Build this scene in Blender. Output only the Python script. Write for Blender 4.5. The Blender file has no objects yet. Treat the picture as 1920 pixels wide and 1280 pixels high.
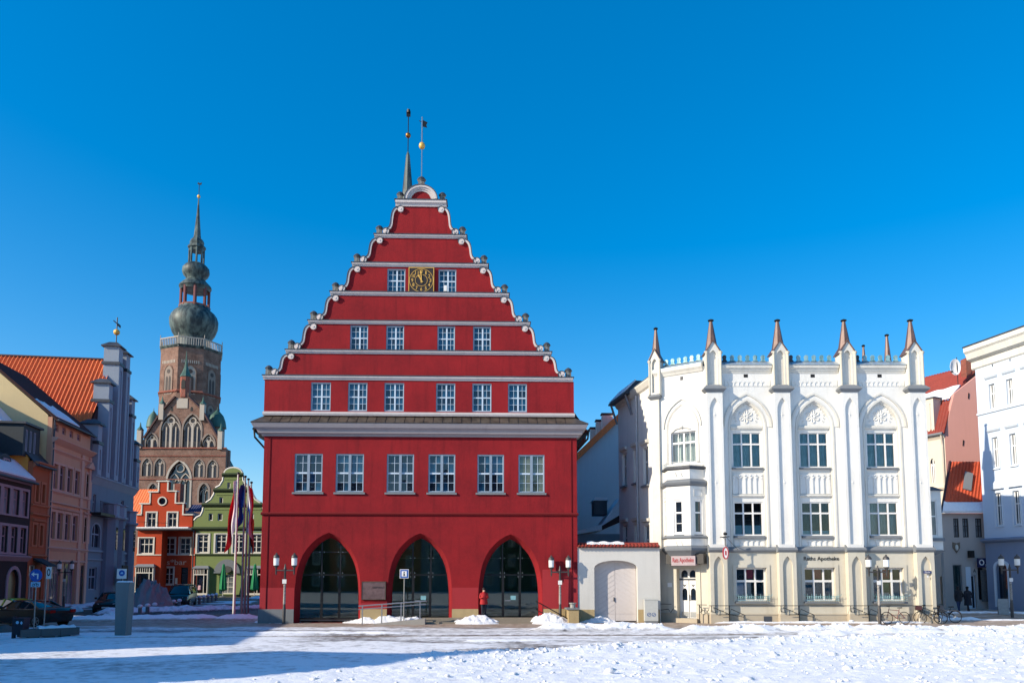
import bpy, bmesh, math, random
import numpy as np
from math import sin, cos, tan, pi, radians, atan2, sqrt
from mathutils import Vector, Matrix
from mathutils.geometry import tessellate_polygon
random.seed(7)
S = bpy.context.scene
col = S.collection

# ---------------------------------------------------------------- camera, sky, sun, exposure
FOC, HOR, PIT, CH = 1400.0, 1078.0, radians(5.0), 2.83        # focal length and horizon in photo pixels, pitch, eye height
V0 = HOR - FOC * tan(PIT)
cam = bpy.data.cameras.new('camera'); camo = bpy.data.objects.new('camera', cam); col.objects.link(camo)
camo.location = (0, 0, CH); camo.rotation_euler = (pi / 2 + PIT, 0, 0)
cam.sensor_fit = 'HORIZONTAL'; cam.sensor_width = 36.0; cam.lens = 36.0 * FOC / 1920.0
cam.shift_y = (V0 - 640.0) / 1920.0
cam.clip_start = 0.5; cam.clip_end = 6000
S.camera = camo
SUN_EL, SUN_AZ = radians(26.0), radians(63.0)                  # azimuth measured from the town hall's normal towards the left
TO_SUN = Vector((-sin(SUN_AZ) * cos(SUN_EL), -cos(SUN_AZ) * cos(SUN_EL), sin(SUN_EL)))
W = bpy.data.worlds.new('World'); S.world = W; W.use_nodes = True
nt = W.node_tree; nt.nodes.clear()
sky = nt.nodes.new('ShaderNodeTexSky'); sky.sky_type = 'NISHITA'; sky.sun_disc = False
sky.sun_elevation = SUN_EL; sky.sun_rotation = atan2(TO_SUN.x, TO_SUN.y) % (2 * pi)
sky.air_density = 1.0; sky.dust_density = 0.6; sky.ozone_density = 3.3; sky.altitude = 0
hsv = nt.nodes.new('ShaderNodeHueSaturation'); hsv.inputs['Saturation'].default_value = 1.70; hsv.inputs['Value'].default_value = 1.2; hsv.inputs['Hue'].default_value = 0.502
bg = nt.nodes.new('ShaderNodeBackground'); bg.inputs[1].default_value = 0.15
wo = nt.nodes.new('ShaderNodeOutputWorld')
gam = nt.nodes.new('ShaderNodeGamma'); gam.inputs[1].default_value = 0.75
nt.links.new(sky.outputs[0], gam.inputs[0]); nt.links.new(gam.outputs[0], hsv.inputs['Color']); nt.links.new(hsv.outputs[0], bg.inputs[0]); nt.links.new(bg.outputs[0], wo.inputs[0])
sl = bpy.data.lights.new('sun', 'SUN'); sl.energy = 3.75; sl.angle = radians(0.53); sl.color = (1.0, 0.885, 0.71)
so = bpy.data.objects.new('sun', sl); col.objects.link(so)
so.rotation_euler = TO_SUN.to_track_quat('Z', 'Y').to_euler(); so.location = (-60, -30, 60)
vs = S.view_settings
vs.view_transform = 'Standard'; vs.look = 'None'; vs.gamma = 1.0; vs.exposure = 0.72; vs.use_curve_mapping = False
S.cycles.max_bounces = 6; S.cycles.transparent_max_bounces = 12
S.cycles.caustics_reflective = False; S.cycles.caustics_refractive = False

# ---------------------------------------------------------------- pixels to directions; frames
def ray(u, v):
    x = (u - 960.0) / FOC; y = -(v - V0) / FOC
    return Vector((x, cos(PIT) - y * sin(PIT), sin(PIT) + y * cos(PIT)))
def at_depth(u, v, Y):
    d = ray(u, v); s = Y / d.y
    return Vector((d.x * s, Y, CH + d.z * s))
def on_ground(u, v, z=0.0):
    d = ray(u, v); s = (z - CH) / d.z
    return Vector((d.x * s, d.y * s, z))
class Fr:
    """local frame of a facade: x to the right along it, y into the building, z up"""
    def __init__(s, ox, oy, tx=1.0, ty=0.0, oz=0.0):
        L = sqrt(tx * tx + ty * ty); tx /= L; ty /= L
        s.o = Vector((ox, oy, oz)); s.t = Vector((tx, ty, 0)); s.n = Vector((-ty, tx, 0))
        s.M = Matrix(((tx, -ty, 0, ox), (ty, tx, 0, oy), (0, 0, 1, oz), (0, 0, 0, 1)))
    def px(s, u, v, y=0.0):
        o = s.o + s.n * y; d = ray(u, v); c = Vector((0, 0, CH))
        k = (o - c).dot(s.n) / d.dot(s.n)
        p = c + d * k
        return (p - s.o).dot(s.t), p.z - s.o.z
    def x(s, u, v=1000, y=0.0): return s.px(u, v, y)[0]
    def z(s, u, v, y=0.0): return s.px(u, v, y)[1]
    def w(s, x, y, z): return s.o + s.t * x + s.n * y + Vector((0, 0, z))
    def sub(s, x, y, ang=0.0, z=0.0):
        p = s.w(x, y, z); c, q = cos(ang), sin(ang)
        return Fr(p.x, p.y, s.t.x * c - s.t.y * q, s.t.x * q + s.t.y * c, p.z)
I4 = Matrix.Identity(4)
WORLD = Fr(0, 0)

# ---------------------------------------------------------------- materials
def lin(r, g, b):
    f = lambda c: (c / 255 / 12.92) if c <= 10.3 else ((c / 255 + 0.055) / 1.055) ** 2.4
    return (f(r), f(g), f(b))
MATS = {}
def N(t, k, **kw):
    n = t.nodes.new(k)
    for a, b in kw.items():
        setattr(n, a, b)
    return n
def base(name):
    m = bpy.data.materials.new(name); m.use_nodes = True
    t = m.node_tree; b = t.nodes['Principled BSDF']
    MATS[name] = m
    return m, t, b
def mixc(t, fac, a, b):
    n = N(t, 'ShaderNodeMix', data_type='RGBA')
    for sock, val in ((n.inputs[0], fac), (n.inputs[6], a), (n.inputs[7], b)):
        if hasattr(val, 'is_linked'): t.links.new(val, sock)
        elif isinstance(val, (tuple, list)): sock.default_value = (*val[:3], 1)
        else: sock.default_value = val
    return n.outputs[2]
def noise(t, scale, detail=4.0, rough=0.55, vec=None, stretch=None):
    n = N(t, 'ShaderNodeTexNoise'); n.inputs['Scale'].default_value = scale
    n.inputs['Detail'].default_value = detail; n.inputs['Roughness'].default_value = rough
    if vec is None:
        vec = N(t, 'ShaderNodeTexCoord').outputs['Object']
    if stretch:
        mp = N(t, 'ShaderNodeMapping'); mp.inputs['Scale'].default_value = stretch
        t.links.new(vec, mp.inputs[0]); vec = mp.outputs[0]
    t.links.new(vec, n.inputs['Vector'])
    return n.outputs[0]
def ramp(t, fac, p0, p1, v0=0.0, v1=1.0):
    n = N(t, 'ShaderNodeMapRange'); n.inputs[1].default_value = p0; n.inputs[2].default_value = p1
    n.inputs[3].default_value = v0; n.inputs[4].default_value = v1
    t.links.new(fac, n.inputs[0]); return n.outputs[0]
def bump(t, b, h, strength, dist=0.02):
    n = N(t, 'ShaderNodeBump'); n.inputs['Strength'].default_value = strength; n.inputs['Distance'].default_value = dist
    t.links.new(h, n.inputs['Height']); t.links.new(n.outputs[0], b.inputs['Normal'])
def sc(c, k): return tuple(min(1, x * k) for x in c)
def plaster(name, c, dirt=0.25, bumpy=0.35, rough=0.9, streak=True, dark=None):
    m, t, b = base(name)
    dark = dark or sc(c, 0.72)
    n1 = noise(t, 0.45, 5, 0.6); n2 = noise(t, 5.0, 4, 0.6)
    c1 = mixc(t, ramp(t, n1, 0.35, 0.7, 0, dirt), c, dark)
    c2 = mixc(t, ramp(t, n2, 0.4, 0.75, 0, dirt * 0.7), c1, sc(c, 1.12))
    if streak:
        n3 = noise(t, 1.0, 4, 0.6, stretch=(2.5, 2.5, 0.22))
        c2 = mixc(t, ramp(t, n3, 0.52, 0.75, 0, dirt * 0.9), c2, sc(dark, 0.85))
    t.links.new(c2, b.inputs['Base Color']); b.inputs['Roughness'].default_value = rough
    b.inputs['Specular IOR Level'].default_value = 0.25
    bump(t, b, noise(t, 14.0, 5, 0.7), bumpy, 0.03)
    return m
def simple(name, c, rough=0.6, metal=0.0, var=0.12, scale=6.0, spec=0.5, bumpy=0.0, coat=0.0):
    m, t, b = base(name)
    if var:
        n1 = noise(t, scale, 4, 0.6)
        t.links.new(mixc(t, ramp(t, n1, 0.3, 0.7), sc(c, 1 - var), sc(c, 1 + var)), b.inputs['Base Color'])
    else:
        b.inputs['Base Color'].default_value = (*c, 1)
    b.inputs['Roughness'].default_value = rough; b.inputs['Metallic'].default_value = metal
    b.inputs['Specular IOR Level'].default_value = spec
    if coat:
        b.inputs['Coat Weight'].default_value = coat; b.inputs['Coat Roughness'].default_value = 0.06
    if bumpy: bump(t, b, noise(t, scale * 3, 5, 0.65), bumpy, 0.03)
    return m
def glassy(name, c, rough=0.03, spec=0.6):
    m, t, b = base(name)
    t.links.new(mixc(t, ramp(t, noise(t, 0.9, 2), 0.35, 0.65), sc(c, 0.6), sc(c, 1.4)), b.inputs['Base Color'])
    b.inputs['Roughness'].default_value = rough; b.inputs['Specular IOR Level'].default_value = spec
    b.inputs['Coat Weight'].default_value = 0.5; b.inputs['Coat Roughness'].default_value = 0.02
    bump(t, b, noise(t, 1.3, 2), 0.05, 0.05)
    return m
def clear(name, tint, refl=1.0):
    m, t, b = base(name)
    t.nodes.remove(b)
    tr = N(t, 'ShaderNodeBsdfTransparent'); tr.inputs[0].default_value = (*tint, 1)
    gl = N(t, 'ShaderNodeBsdfGlossy'); gl.inputs['Roughness'].default_value = 0.02
    fr = N(t, 'ShaderNodeFresnel'); fr.inputs[0].default_value = 1.55
    mu = N(t, 'ShaderNodeMath', operation='MULTIPLY'); mu.inputs[1].default_value = refl
    t.links.new(fr.outputs[0], mu.inputs[0])
    mx = N(t, 'ShaderNodeMixShader'); t.links.new(mu.outputs[0], mx.inputs[0])
    t.links.new(tr.outputs[0], mx.inputs[1]); t.links.new(gl.outputs[0], mx.inputs[2])
    t.links.new(mx.outputs[0], t.nodes['Material Output'].inputs[0])
    return m
def tiles(name, c, snow=0.0):
    m, t, b = base(name)
    n1 = noise(t, 9.0, 2); n2 = noise(t, 0.8, 5)
    cc = mixc(t, ramp(t, n1, 0.3, 0.7), sc(c, 0.8), sc(c, 1.2))
    cc = mixc(t, ramp(t, n2, 0.45, 0.75, 0, 0.3), cc, sc(c, 0.5))
    t.links.new(cc, b.inputs['Base Color']); b.inputs['Roughness'].default_value = 0.7
    return m
def brickm(name, c1, c2, mortar, scale=1.0, bw=0.28, rh=0.09, soot=0.5):
    m, t, b = base(name)
    tc = N(t, 'ShaderNodeTexCoord'); mp = N(t, 'ShaderNodeMapping'); mp.inputs['Rotation'].default_value = (pi / 2, 0, 0)
    t.links.new(tc.outputs['Object'], mp.inputs[0])
    br = N(t, 'ShaderNodeTexBrick'); t.links.new(mp.outputs[0], br.inputs[0])
    br.inputs['Color1'].default_value = (*c1, 1); br.inputs['Color2'].default_value = (*c2, 1); br.inputs['Mortar'].default_value = (*mortar, 1)
    br.inputs['Scale'].default_value = scale; br.inputs['Brick Width'].default_value = bw; br.inputs['Row Height'].default_value = rh
    br.inputs['Mortar Size'].default_value = 0.012
    cc = mixc(t, ramp(t, noise(t, 0.35, 6, 0.7), 0.38, 0.66, 0, soot), br.outputs[0], sc(c1, 0.4))
    cc = mixc(t, ramp(t, noise(t, 1.6, 5, 0.7), 0.5, 0.75, 0, 0.6), cc, sc(c2, 1.5))
    t.links.new(cc, b.inputs['Base Color']); b.inputs['Roughness'].default_value = 0.92
    b.inputs['Specular IOR Level'].default_value = 0.2
    bump(t, b, noise(t, 2.5, 6, 0.7), 0.6, 0.1)
    return m
def patina(name, c, c2, rough=0.55, metal=0.0, s=0.7, amt=0.9):
    m, t, b = base(name)
    n = noise(t, s, 6, 0.65, stretch=(1, 1, 0.35))
    t.links.new(mixc(t, ramp(t, n, 0.42, 0.62, 0, amt), c, c2), b.inputs['Base Color'])
    b.inputs['Roughness'].default_value = rough; b.inputs['Metallic'].default_value = metal
    bump(t, b, noise(t, 6, 4), 0.2, 0.03)
    return m

RED = plaster('red_plaster', lin(140, 28, 34), 0.6, 0.5, dark=lin(92, 18, 26))
REDL = plaster('repainted_red_plaster', lin(158, 48, 54), 0.25, 0.4)
REDB = plaster('sunlit_red_reveal', lin(190, 44, 36), 0.15, 0.3)  # sunlit tone of the right-hand reveals put into the plaster colour; unused
DRED = plaster('dark_red_moulding', lin(112, 26, 30), 0.2, 0.3)
BUFF = plaster('buff_stone', lin(176, 156, 118), 0.45, 0.6)
LEDGE = plaster('pale_ledge', lin(200, 192, 190), 0.4, 0.4)
CORN = plaster('grey_cornice_paint', lin(158, 150, 152), 0.3, 0.2)
SCROLL = plaster('scroll_plaster', lin(206, 194, 190), 0.3, 0.3)
LEAD = patina('weathered_lead', lin(66, 70, 78), lin(40, 46, 56), 0.55)
URN = patina('stone_urn', lin(128, 130, 130), lin(70, 66, 58), 0.8, s=5)
BRONZE = patina('brown_sheet_metal', lin(96, 84, 72), lin(62, 54, 46), 0.5, 0.3, s=1.4)
WFRAME = simple('grey_blue_window_frame', lin(126, 142, 158), 0.55, var=0.06)
WSASH = simple('pale_blue_sash', lin(186, 200, 214), 0.5, var=0.05)
WWHITE = simple('white_window_frame', lin(226, 224, 220), 0.5, var=0.04)
GDARK = glassy('dark_glass', (0.010, 0.016, 0.026))
GBLUE = glassy('sky_reflection_glass', (0.012, 0.05, 0.095))  # blue of the reflected sky put into the pane colour
GOLIVE = glassy('olive_curtain_glass', (0.10, 0.115, 0.085))
GGREY = glassy('grey_curtain_glass', (0.16, 0.17, 0.18))
CLEAR = clear('clear_glass', (0.93, 0.97, 0.96), 1.2)
CLEARG = clear('greenish_door_glass', (0.64, 0.76, 0.70), 1.5)
WHITE = plaster('white_plaster', lin(226, 224, 218), 0.34, 0.3, dark=lin(196, 192, 184))
OFFW = plaster('moulding_white', lin(214, 211, 202), 0.4, 0.25, dark=lin(178, 172, 160))
CREAM = plaster('cream_plaster', lin(204, 198, 182), 0.35, 0.3, dark=lin(172, 162, 142))
PLINTH = plaster('plinth_stone', lin(182, 170, 150), 0.35, 0.4)
GREYS = plaster('grey_sill_stone', lin(122, 126, 130), 0.25, 0.3)
ZINC = patina('zinc_flashing', lin(176, 188, 196), lin(140, 154, 164), 0.4, 0.4, s=1.5, amt=0.6)
TEAL = patina('teal_cresting', lin(150, 186, 190), lin(70, 120, 128), 0.5, 0.2, s=3)
COPPER = patina('brown_copper', lin(112, 88, 80), lin(80, 62, 58), 0.5, 0.2, s=2, amt=0.7)
VERD = patina('dark_verdigris_copper', lin(30, 44, 48), lin(96, 112, 108), 0.55, 0.1, s=0.8, amt=0.85)
VERDG = patina('green_copper', lin(44, 80, 72), lin(74, 112, 100), 0.6, 0.0, s=0.5)
BRICK = brickm('church_brick', lin(112, 78, 66), lin(134, 100, 86), lin(165, 148, 135), 1.0, 0.30, 0.11, 0.65)
BRICKR = brickm('red_brick', lin(150, 62, 44), lin(128, 54, 42), lin(160, 140, 125), 1.0, 0.25, 0.08, 0.4)
LIME = plaster('pale_tracery', lin(178, 168, 156), 0.3, 0.3)
BLIND = plaster('blind_window_plaster', lin(142, 128, 118), 0.4, 0.3)
TILEO = tiles('orange_pantiles', lin(244, 116, 56))
TILEM = tiles('brownish_orange_tiles', lin(196, 82, 48))
TILER = tiles('red_tiles', lin(136, 50, 38))
TILED = tiles('dark_maroon_tiles', lin(66, 34, 34))
TILEB = tiles('blue_glazed_tiles', lin(46, 60, 104))
LAMPM = simple('grey_lamp_metal', lin(74, 72, 72), 0.5, 0.3, 0.15)
IRON = simple('black_iron', lin(22, 24, 26), 0.45, 0.3, 0.1)
STEEL = simple('brushed_steel', lin(168, 170, 170), 0.35, 0.85, 0.05)
GALV = simple('galvanised_post', lin(150, 152, 150), 0.5, 0.5, 0.08)
GOLD = simple('gilded_metal', lin(222, 172, 84), 0.4, 0.25, 0.12, 3)
MILK = simple('milky_lamp_glass', lin(236, 236, 232), 0.3, var=0.02)
CLOCKF = simple('clock_black', lin(40, 28, 20), 0.5, var=0.2)
BLACK = simple('matt_black', lin(14, 14, 16), 0.7, var=0.1)
RUBBER = simple('tyre_rubber', lin(20, 20, 22), 0.85, var=0.15)
SNOW, _t, _b = base('fresh_snow')
_t.links.new(mixc(_t, ramp(_t, noise(_t, 7, 6, 0.7), 0.45, 0.75, 0, 0.45), (0.86, 0.87, 0.90), (0.60, 0.60, 0.62)), _b.inputs['Base Color'])
_b.inputs['Roughness'].default_value = 0.75; _b.inputs['Specular IOR Level'].default_value = 0.3
bump(_t, _b, noise(_t, 9, 6, 0.75), 0.9, 0.08)

# ---------------------------------------------------------------- mesh builder
class MB:
    def __init__(s): s.v = []; s.f = []; s.m = []; s.mi = 0
    def add(s, vs, fs):
        o = len(s.v); s.v += [tuple(p) for p in vs]
        for q in fs: s.f.append([o + i for i in q]); s.m.append(s.mi)
        return s
    def box(s, x0, x1, y0, y1, z0, z1):
        return s.add([(x0, y0, z0), (x1, y0, z0), (x1, y1, z0), (x0, y1, z0), (x0, y0, z1), (x1, y0, z1), (x1, y1, z1), (x0, y1, z1)],
                     [(0, 3, 2, 1), (4, 5, 6, 7), (0, 1, 5, 4), (1, 2, 6, 5), (2, 3, 7, 6), (3, 0, 4, 7)])
    def loft(s, rings, cap=True, closed=True):
        n = len(rings[0]); vs = [p for r in rings for p in r]; fs = []
        for i in range(len(rings) - 1):
            for j in range(n if closed else n - 1):
                k = (j + 1) % n
                fs.append((i * n + j, i * n + k, (i + 1) * n + k, (i + 1) * n + j))
        if cap: fs += [tuple(range(n))[::-1], tuple((len(rings) - 1) * n + j for j in range(n))]
        return s.add(vs, fs)
    def prism(s, poly, y0, y1):                       # polygon in x,z extruded along y
        return s.loft([[(x, y0, z) for x, z in poly], [(x, y1, z) for x, z in poly]])
    def prismx(s, poly, x0, x1):                      # polygon in y,z extruded along x
        return s.loft([[(x0, y, z) for y, z in poly], [(x1, y, z) for y, z in poly]])
    def prismz(s, poly, z0, z1):
        return s.loft([[(x, y, z0) for x, y in poly], [(x, y, z1) for x, y in poly]])
    def wall(s, outline, holes, y0, y1, inner=None, back=True):
        """slab with real openings; inner: {hole index: polygon at the back} for splayed reveals"""
        inner = inner or {}
        xs, zs = [p[0] for p in outline], [p[1] for p in outline]
        isr = lambda q: len(q) == 4 and len({round(p[0], 6) for p in q}) == 2 and len({round(p[1], 6) for p in q}) == 2
        if holes and not inner and isr(outline) and all(isr(h) for h in holes):      # all rectangles: robust grid of cells
            H = [(min(p[0] for p in h), max(p[0] for p in h), min(p[1] for p in h), max(p[1] for p in h)) for h in holes]
            gx = sorted({min(xs), max(xs)} | {v for h in H for v in h[:2]}); gzs = sorted({min(zs), max(zs)} | {v for h in H for v in h[2:]})
            for y in ((y0, y1) if back else (y0,)):
                for i in range(len(gx) - 1):
                    for j in range(len(gzs) - 1):
                        a, b, c, d = gx[i], gx[i + 1], gzs[j], gzs[j + 1]; mx, mz = (a + b) / 2, (c + d) / 2
                        if any(h[0] < mx < h[1] and h[2] < mz < h[3] for h in H): continue
                        s.add([(a, y, c), (b, y, c), (b, y, d), (a, y, d)], [(0, 1, 2, 3)])
            s.loft([[(x, y0, z) for x, z in outline], [(x, y1, z) for x, z in outline]], cap=False)
            for h in holes: s.loft([[(x, y0, z) for x, z in h], [(x, y1, z) for x, z in h]], cap=False)
            return s
        for y, hs in ((y0, holes), (y1, [inner.get(i, h) for i, h in enumerate(holes)])):
            if y == y1 and not back: continue
            loops = [[Vector((p[0], p[1], 0)) for p in outline]] + [[Vector((p[0], p[1], 0)) for p in h] for h in hs]
            flat = [p for l in loops for p in l]
            s.add([(p.x, y, p.y) for p in flat], tessellate_polygon(loops))
        n = len(outline)
        s.loft([[(x, y0, z) for x, z in outline], [(x, y1, z) for x, z in outline]], cap=False)
        for i, h in enumerate(holes):
            if i in inner: continue
            s.loft([[(x, y0, z) for x, z in h], [(x, y1, z) for x, z in h]], cap=False)
        return s
    def tube(s, pts, r, n=8, closed=False, cap=True):
        pts = [Vector(p) for p in pts]; rings = []; L = len(pts)
        rr = r if isinstance(r, (list, tuple)) else [r] * L
        up0 = None
        for i, p in enumerate(pts):
            a = pts[(i - 1) % L] if (closed or i > 0) else p
            b = pts[(i + 1) % L] if (closed or i < L - 1) else p
            d = (b - a).normalized() if (b - a).length > 1e-9 else Vector((0, 0, 1))
            if up0 is None:
                up0 = Vector((0, 0, 1)) if abs(d.z) < 0.9 else Vector((0, 1, 0))
            e1 = d.cross(up0)
            if e1.length < 1e-4: e1 = d.cross(Vector((1, 0, 0)))
            e1.normalize(); e2 = e1.cross(d).normalized(); up0 = e2
            rings.append([p + (e1 * cos(2 * pi * k / n) + e2 * sin(2 * pi * k / n)) * rr[i] for k in range(n)])
        if closed: rings.append(rings[0])
        return s.loft(rings, cap=cap and not closed)
    def bar(s, p, q, w, d=None, up=(0, 1, 0)):
        p, q = Vector(p), Vector(q); d = d or w; t = (q - p).normalized(); up = Vector(up)
        e1 = t.cross(up)
        if e1.length < 1e-4: e1 = t.cross(Vector((1, 0, 0)))
        e1.normalize(); e2 = e1.cross(t).normalized()
        o = [e1 * w / 2 + e2 * d / 2, e1 * w / 2 - e2 * d / 2, -e1 * w / 2 - e2 * d / 2, -e1 * w / 2 + e2 * d / 2]
        return s.loft([[p + k for k in o], [q + k for k in o]])
    def lathe(s, prof, n=16, c=(0, 0, 0), ph=0.0, cap=True):
        return s.loft([[(c[0] + r * cos(2 * pi * (k + ph) / n), c[1] + r * sin(2 * pi * (k + ph) / n), c[2] + z) for k in range(n)] for r, z in prof], cap=cap)
    def ball(s, c, r, n=12, m=8, sz=1.0):
        return s.lathe([(max(r * sin(pi * i / m), r * 0.02), -r * sz * cos(pi * i / m)) for i in range(m + 1)], n, c)
    def arc_band(s, outer, inner, y0, y1):            # open band between two polylines in x,z
        n = len(outer); rings = []
        for a, b in zip(outer, inner):
            rings.append([(a[0], y0, a[1]), (b[0], y0, b[1]), (b[0], y1, b[1]), (a[0], y1, a[1])])
        return s.loft(rings)
    def mould(s, prof, x0, x1):                       # profile (y,z) swept along x
        return s.prismx(prof, x0, x1)
    def xf(s, M):
        s.v = [tuple(M @ Vector(p)) for p in s.v]; return s
    def mesh(s, name, mats):
        me = bpy.data.meshes.new(name); me.from_pydata(s.v, [], s.f)
        for m in (mats if isinstance(mats, (list, tuple)) else [mats]): me.materials.append(m)
        if any(s.m): me.polygons.foreach_set('material_index', s.m)
        bm = bmesh.new(); bm.from_mesh(me); bmesh.ops.recalc_face_normals(bm, faces=bm.faces); bm.to_mesh(me); bm.free()
        return me
def smooth(o, ang=40):
    me = o.data if hasattr(o, 'data') else o
    me.polygons.foreach_set('use_smooth', [True] * len(me.polygons))
    me.set_sharp_from_angle(angle=radians(ang))
    return o
WM = {}
def link(o, parent, M):
    col.objects.link(o); WM[o.name] = M
    if parent is not None:
        o.parent = parent; o.matrix_local = WM[parent.name].inverted() @ M
    else:
        o.matrix_local = M
    return o
def part(name, mb, mat, parent=None, fr=WORLD, sm=None, label=None):
    o = bpy.data.objects.new(name, mb.mesh(name, mat) if isinstance(mb, MB) else mb)
    link(o, parent, fr.M if isinstance(fr, Fr) else fr)
    if sm: smooth(o, sm)
    if label: o['label'] = label
    return o
def tag(o, label, cat=None, group=None, kind=None):
    if label: o['label'] = label
    if cat: o['category'] = cat
    if group: o['group'] = group
    if kind: o['kind'] = kind
    return o
def thing(name, label, cat, loc, group=None):
    o = bpy.data.objects.new(name, None); o.empty_display_size = 0.3
    link(o, None, Matrix.Translation(Vector(loc)))
    return tag(o, label, cat, group)
def copy_tree(o, M, parent=None, label=None):
    """copy a thing with its parts; M is the new world matrix of the root"""
    D = M @ WM[o.name].inverted()
    def rec(src, par):
        c = src.copy(); link(c, par, D @ WM[src.name])
        for ch in src.children: rec(ch, c)
        return c
    r = rec(o, parent)
    if label: r['label'] = label
    return r
UNITS = {}
def unit_pane(mat):
    if mat.name not in UNITS:
        UNITS[mat.name] = MB().box(-0.5, 0.5, -0.006, 0.006, -0.5, 0.5).mesh('pane', mat)
    return UNITS[mat.name]
def place(name, mesh, parent, fr, x, y, z, sx=1, sy=1, sz=1, tx=0.0, tz=0.0):
    M = fr.M @ Matrix.Translation((x, y, z)) @ Matrix.Rotation(tz, 4, 'Z') @ Matrix.Rotation(tx, 4, 'X') @ Matrix.Diagonal((sx, sy, sz, 1))
    return link(bpy.data.objects.new(name, mesh), parent, M)
def rect(x0, x1, z0, z1): return [(x0, z0), (x1, z0), (x1, z1), (x0, z1)]
def parch(x0, x1, zs, za, n=7, zb=None):
    """pointed arch outline: springing zs, apex za, base zb"""
    h = za - zs; w = (x1 - x0) / 2; xc = (x0 + x1) / 2
    R = (w * w + h * h) / (2 * w) if h > w else None
    L = []
    for i in range(n + 1):
        if R:
            a = math.asin(min(1, h / R)) * i / n; L.append((w - R + R * cos(a), R * sin(a)))
        else:
            a = pi / 2 * i / n; L.append((w * cos(a) ** 0.9 if i < n else 0.0, h * sin(a)))
    pts = [(xc + a, zs + b) for a, b in L] + [(xc - a, zs + b) for a, b in L[-2::-1]]
    if zb is not None: pts = [(x1, zb)] + pts + [(x0, zb)]
    return pts
def rarch(x0, x1, zs, rise, n=8, zb=None):
    xc = (x0 + x1) / 2; w = (x1 - x0) / 2
    pts = [(xc + w * cos(pi * i / n), zs + rise * sin(pi * i / n)) for i in range(n + 1)]
    if zb is not None: pts = [(x1, zb)] + pts + [(x0, zb)]
    return pts
def clip(poly, conv):
    """clip a polygon by a convex counter-clockwise polygon (x,z)"""
    out = list(poly)
    for i in range(len(conv)):
        a, b = conv[i], conv[(i + 1) % len(conv)]; inp, out = out, []
        if not inp: return []
        sd = lambda p: (b[0] - a[0]) * (p[1] - a[1]) - (b[1] - a[1]) * (p[0] - a[0])
        for k in range(len(inp)):
            p, q = inp[k - 1], inp[k]; sp, sq = sd(p), sd(q)
            if sq >= 0:
                if sp < 0: t = sp / (sp - sq); out.append((p[0] + (q[0] - p[0]) * t, p[1] + (q[1] - p[1]) * t))
                out.append(q)
            elif sp >= 0:
                t = sp / (sp - sq); out.append((p[0] + (q[0] - p[0]) * t, p[1] + (q[1] - p[1]) * t))
    return out
def window(parent, fr, x0, x1, z0, z1, y=0.12, vb=(), hb=(), fw=0.07, mat=WWHITE, glass=GDARK, panes=True, sill=None, name='window', dep=0.07, bars=None, tilt=0.006):
    """vb, hb: bars as (fraction, width); sill: (projection, height, overhang, material)"""
    m = MB(); w, h = x1 - x0, z1 - z0
    m.box(x0, x0 + fw, y, y + dep, z0, z1); m.box(x1 - fw, x1, y, y + dep, z0, z1)
    m.box(x0 + fw, x1 - fw, y + 0.002, y + dep, z0, z0 + fw); m.box(x0 + fw, x1 - fw, y + 0.002, y + dep, z1 - fw, z1)
    for k, (fx, bw) in enumerate(vb): m.box(x0 + w * fx - bw / 2, x0 + w * fx + bw / 2, y + (0.004 if bw > 0.06 else 0.022), y + dep - 0.004, z0 + fw * 0.9, z1 - fw * 0.9)
    for k, (fz, bw) in enumerate(hb): m.box(x0 + fw * 0.9, x1 - fw * 0.9, y + (0.007 if bw > 0.06 else 0.025), y + dep - 0.006, z0 + h * fz - bw / 2, z0 + h * fz + bw / 2)
    o = part(name, m, mat, parent, fr)
    xs = sorted([(x0 + fw, 0)] + [(x0 + w * a, b / 2) for a, b in vb] + [(x1 - fw, 0)])
    zs = sorted([(z0 + fw, 0)] + [(z0 + h * a, b / 2) for a, b in hb] + [(z1 - fw, 0)])
    if not panes: xs = [xs[0], xs[-1]]; zs = [zs[0], zs[-1]]
    for i in range(len(xs) - 1):
        for j in range(len(zs) - 1):
            a0, a1 = xs[i][0] + xs[i][1], xs[i + 1][0] - xs[i + 1][1]; c0, c1 = zs[j][0] + zs[j][1], zs[j + 1][0] - zs[j + 1][1]
            g = glass(i, j) if callable(glass) else glass
            place('pane', unit_pane(g), o, fr, (a0 + a1) / 2, y + dep * 0.62, (c0 + c1) / 2, a1 - a0 + 0.01, 1, c1 - c0 + 0.01,
                  random.gauss(0, tilt), random.gauss(0, tilt))
    if sill:
        p, sh, ov, sm_ = sill
        sm = MB().prismx([(-p, z0 - sh), (-p, z0 - sh * 0.25), (y + 0.03, z0 + 0.004), (y + 0.03, z0 - sh)], x0 - ov, x1 + ov)
        part('sill', sm, sm_, o, fr)
    return o
def text_mesh(name, s, mat, size=1.0, depth=0.01, bold=0.0):
    cu = bpy.data.curves.new(name, 'FONT'); cu.body = s; cu.size = size; cu.extrude = depth; cu.offset = bold
    cu.align_x = 'CENTER'; cu.align_y = 'CENTER'; cu.resolution_u = 3
    t = bpy.data.objects.new(name + '_tmp', cu); col.objects.link(t)
    dg = bpy.context.evaluated_depsgraph_get(); me = bpy.data.meshes.new_from_object(t.evaluated_get(dg))
    bpy.data.objects.remove(t); bpy.data.curves.remove(cu)
    me.name = name; me.materials.clear(); me.materials.append(mat)
    return me
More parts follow.
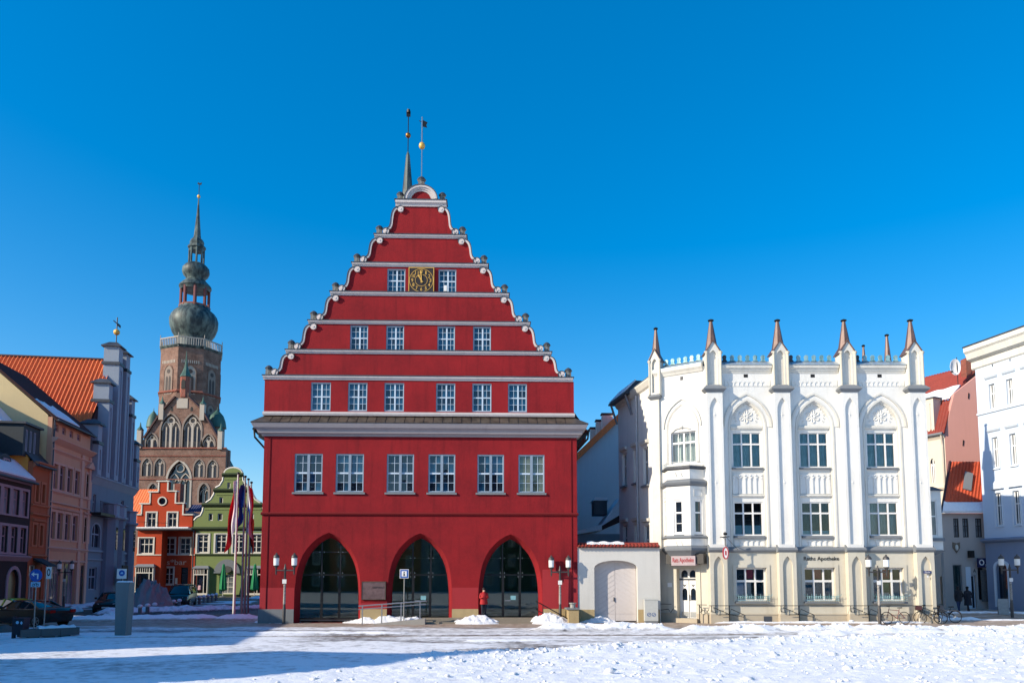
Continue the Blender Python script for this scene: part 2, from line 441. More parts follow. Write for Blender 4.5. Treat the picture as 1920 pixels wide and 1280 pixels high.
def lettering(name, s, mat, parent, fr, x, y, z, width, height=None, depth=0.008, bold=0.0):
    me = text_mesh(name, s, mat, 1.0, depth, bold)
    co = np.empty(len(me.vertices) * 3); me.vertices.foreach_get('co', co); co = co.reshape(-1, 3)
    lo, hi = co.min(0), co.max(0); k = width / (hi[0] - lo[0]); kz = height / (hi[1] - lo[1]) if height else k
    out = np.stack([(co[:, 0] - (lo[0] + hi[0]) / 2) * k, -co[:, 2], (co[:, 1] - (lo[1] + hi[1]) / 2) * kz], 1)
    me.vertices.foreach_set('co', out.ravel()); me.update()
    return place(name, me, parent, fr, x, y, z)
def tile_slope(name, P, E, U, mat, parent, pitch=0.26, course=0.36, amp=0.035, fr=I4, ribs=5, skirt=0.12):
    """pantiled slope: P corner at the eaves, E vector along the eaves, U vector up the slope"""
    P, E, U = Vector(P), Vector(E), Vector(U); e, u = E.length, U.length; nrm = E.cross(U).normalized()
    if nrm.z < 0: nrm = -nrm
    nc = max(1, int(round(e / pitch))) * ribs; nr = max(1, int(round(u / course)))
    s = np.linspace(0, 1, nc + 1); tt = []; lift = []
    for r in range(nr): tt += [r / nr, (r + 0.97) / nr]; lift += [0.015, 0.0]
    tt = np.array(tt + [1.0]); lift = np.array(lift + [0.0])
    ph = (s * nc / ribs) % 1.0
    prof = amp * (np.cos(ph * 2 * pi) * 0.8 + 0.35 * np.cos(ph * 4 * pi))
    A = np.array(P)[None, None] + s[None, :, None] * np.array(E) + tt[:, None, None] * np.array(U) + (prof[None, :, None] + lift[:, None, None]) * np.array(nrm)
    v = A.reshape(-1, 3); n = nc + 1; R = len(tt)
    i, j = np.meshgrid(np.arange(R - 1), np.arange(nc), indexing='ij'); q = (i * n + j).ravel()
    f = np.stack([q, q + 1, q + n + 1, q + n], 1)
    me = np_mesh(name, v, f, mat)
    o = part(name, me, mat, parent, fr)
    b = MB(); dn = nrm * -skirt
    c = [P - nrm * 0.02, P + E - nrm * 0.02, P + E + U - nrm * 0.02, P + U - nrm * 0.02]
    return o
def np_mesh(name, v, f, mat):
    me = bpy.data.meshes.new(name); me.vertices.add(len(v)); me.vertices.foreach_set('co', np.asarray(v, dtype=np.float32).ravel())
    k = f.shape[1]; me.loops.add(f.size); me.loops.foreach_set('vertex_index', f.astype(np.int32).ravel())
    me.polygons.add(len(f)); me.polygons.foreach_set('loop_start', np.arange(0, f.size, k, dtype=np.int32))
    me.polygons.foreach_set('loop_total', np.full(len(f), k, dtype=np.int32))
    me.update(calc_edges=True); me.validate()
    if mat is not None: me.materials.append(mat)
    return me

# ---------------------------------------------------------------- ground: snow-covered square, slushy lanes, side streets
_rs = np.random.RandomState(3); _T = _rs.rand(256, 256)
def vnoise(x, y):
    xi = np.floor(x).astype(int); yi = np.floor(y).astype(int); fx = x - xi; fy = y - yi
    fx = fx * fx * (3 - 2 * fx); fy = fy * fy * (3 - 2 * fy)
    g = lambda a, b: _T[a & 255, b & 255]
    return (g(xi, yi) * (1 - fx) + g(xi + 1, yi) * fx) * (1 - fy) + (g(xi, yi + 1) * (1 - fx) + g(xi + 1, yi + 1) * fx) * fy
def fbm(x, y, o=4, r=0.5):
    a = 1.0; s = 0; t = 0
    for k in range(o):
        s = s + a * vnoise(x * 2 ** k + 17.3 * k, y * 2 ** k + 9.1 * k); t += a; a *= r
    return s / t
def sst(a, b, x):
    t = np.clip((x - a) / (b - a), 0, 1); return t * t * (3 - 2 * t)
def gz(X, Y):
    X = np.asarray(X, float); Y = np.asarray(Y, float)
    return 0.35 * sst(48, 84, Y) * sst(-13, -20, X) + 0.22 * sst(47.5, 53, Y) * sst(25, 28, X)
def gzf(x, y): return float(gz(x, y))
BX = np.array([-40, -14, -8, -4, 2, 9.9, 16.3, 24.7, 60.0]); BY = np.array([16, 18.5, 21.5, 25.2, 28.3, 31.6, 33.4, 36.0, 43.0])
def ground_fields(X, Y):
    wob = (fbm(X * 0.35, Y * 0.35, 3) - 0.5) * 2.2
    yb = np.interp(X, BX, BY) + wob * 0.7
    field = sst(0.5, -0.5, Y - yb)                                    # rough snow field in front
    left = np.maximum(sst(-3, -12, X + wob) * sst(39.5, 36.0, Y + wob), sst(3, -2, X + wob - (30 - Y) * 0.3) * sst(33.5, 31.0, Y + wob))           # smoother snow at the left of the square
    lane = (1 - field) * sst(46, 45, Y) * (1 - left)
    # packed snow on the lane, slush and bare paving towards the town hall
    streak = fbm(X * 0.10 + 3, Y * 1.6, 4, 0.6)
    blot = fbm(X * 0.5, Y * 0.5 + 40, 4)
    packed = np.clip(sst(42.2, 39.2, Y + (blot - 0.5) * 4 + 0.03 * X) * (0.55 + 0.9 * (streak - 0.35)), 0, 1)
    road = sst(40.0, 41.5, Y + (blot - 0.5) * 2.2)
    snow = np.maximum(field, left * (0.72 + 0.6 * (blot - 0.3)))
    snow = np.maximum(snow, lane * packed)
    # windrows: long ridges of cleared snow
    ridge = np.zeros_like(X)
    def wind(x0, y0, x1, y1, wd, h):
        nonlocal ridge, snow
        dx, dy = x1 - x0, y1 - y0; L = sqrt(dx * dx + dy * dy)
        s = ((X - x0) * dx + (Y - y0) * dy) / L; d = (X - x0) * -dy / L + (Y - y0) * dx / L + (fbm(X * 0.8, Y * 0.8 + 11, 3) - 0.5) * wd * 1.6
        k = np.exp(-(d / wd) ** 2) * sst(-0.8, 0.8, s) * sst(L + 0.8, L - 0.8, s) * (0.45 + 1.1 * fbm(X * 1.3, Y * 1.3 + 77, 3))
        ridge = np.maximum(ridge, h * k); snow = np.maximum(snow, sst(0.18, 0.5, k))
    wind(1.5, 38.8, 8.0, 39.4, 0.6, 0.34); wind(8.5, 38.0, 17.5, 38.6, 0.6, 0.26); wind(16, 37.4, 34, 40.0, 0.8, 0.24); wind(13.5, 35.6, 40, 38.4, 0.55, 0.16)
    wind(-16, 36.6, -5, 36.2, 0.35, 0.08); wind(-2.0, 31.8, 1.5, 32.4, 0.25, 0.10); wind(-30, 45.9, -19, 48.6, 0.75, 0.26); wind(-19, 48.6, -15, 47.6, 0.8, 0.25)
    wind(-29, 52.5, -16.5, 63.0, 0.75, 0.42); wind(-34, 47.2, -27.5, 46.4, 0.6, 0.2)
    wind(12.0, 43.95, 24.5, 44.2, 0.28, 0.10); wind(26.5, 46.2, 29.0, 46.6, 0.4, 0.2)
    wind(-40, 61, -33, 66, 0.8, 0.3); wind(-27, 77.5, -12, 78.4, 0.8, 0.3); wind(26, 52.5, 44, 51.0, 0.5, 0.10); wind(27, 46.8, 60, 46.4, 0.35, 0.07)
    edge = field * np.exp(-((Y - yb + 0.8) / 0.9) ** 2) * sst(-6, -2, X)
    ruts = np.exp(-((Y - np.interp(X, [-30, -6, 8, 30], [33.5, 35.2, 35.8, 38.6])) / 0.28) ** 2) * sst(-24, -14, X) * sst(20, 10, X)
    ruts += np.exp(-((Y - np.interp(X, [-3, 3, 10, 20], [28.6, 29.6, 32.6, 34.8])) / 0.3) ** 2) * sst(-4, 0, X) * sst(22, 14, X)
    snow = np.clip(snow - ruts * 0.75 * (1 - 0.7 * field), 0, 1)
    far = sst(47, 52, Y) * sst(-15, -17, X)
    farsnow = sst(0.56, 0.66, fbm(X * 0.22 + 5, Y * 0.3, 4)) * 0.85
    snow = np.maximum(snow * (1 - 0.15 * far), far * farsnow)
    clod = np.clip(fbm(X * 1.9, Y * 1.9, 4, 0.6) - 0.48, 0, 1)
    lump = np.clip(fbm(X * 5.5 + 9, Y * 5.5, 3, 0.6) - 0.50, 0, 1)
    rough = field * sst(-16, 0, X + (Y - 22) * 0.5)
    fade = 0.25 + 0.75 * sst(70, 35, Y)
    h = gz(X, Y) + 0.05 * snow * (0.5 + fbm(X * 0.5, Y * 0.5, 3)) + ridge + edge * 0.16 * (0.4 + 1.2 * fbm(X * 1.1 + 4, Y * 1.1, 3))
    h = h + snow * fade * (0.10 * clod + 0.14 * lump) * (0.25 + 1.0 * np.clip(rough + ridge * 3 + edge, 0, 1)) - ruts * 0.035
    h = h + 0.008 * (fbm(X * 3, Y * 3, 2) - 0.5)
    dirt = np.clip(road * 0.85 * (1 - far) + ruts * 0.7 + far * 0.12 - field, 0, 1)
    return h, np.clip(snow, 0, 1), dirt
def make_ground():
    xs = np.arange(-62, 64.01, 0.13)
    ys = [11.0]
    while ys[-1] < 100: ys.append(ys[-1] + max(0.085, 0.0034 * ys[-1]))
    ys = np.array(ys)
    X, Y = np.meshgrid(xs, ys)
    h, sn, di = ground_fields(X, Y)
    v = np.stack([X, Y, h], -1).reshape(-1, 3); n = len(xs)
    i, j = np.meshgrid(np.arange(len(ys) - 1), np.arange(n - 1), indexing='ij'); q = (i * n + j).ravel()
    f = np.stack([q, q + 1, q + n + 1, q + n], 1)
    me = np_mesh('market_square', v, f, None)
    for nm, arr in (('snow', sn), ('dirt', di)):
        a = me.attributes.new(nm, 'FLOAT', 'POINT'); a.data.foreach_set('value', arr.ravel().astype(np.float32))
    m, t, b = base('square_snow_and_slush')
    A = N(t, 'ShaderNodeAttribute', attribute_name='snow').outputs['Fac']; D = N(t, 'ShaderNodeAttribute', attribute_name='dirt').outputs['Fac']
    geo = N(t, 'ShaderNodeNewGeometry').outputs['Position']
    nf = noise(t, 2.2, 6, 0.65, vec=geo); nh = noise(t, 11, 5, 0.7, vec=geo); ns = noise(t, 0.9, 5, 0.7, vec=geo, stretch=(0.25, 1.6, 1))
    vor = N(t, 'ShaderNodeTexVoronoi', feature='DISTANCE_TO_EDGE'); vor.inputs['Scale'].default_value = 5.5; t.links.new(geo, vor.inputs['Vector'])
    setts = ramp(t, vor.outputs['Distance'], 0.02, 0.12)
    pave = mixc(t, nf, lin(70, 68, 68), lin(120, 112, 106)); pave = mixc(t, setts, sc(lin(78, 72, 68), 0.6), pave)
    slush = mixc(t, ramp(t, ns, 0.3, 0.7), lin(160, 140, 122), lin(204, 192, 182))
    pave = mixc(t, ramp(t, D, 0.1, 0.8), pave, mixc(t, ramp(t, nf, 0.35, 0.7), slush, lin(122, 102, 86)))
    snowc = mixc(t, ramp(t, nh, 0.55, 0.8, 0, 0.5), (0.86, 0.87, 0.90), (0.62, 0.62, 0.64))
    snowc = mixc(t, ramp(t, nf, 0.62, 0.8, 0, 0.35), snowc, (0.55, 0.54, 0.53))
    mk = N(t, 'ShaderNodeMath', operation='ADD'); t.links.new(A, mk.inputs[0])
    t.links.new(ramp(t, nf, 0.3, 0.7, -0.28, 0.28), mk.inputs[1])
    fac = ramp(t, mk.outputs[0], 0.25, 0.85)
    t.links.new(mixc(t, fac, pave, snowc), b.inputs['Base Color'])
    t.links.new(ramp(t, fac, 0, 1, 0.62, 0.8), b.inputs['Roughness']); b.inputs['Specular IOR Level'].default_value = 0.3
    bump(t, b, noise(t, 7, 6, 0.75, vec=geo), 0.7, 0.07)
    me.materials.append(m)
    o = part('market_square', me, m, None, I4); smooth(o, 75); tag(o, None, kind='structure')
    g = MB().box(-2500, 2500, -400, 4000, -1.2, -0.6); m2 = simple('far_ground', lin(190, 194, 200), 0.9, var=0.2, scale=0.1)
    g2 = part('ground', g, m2); tag(g2, None, kind='structure')
    g = MB().box(-2500, 2500, -400, 11.2, -0.6, -0.02); o = part('near_ground', g, SNOW); tag(o, None, kind='structure')
    g = MB(); g.box(-300, -61.9, 11.2, 320, -0.6, -0.05); g.box(63.9, 300, 11.2, 320, -0.6, -0.05); g.box(-61.9, 63.9, 99.9, 320, -0.6, 0.2)
    o = part('street_ground', g, simple('grey_street', lin(120, 116, 114), 0.85, var=0.25, scale=0.7)); tag(o, None, kind='structure')
make_ground()
def snow_lumps():
    rs = np.random.RandomState(11); n = 26000
    X = rs.uniform(-14, 36, n); Y = rs.uniform(15, 45, n); h, sn, di = ground_fields(X, Y)
    yb = np.interp(X, BX, BY); field = sst(0.6, -0.4, Y - yb) * sst(-12, -2, X + (Y - 24) * 0.5)
    cl = sst(0.46, 0.66, fbm(X * 0.45 + 2, Y * 0.45, 3)); edge = np.exp(-((Y - yb + 0.7) / 0.8) ** 2) * sst(-5, -1, X); rid = np.clip((h - gz(X, Y) - 0.14) * 6, 0, 1)
    keep = rs.rand(n) < np.clip(field * (0.06 + 0.32 * cl) + 0.5 * edge + 0.5 * rid, 0, 1) * (sn > 0.5)
    X, Y, h = X[keep], Y[keep], h[keep]; m = len(X)
    bm = bmesh.new(); bmesh.ops.create_icosphere(bm, subdivisions=1, radius=1.0); iv = np.array([v.co[:] for v in bm.verts]); fi = np.array([[v.index for v in f.verts] for f in bm.faces]); bm.free()
    sz = np.clip(rs.lognormal(-3.25, 0.5, m), 0.015, 0.13); k = len(iv)
    V = iv[None] * (1 + rs.uniform(-0.3, 0.3, (m, k, 1))) * sz[:, None, None] * np.stack([rs.uniform(0.8, 1.6, m), rs.uniform(0.8, 1.5, m), rs.uniform(0.5, 0.95, m)], 1)[:, None]
    V = V + np.stack([X, Y, h + sz * 0.15], 1)[:, None]
    F = (fi[None] + (np.arange(m) * k)[:, None, None]).reshape(-1, 3)
    o = part('snow_lumps', np_mesh('snow_lumps', V.reshape(-1, 3), F, SNOW), SNOW, None, I4); tag(o, 'loose clods of snow scattered over the cleared snow field', 'snow', kind='stuff')
snow_lumps()

# ---------------------------------------------------------------- town hall
_p = at_depth(486.0, 1150, 44.8)
R = Fr(_p.x, _p.y, cos(radians(1.7)), sin(radians(1.7)))
RX0, RX1 = 0.0, R.x(1082.5, 1000)
TH = thing('town_hall', 'tall red gabled town hall with stepped scrolled gable, clock and three pointed arches', 'town hall', R.w(RX1 / 2, 0, 0))
def rz(v, u=785): return R.z(u, v)
def rwin(u0, u1, v0, v1):
    a, c = R.px(u0, (v0 + v1) / 2), R.px(u1, (v0 + v1) / 2); um = (u0 + u1) / 2
    return a[0], c[0], R.z(um, v1), R.z(um, v0)
ROWA = [rwin(*w) for w in ((552, 604.5, 848, 921), (629.5, 682, 849, 922), (725, 776, 851, 923.5), (803, 853.5, 852, 924.5), (895, 945, 853, 925.5), (972, 1021, 853.5, 926.5))]
ROWB = [rwin(*w) for w in ((583, 620, 716, 769.5), (652.5, 688.5, 716.5, 770), (720.5, 757.5, 717, 770.5), (817.5, 853.5, 718.5, 772), (885.5, 921.5, 719, 772.5), (952.5, 988, 719.5, 773))]
ROWC = [rwin(*w) for w in ((656.5, 690, 609, 656.5), (724, 757.5, 610, 657), (820, 853, 611.5, 659), (887, 920.5, 612.5, 660))]
ROWD = [rwin(*w) for w in ((726, 760, 503.5, 548), (822, 855.5, 505, 549))]
for row in (ROWA, ROWB, ROWC, ROWD):                         # each row of windows shares its sill and head height
    zb = sum(w[2] for w in row) / len(row); zt = sum(w[3] for w in row) / len(row)
    row[:] = [(w[0], w[1], zb, zt) for w in row]
ZW = rz(819)                                                   # top of the main wall
def arch_poly(uc, u0, u1, va, grow=0.0, n=1):
    a = R.px(u0, 1110)[0] - grow; c = R.px(u1, 1110)[0] + grow; xc = (a + c) / 2; hw = (c - a) / 2
    za = rz(va, uc) + grow * 1.3
    prof = [(0, 0), (10, 3.6), (23, 11.5), (33, 20.5), (41.5, 29.8), (49, 42), (54.5, 54.5), (58.5, 69), (61, 84.5), (62.6, 105), (63, 125)]
    P = [(xc + hw * px / 63.0, za - py / 31.1) for px, py in prof]
    Q = [(xc - hw * px / 63.0, za - py / 31.1) for px, py in prof[1:]]
    zb = 0.0
    return [(P[-1][0], zb)] + P[::-1] + Q + [(Q[-1][0], zb)]
AR = [(615, 552, 676.5, 998), (787, 726, 847.5, 999), (957.5, 897, 1017, 1001)]
AO = [arch_poly(*a) for a in AR]; AI = [arch_poly(*a, grow=-0.22) for a in AR]
m = MB(); m.wall([(RX0, 0.001), (RX1, 0.001), (RX1, ZW), (RX0, ZW)], [[(x, z + 0.001 if z == 0 else z) for x, z in a] for a in AO] + [rect(*w) for w in ROWA], 0, 0.55,
                 inner={i: [(x, z + 0.001 if z == 0 else z) for x, z in a] for i, a in enumerate(AI)})
part('wall', m, RED, TH, R)
m = MB(); D = 26.0
m.box(RX0, RX0 + 0.4, 0.552, D, 0, ZW); m.box(RX1 - 0.4, RX1, 0.552, D, 0, ZW); m.box(RX0, RX1, D, D + 0.4, 0, ZW)
m.box(RX0 + 0.4, RX1 - 0.4, 0.56, D, ZW - 0.3, ZW); m.box(RX0 + 0.4, RX1 - 0.4, 0.9, 1.0, rz(975), ZW - 0.3)
part('side_wall', m, RED, TH, R)
for i in range(3):                                             # splayed reveals of the arches
    a, b_ = AO[i], AI[i]; k = len(a) // 2
    for sd in (slice(0, k + 1), slice(k, None)):
        A, B = a[sd], b_[sd]; m = MB()
        m.add([(x, 0.0005, z) for x, z in A] + [(x, 0.549, z) for x, z in B], [(j, j + 1, len(A) + j + 1, len(A) + j) for j in range(len(A) - 1)])
        part('arch_reveal', m, RED, TH, R)
# interior hall behind the arches
hall = plaster('hall_wall_paint', lin(170, 188, 162), 0.1, 0.1); hfl = simple('hall_floor', lin(120, 122, 118), 0.35)
m = MB(); m.box(RX0 + 0.5, RX1 - 0.5, 6.6, 6.7, 0, 6.0); m.box(RX0 + 0.4, RX1 - 0.4, 1.02, 6.6, 5.8, 5.9)
m.box((AI[0][0][0] + AI[1][-1][0]) / 2 - 0.2, (AI[0][0][0] + AI[1][-1][0]) / 2 + 0.2, 0.6, 6.6, 0, 5.8); m.box((AI[1][0][0] + AI[2][-1][0]) / 2 - 0.2, (AI[1][0][0] + AI[2][-1][0]) / 2 + 0.2, 0.6, 6.6, 0, 5.8)
part('hall_wall', m, hall, TH, R)
part('hall_floor', MB().box(RX0 + 0.4, RX1 - 0.4, 0.56, 6.6, 0.10, 0.2), hfl, TH, R)
# glazing of the arches: mullions and panes cut to the arch
for i, a in enumerate(AI):
    conv = [(x, max(z, 0.22)) for x, z in a]; x0, x1 = conv[-1][0], conv[0][0]; w = x1 - x0; za = max(z for x, z in conv)
    xs = [x0, x0 + w * 0.36, x0 + w * 0.68, x1]; zd = rz(1077); zs = [0.22, zd, zd + 1.02, zd + 2.28 if i else zd + 1.3, za + 0.1]
    if i == 0: zs = [0.22, zd, rz(1034), za + 0.1]
    fm = MB()
    for x in xs[1:3]:
        c = clip(rect(x - 0.045, x + 0.045, 0.22, za), conv); fm.prism(c, 0.50, 0.56)
    for z in zs[1:2] + ([zs[2]] if i == 0 else []):
        c = clip(rect(x0, x1, z - 0.03, z + 0.03), conv); fm.prism(c, 0.505, 0.555)
    fm.box(x0, x1, 0.48, 0.565, 0.2, 0.30)
    for x in (xs[1] + 0.045, xs[2] - 0.11): fm.box(x, x + 0.065, 0.495, 0.56, 0.3, zd)
    fo = part('arch_glazing', fm, IRON, TH, R)
    for a_ in range(3):
        for b_ in range(len(zs) - 1):
            c = clip(rect(xs[a_] + 0.02, xs[a_ + 1] - 0.02, zs[b_] + 0.01, zs[b_ + 1] - 0.01), conv)
            if len(c) < 3: continue
            o = part('glass_pane', MB().prism(c, 0.525, 0.537), CLEARG, fo, R)
            tl = random.gauss(0, 0.003); 
    st = MB()
    for x in xs[1:3]:
        for z in zs[1:-1]:
            for dx in (-0.13, 0.13):
                for dz in ((-0.12, 0.12) if z == zd else (0.0,)): st.lathe([(0.035, 0), (0.03, 0.03)], 8, (0, 0, 0)); st.v[-16:] = [(x + dx + p[0], 0.52 - p[2], z + dz + p[1]) for p in st.v[-16:]]
    part('glass_fixing', st, STEEL, fo, R)
    if i:
        part('door_notice', MB().box(xs[1] + 0.5, xs[1] + 0.82, 0.515, 0.522, 1.35, 1.6), simple('notice_paper%d' % i, lin(120, 170, 180), 0.7), fo, R)
        part('door_handle', MB().box(xs[1] + 0.14, xs[1] + 0.5, 0.47, 0.5, 1.28, 1.33), STEEL, fo, R)
# plinth and repainted bands
zp = rz(1141); zq = rz(1101); zqr = rz(1067, 1050)
def pier_spans(z, off):
    L = []; xl = RX0
    for i in range(3):
        a = AO[i]; L.append((xl, min(x for x, zz in a) - off)); xl = max(x for x, zz in a) + off
    L.append((xl, RX1)); return L
for k, (a, b_) in enumerate(pier_spans(0, 0.0)):
    part('plinth', MB().box(a - (0.06 if k == 0 else -0.004), b_ + (0.06 if k == 3 else -0.004), -0.07, -0.003, -0.1, zp), BUFF if k else GREYS, TH, R)
    zt = zq if k in (0, 2) else (zqr if k == 3 else zp + 0.35)
    part('repainted_band', MB().box(a + 0.005, b_ - 0.005, -0.0045, -0.0025, zp, zt), REDL, TH, R)
part('string_course', MB().mould([(-0.002, rz(966)), (-0.10, rz(965)), (-0.13, rz(962.5)), (-0.002, rz(960))], RX0 - 0.06, RX1 + 0.06), DRED, TH, R)
for x in (R.x(505, 900), R.x(1071, 900)):                      # thin downpipes close to the corners
    part('cable_pipe', MB().tube([(x, -0.03, 0.4), (x, -0.03, ZW)], 0.018, 6), DRED, TH, R)
# cornice, metal apron
zc0, zc1, za0, za1 = rz(819), rz(797), rz(796), rz(780.5)
prof = [(0.0, zc0), (-0.10, zc0), (-0.14, zc0 + 0.1), (-0.30, zc0 + 0.16), (-0.36, zc0 + 0.34), (-0.52, zc0 + 0.46), (-0.62, zc1 - 0.06), (-0.62, zc1), (0.0, zc1)]
m = MB(); rings = []
for y, z in prof:                                              # returns at both ends
    rings.append([(RX0 + y, y, z), (RX1 - y, y, z), (RX1 - y, 1.2, z), (RX0 + y, 1.2, z)])
m.loft(rings); part('cornice', m, CORN, TH, R)
xl, xr = RX0 - 0.66, RX1 + 0.66; gx0, gx1 = R.x(495.5, 745), R.x(1076, 745)
apr = part('apron_roof', MB().loft([[(xl, -0.66, za0 - 0.03), (xr, -0.66, za0 - 0.03), (xr, 1.2, za0 - 0.03), (xl, 1.2, za0 - 0.03)], [(gx0, 0.10, za1 - 0.02), (gx1, 0.10, za1 - 0.02), (gx1, 1.2, za1 - 0.02), (gx0, 1.2, za1 - 0.02)]]), LEAD, TH, R)
n = 33
for k in range(n):                                             # standing sheets of the apron
    f0, f1 = k / n + 0.0012, (k + 1) / n - 0.0012
    b0, b1 = gx0 + (gx1 - gx0) * f0, gx0 + (gx1 - gx0) * f1; a0, a1 = b0 if k else xl, b1 if k < n - 1 else xr; j = random.uniform(0, 0.012)
    m = MB().loft([[(a0, -0.668, za0 - 0.028), (a1, -0.668, za0 - 0.028), (b1, 0.09, za1 - 0.02), (b0, 0.09, za1 - 0.02)], [(a0, -0.675 - j, za0 + 0.012 + j), (a1, -0.675 - j, za0 + 0.012), (b1, 0.085, za1 + 0.012), (b0, 0.085, za1 + 0.012 + j)]])
    part('metal_panel', m, BRONZE, apr, R)
# gable: stages, ledges, scrolls and urns
GY0, GY1 = 0.0, 0.55
LED = [  # left u, right u, v of ledge top and bottom (town hall centre)
    (495.5, 1075.5, 706.5, 713.5), (537.5, 1034.5, 658.5, 664.5), (579, 994, 603.5, 609.0), (620, 954, 549.5, 555.5), (660.5, 915, 495.0, 501.0), (702, 874, 441.5, 447.0), (740, 835, 377.5, 388)]
LW = []
for u0, u1, v0, v1 in LED:
    LW.append((R.x(u0, v0), R.x(u1, v0), rz(v1), rz(v0)))
cx = sum((a + b_) / 2 for a, b_, c, d in LW) / len(LW)
LW = [(cx - (b_ - a) / 2, cx + (b_ - a) / 2, c, d) for a, b_, c, d in LW]
GHX = (gx1 - gx0) / 2
stage_bot = [za1] + [l[3] for l in LW[:-1]]
def scurve(xb, zb, xt, zt, n=20):
    """edge of a stage from the lower volute to the upper one (right side, x decreasing upward)"""
    P = []; A = [(0.0, 0.0), (0.10, 0.20), (0.23, 0.24), (0.36, 0.36), (0.41, 0.52), (0.45, 0.68), (0.54, 0.84), (0.72, 0.95), (1.0, 1.0)]
    for i in range(n + 1):                                     # smooth interpolation of the traced profile
        t = i / n * (len(A) - 1); k = min(int(t), len(A) - 2); f = t - k
        p = [A[max(k - 1, 0)], A[k], A[k + 1], A[min(k + 2, len(A) - 1)]]
        cr = lambda j: 0.5 * (2 * p[1][j] + (p[2][j] - p[0][j]) * f + (2 * p[0][j] - 5 * p[1][j] + 4 * p[2][j] - p[3][j]) * f * f + (3 * p[1][j] - p[0][j] - 3 * p[2][j] + p[3][j]) * f ** 3)
        P.append((xb + (xt - xb) * cr(0), zb + (zt - zb) * cr(1)))
    return P
stage_holes = {0: ROWB, 2: ROWC, 4: ROWD}
gab = part('gable', MB().box(gx0, gx1, 0.4, GY1, za1 - 0.02, za1 + 0.04), DRED, TH, R)
for s in range(7):
    zb = stage_bot[s]; zt = LW[s][2]
    holes = [rect(*w) for w in stage_holes.get(s, [])]
    if s == 0:
        out = rect(gx0, gx1, zb, zt)
    else:
        hb = (LW[s - 1][1] - LW[s - 1][0]) / 2 - 0.80; ht = (LW[s][1] - LW[s][0]) / 2 - 0.22
        C = scurve(hb, zb, ht, zt - 0.12)
        right = [(cx + x, z) for x, z in C] + [(cx + ht, zt)]
        out = right + [(2 * cx - x, z) for x, z in right[::-1]]
    part('gable_stage', MB().wall(out, holes, GY0, GY1), RED, gab, R)
    if s:                                                      # scrolls on both edges
        for sg in (1, -1):
            m = MB(); mm = MB()
            tw = 0.085
            Cc = C
            inn = []; outp = []
            for i, (x, z) in enumerate(Cc):
                a = Cc[max(i - 1, 0)]; c2 = Cc[min(i + 1, len(Cc) - 1)]; dx, dz = c2[0] - a[0], c2[1] - a[1]; L = sqrt(dx * dx + dz * dz)
                nx, nz = dz / L, -dx / L
                inn.append((cx + sg * (x - nx * tw * 0.5), z - nz * tw * 0.5)); outp.append((cx + sg * (x + nx * tw * 0.7), z + nz * tw * 0.7))
            m.arc_band(inn, outp, GY0 - 0.13, GY1 + 0.03)
            mm.arc_band([(p[0] + sg * 0.004, p[1]) for p in outp], [(p[0] + sg * 0.055, p[1] + 0.02) for p in outp], GY0 - 0.16, GY1 + 0.06)
            # volutes: discs rolled at both ends
            for (vx, vz, r0) in ((hb + 0.10, zb + 0.20, 0.19), (ht - 0.10, zt - 0.21, 0.18)):
                ring = [(r0 * cos(2 * pi * k / 18), r0 * sin(2 * pi * k / 18)) for k in range(18)]
                m.prism([(cx + sg * vx + a, vz + b_) for a, b_ in ring], GY0 - 0.14, GY1 + 0.03)
                m.prism([(cx + sg * vx + a * 0.34, vz + b_ * 0.34) for a, b_ in ring], GY0 - 0.17, GY0 - 0.10)
                arc = [(1.02 * cos(2 * pi * k / 18), 1.02 * sin(2 * pi * k / 18)) for k in range(0, 13)]
                st = pi * 0.15 if vz < (zb + zt) / 2 else pi * 0.05
                rot = [(a * cos(st) - b_ * sin(st), a * sin(st) + b_ * cos(st)) for a, b_ in arc]
                if vz > (zb + zt) / 2: rot = [(a, b_) for a, b_ in rot if b_ > -0.2]
                mm.arc_band([(cx + sg * (vx + r0 * a), vz + r0 * b_) for a, b_ in rot], [(cx + sg * (vx + r0 * 1.22 * a), vz + r0 * 1.22 * b_) for a, b_ in rot], GY0 - 0.16, GY1 + 0.06)
            so_ = part('scroll', m, SCROLL, gab, R); part('lead_cover', mm, LEAD, gab, R)
for s, (a, b_, c, d) in enumerate(LW):
    m = MB(); hgt = d - c; pr = 0.16 if s < 6 else 0.22
    P = [(0.01, c), (-pr * 0.35, c), (-pr * 0.5, c + hgt * 0.35), (-pr, c + hgt * 0.55), (-pr, d), (GY1 + 0.14, d), (GY1 + 0.14, c), (0.3, c)]
    m.prismx(P, a, b_); part('ledge', m, LEDGE, gab, R)
    part('ledge_cover', MB().prismx([(-pr - 0.05, d + 0.002), (-pr - 0.05, d + 0.035), (-0.01, d + 0.10), (GY1 + 0.18, d + 0.10), (GY1 + 0.18, d + 0.002)], a - 0.06, b_ + 0.06), LEAD, gab, R)
lo = MB().prismx([(0.0, za1 + 0.005), (-0.10, za1 + 0.005), (-0.15, za1 + 0.11), (-0.15, za1 + 0.2), (0.0, za1 + 0.26)], gx0 - 0.04, gx1 + 0.04); part('ledge', lo, LEDGE, gab, R)
um = MB(); um.box(-0.19, 0.19, -0.19, 0.19, 0, 0.32); um.box(-0.2, 0.2, -0.2, 0.2, 0, 0.06)
um.lathe([(0.16, 0.32), (0.2, 0.38), (0.27, 0.46), (0.25, 0.50)], 12); ume = um.mesh('urn', URN)
um2 = MB(); um2.lathe([(0.27, 0.46), (0.29, 0.49), (0.25, 0.54), (0.2, 0.62), (0.12, 0.68), (0.05, 0.71), (0.02, 0.73)], 12); ul = um2.mesh('urn_lid', LEAD)
def urn(x, z, k=1.0, y=0.2):
    o = place('urn', ume, gab, R, x, y, z, k, k, k); place('urn_lid', ul, o, R, x, y, z, k, k, k)
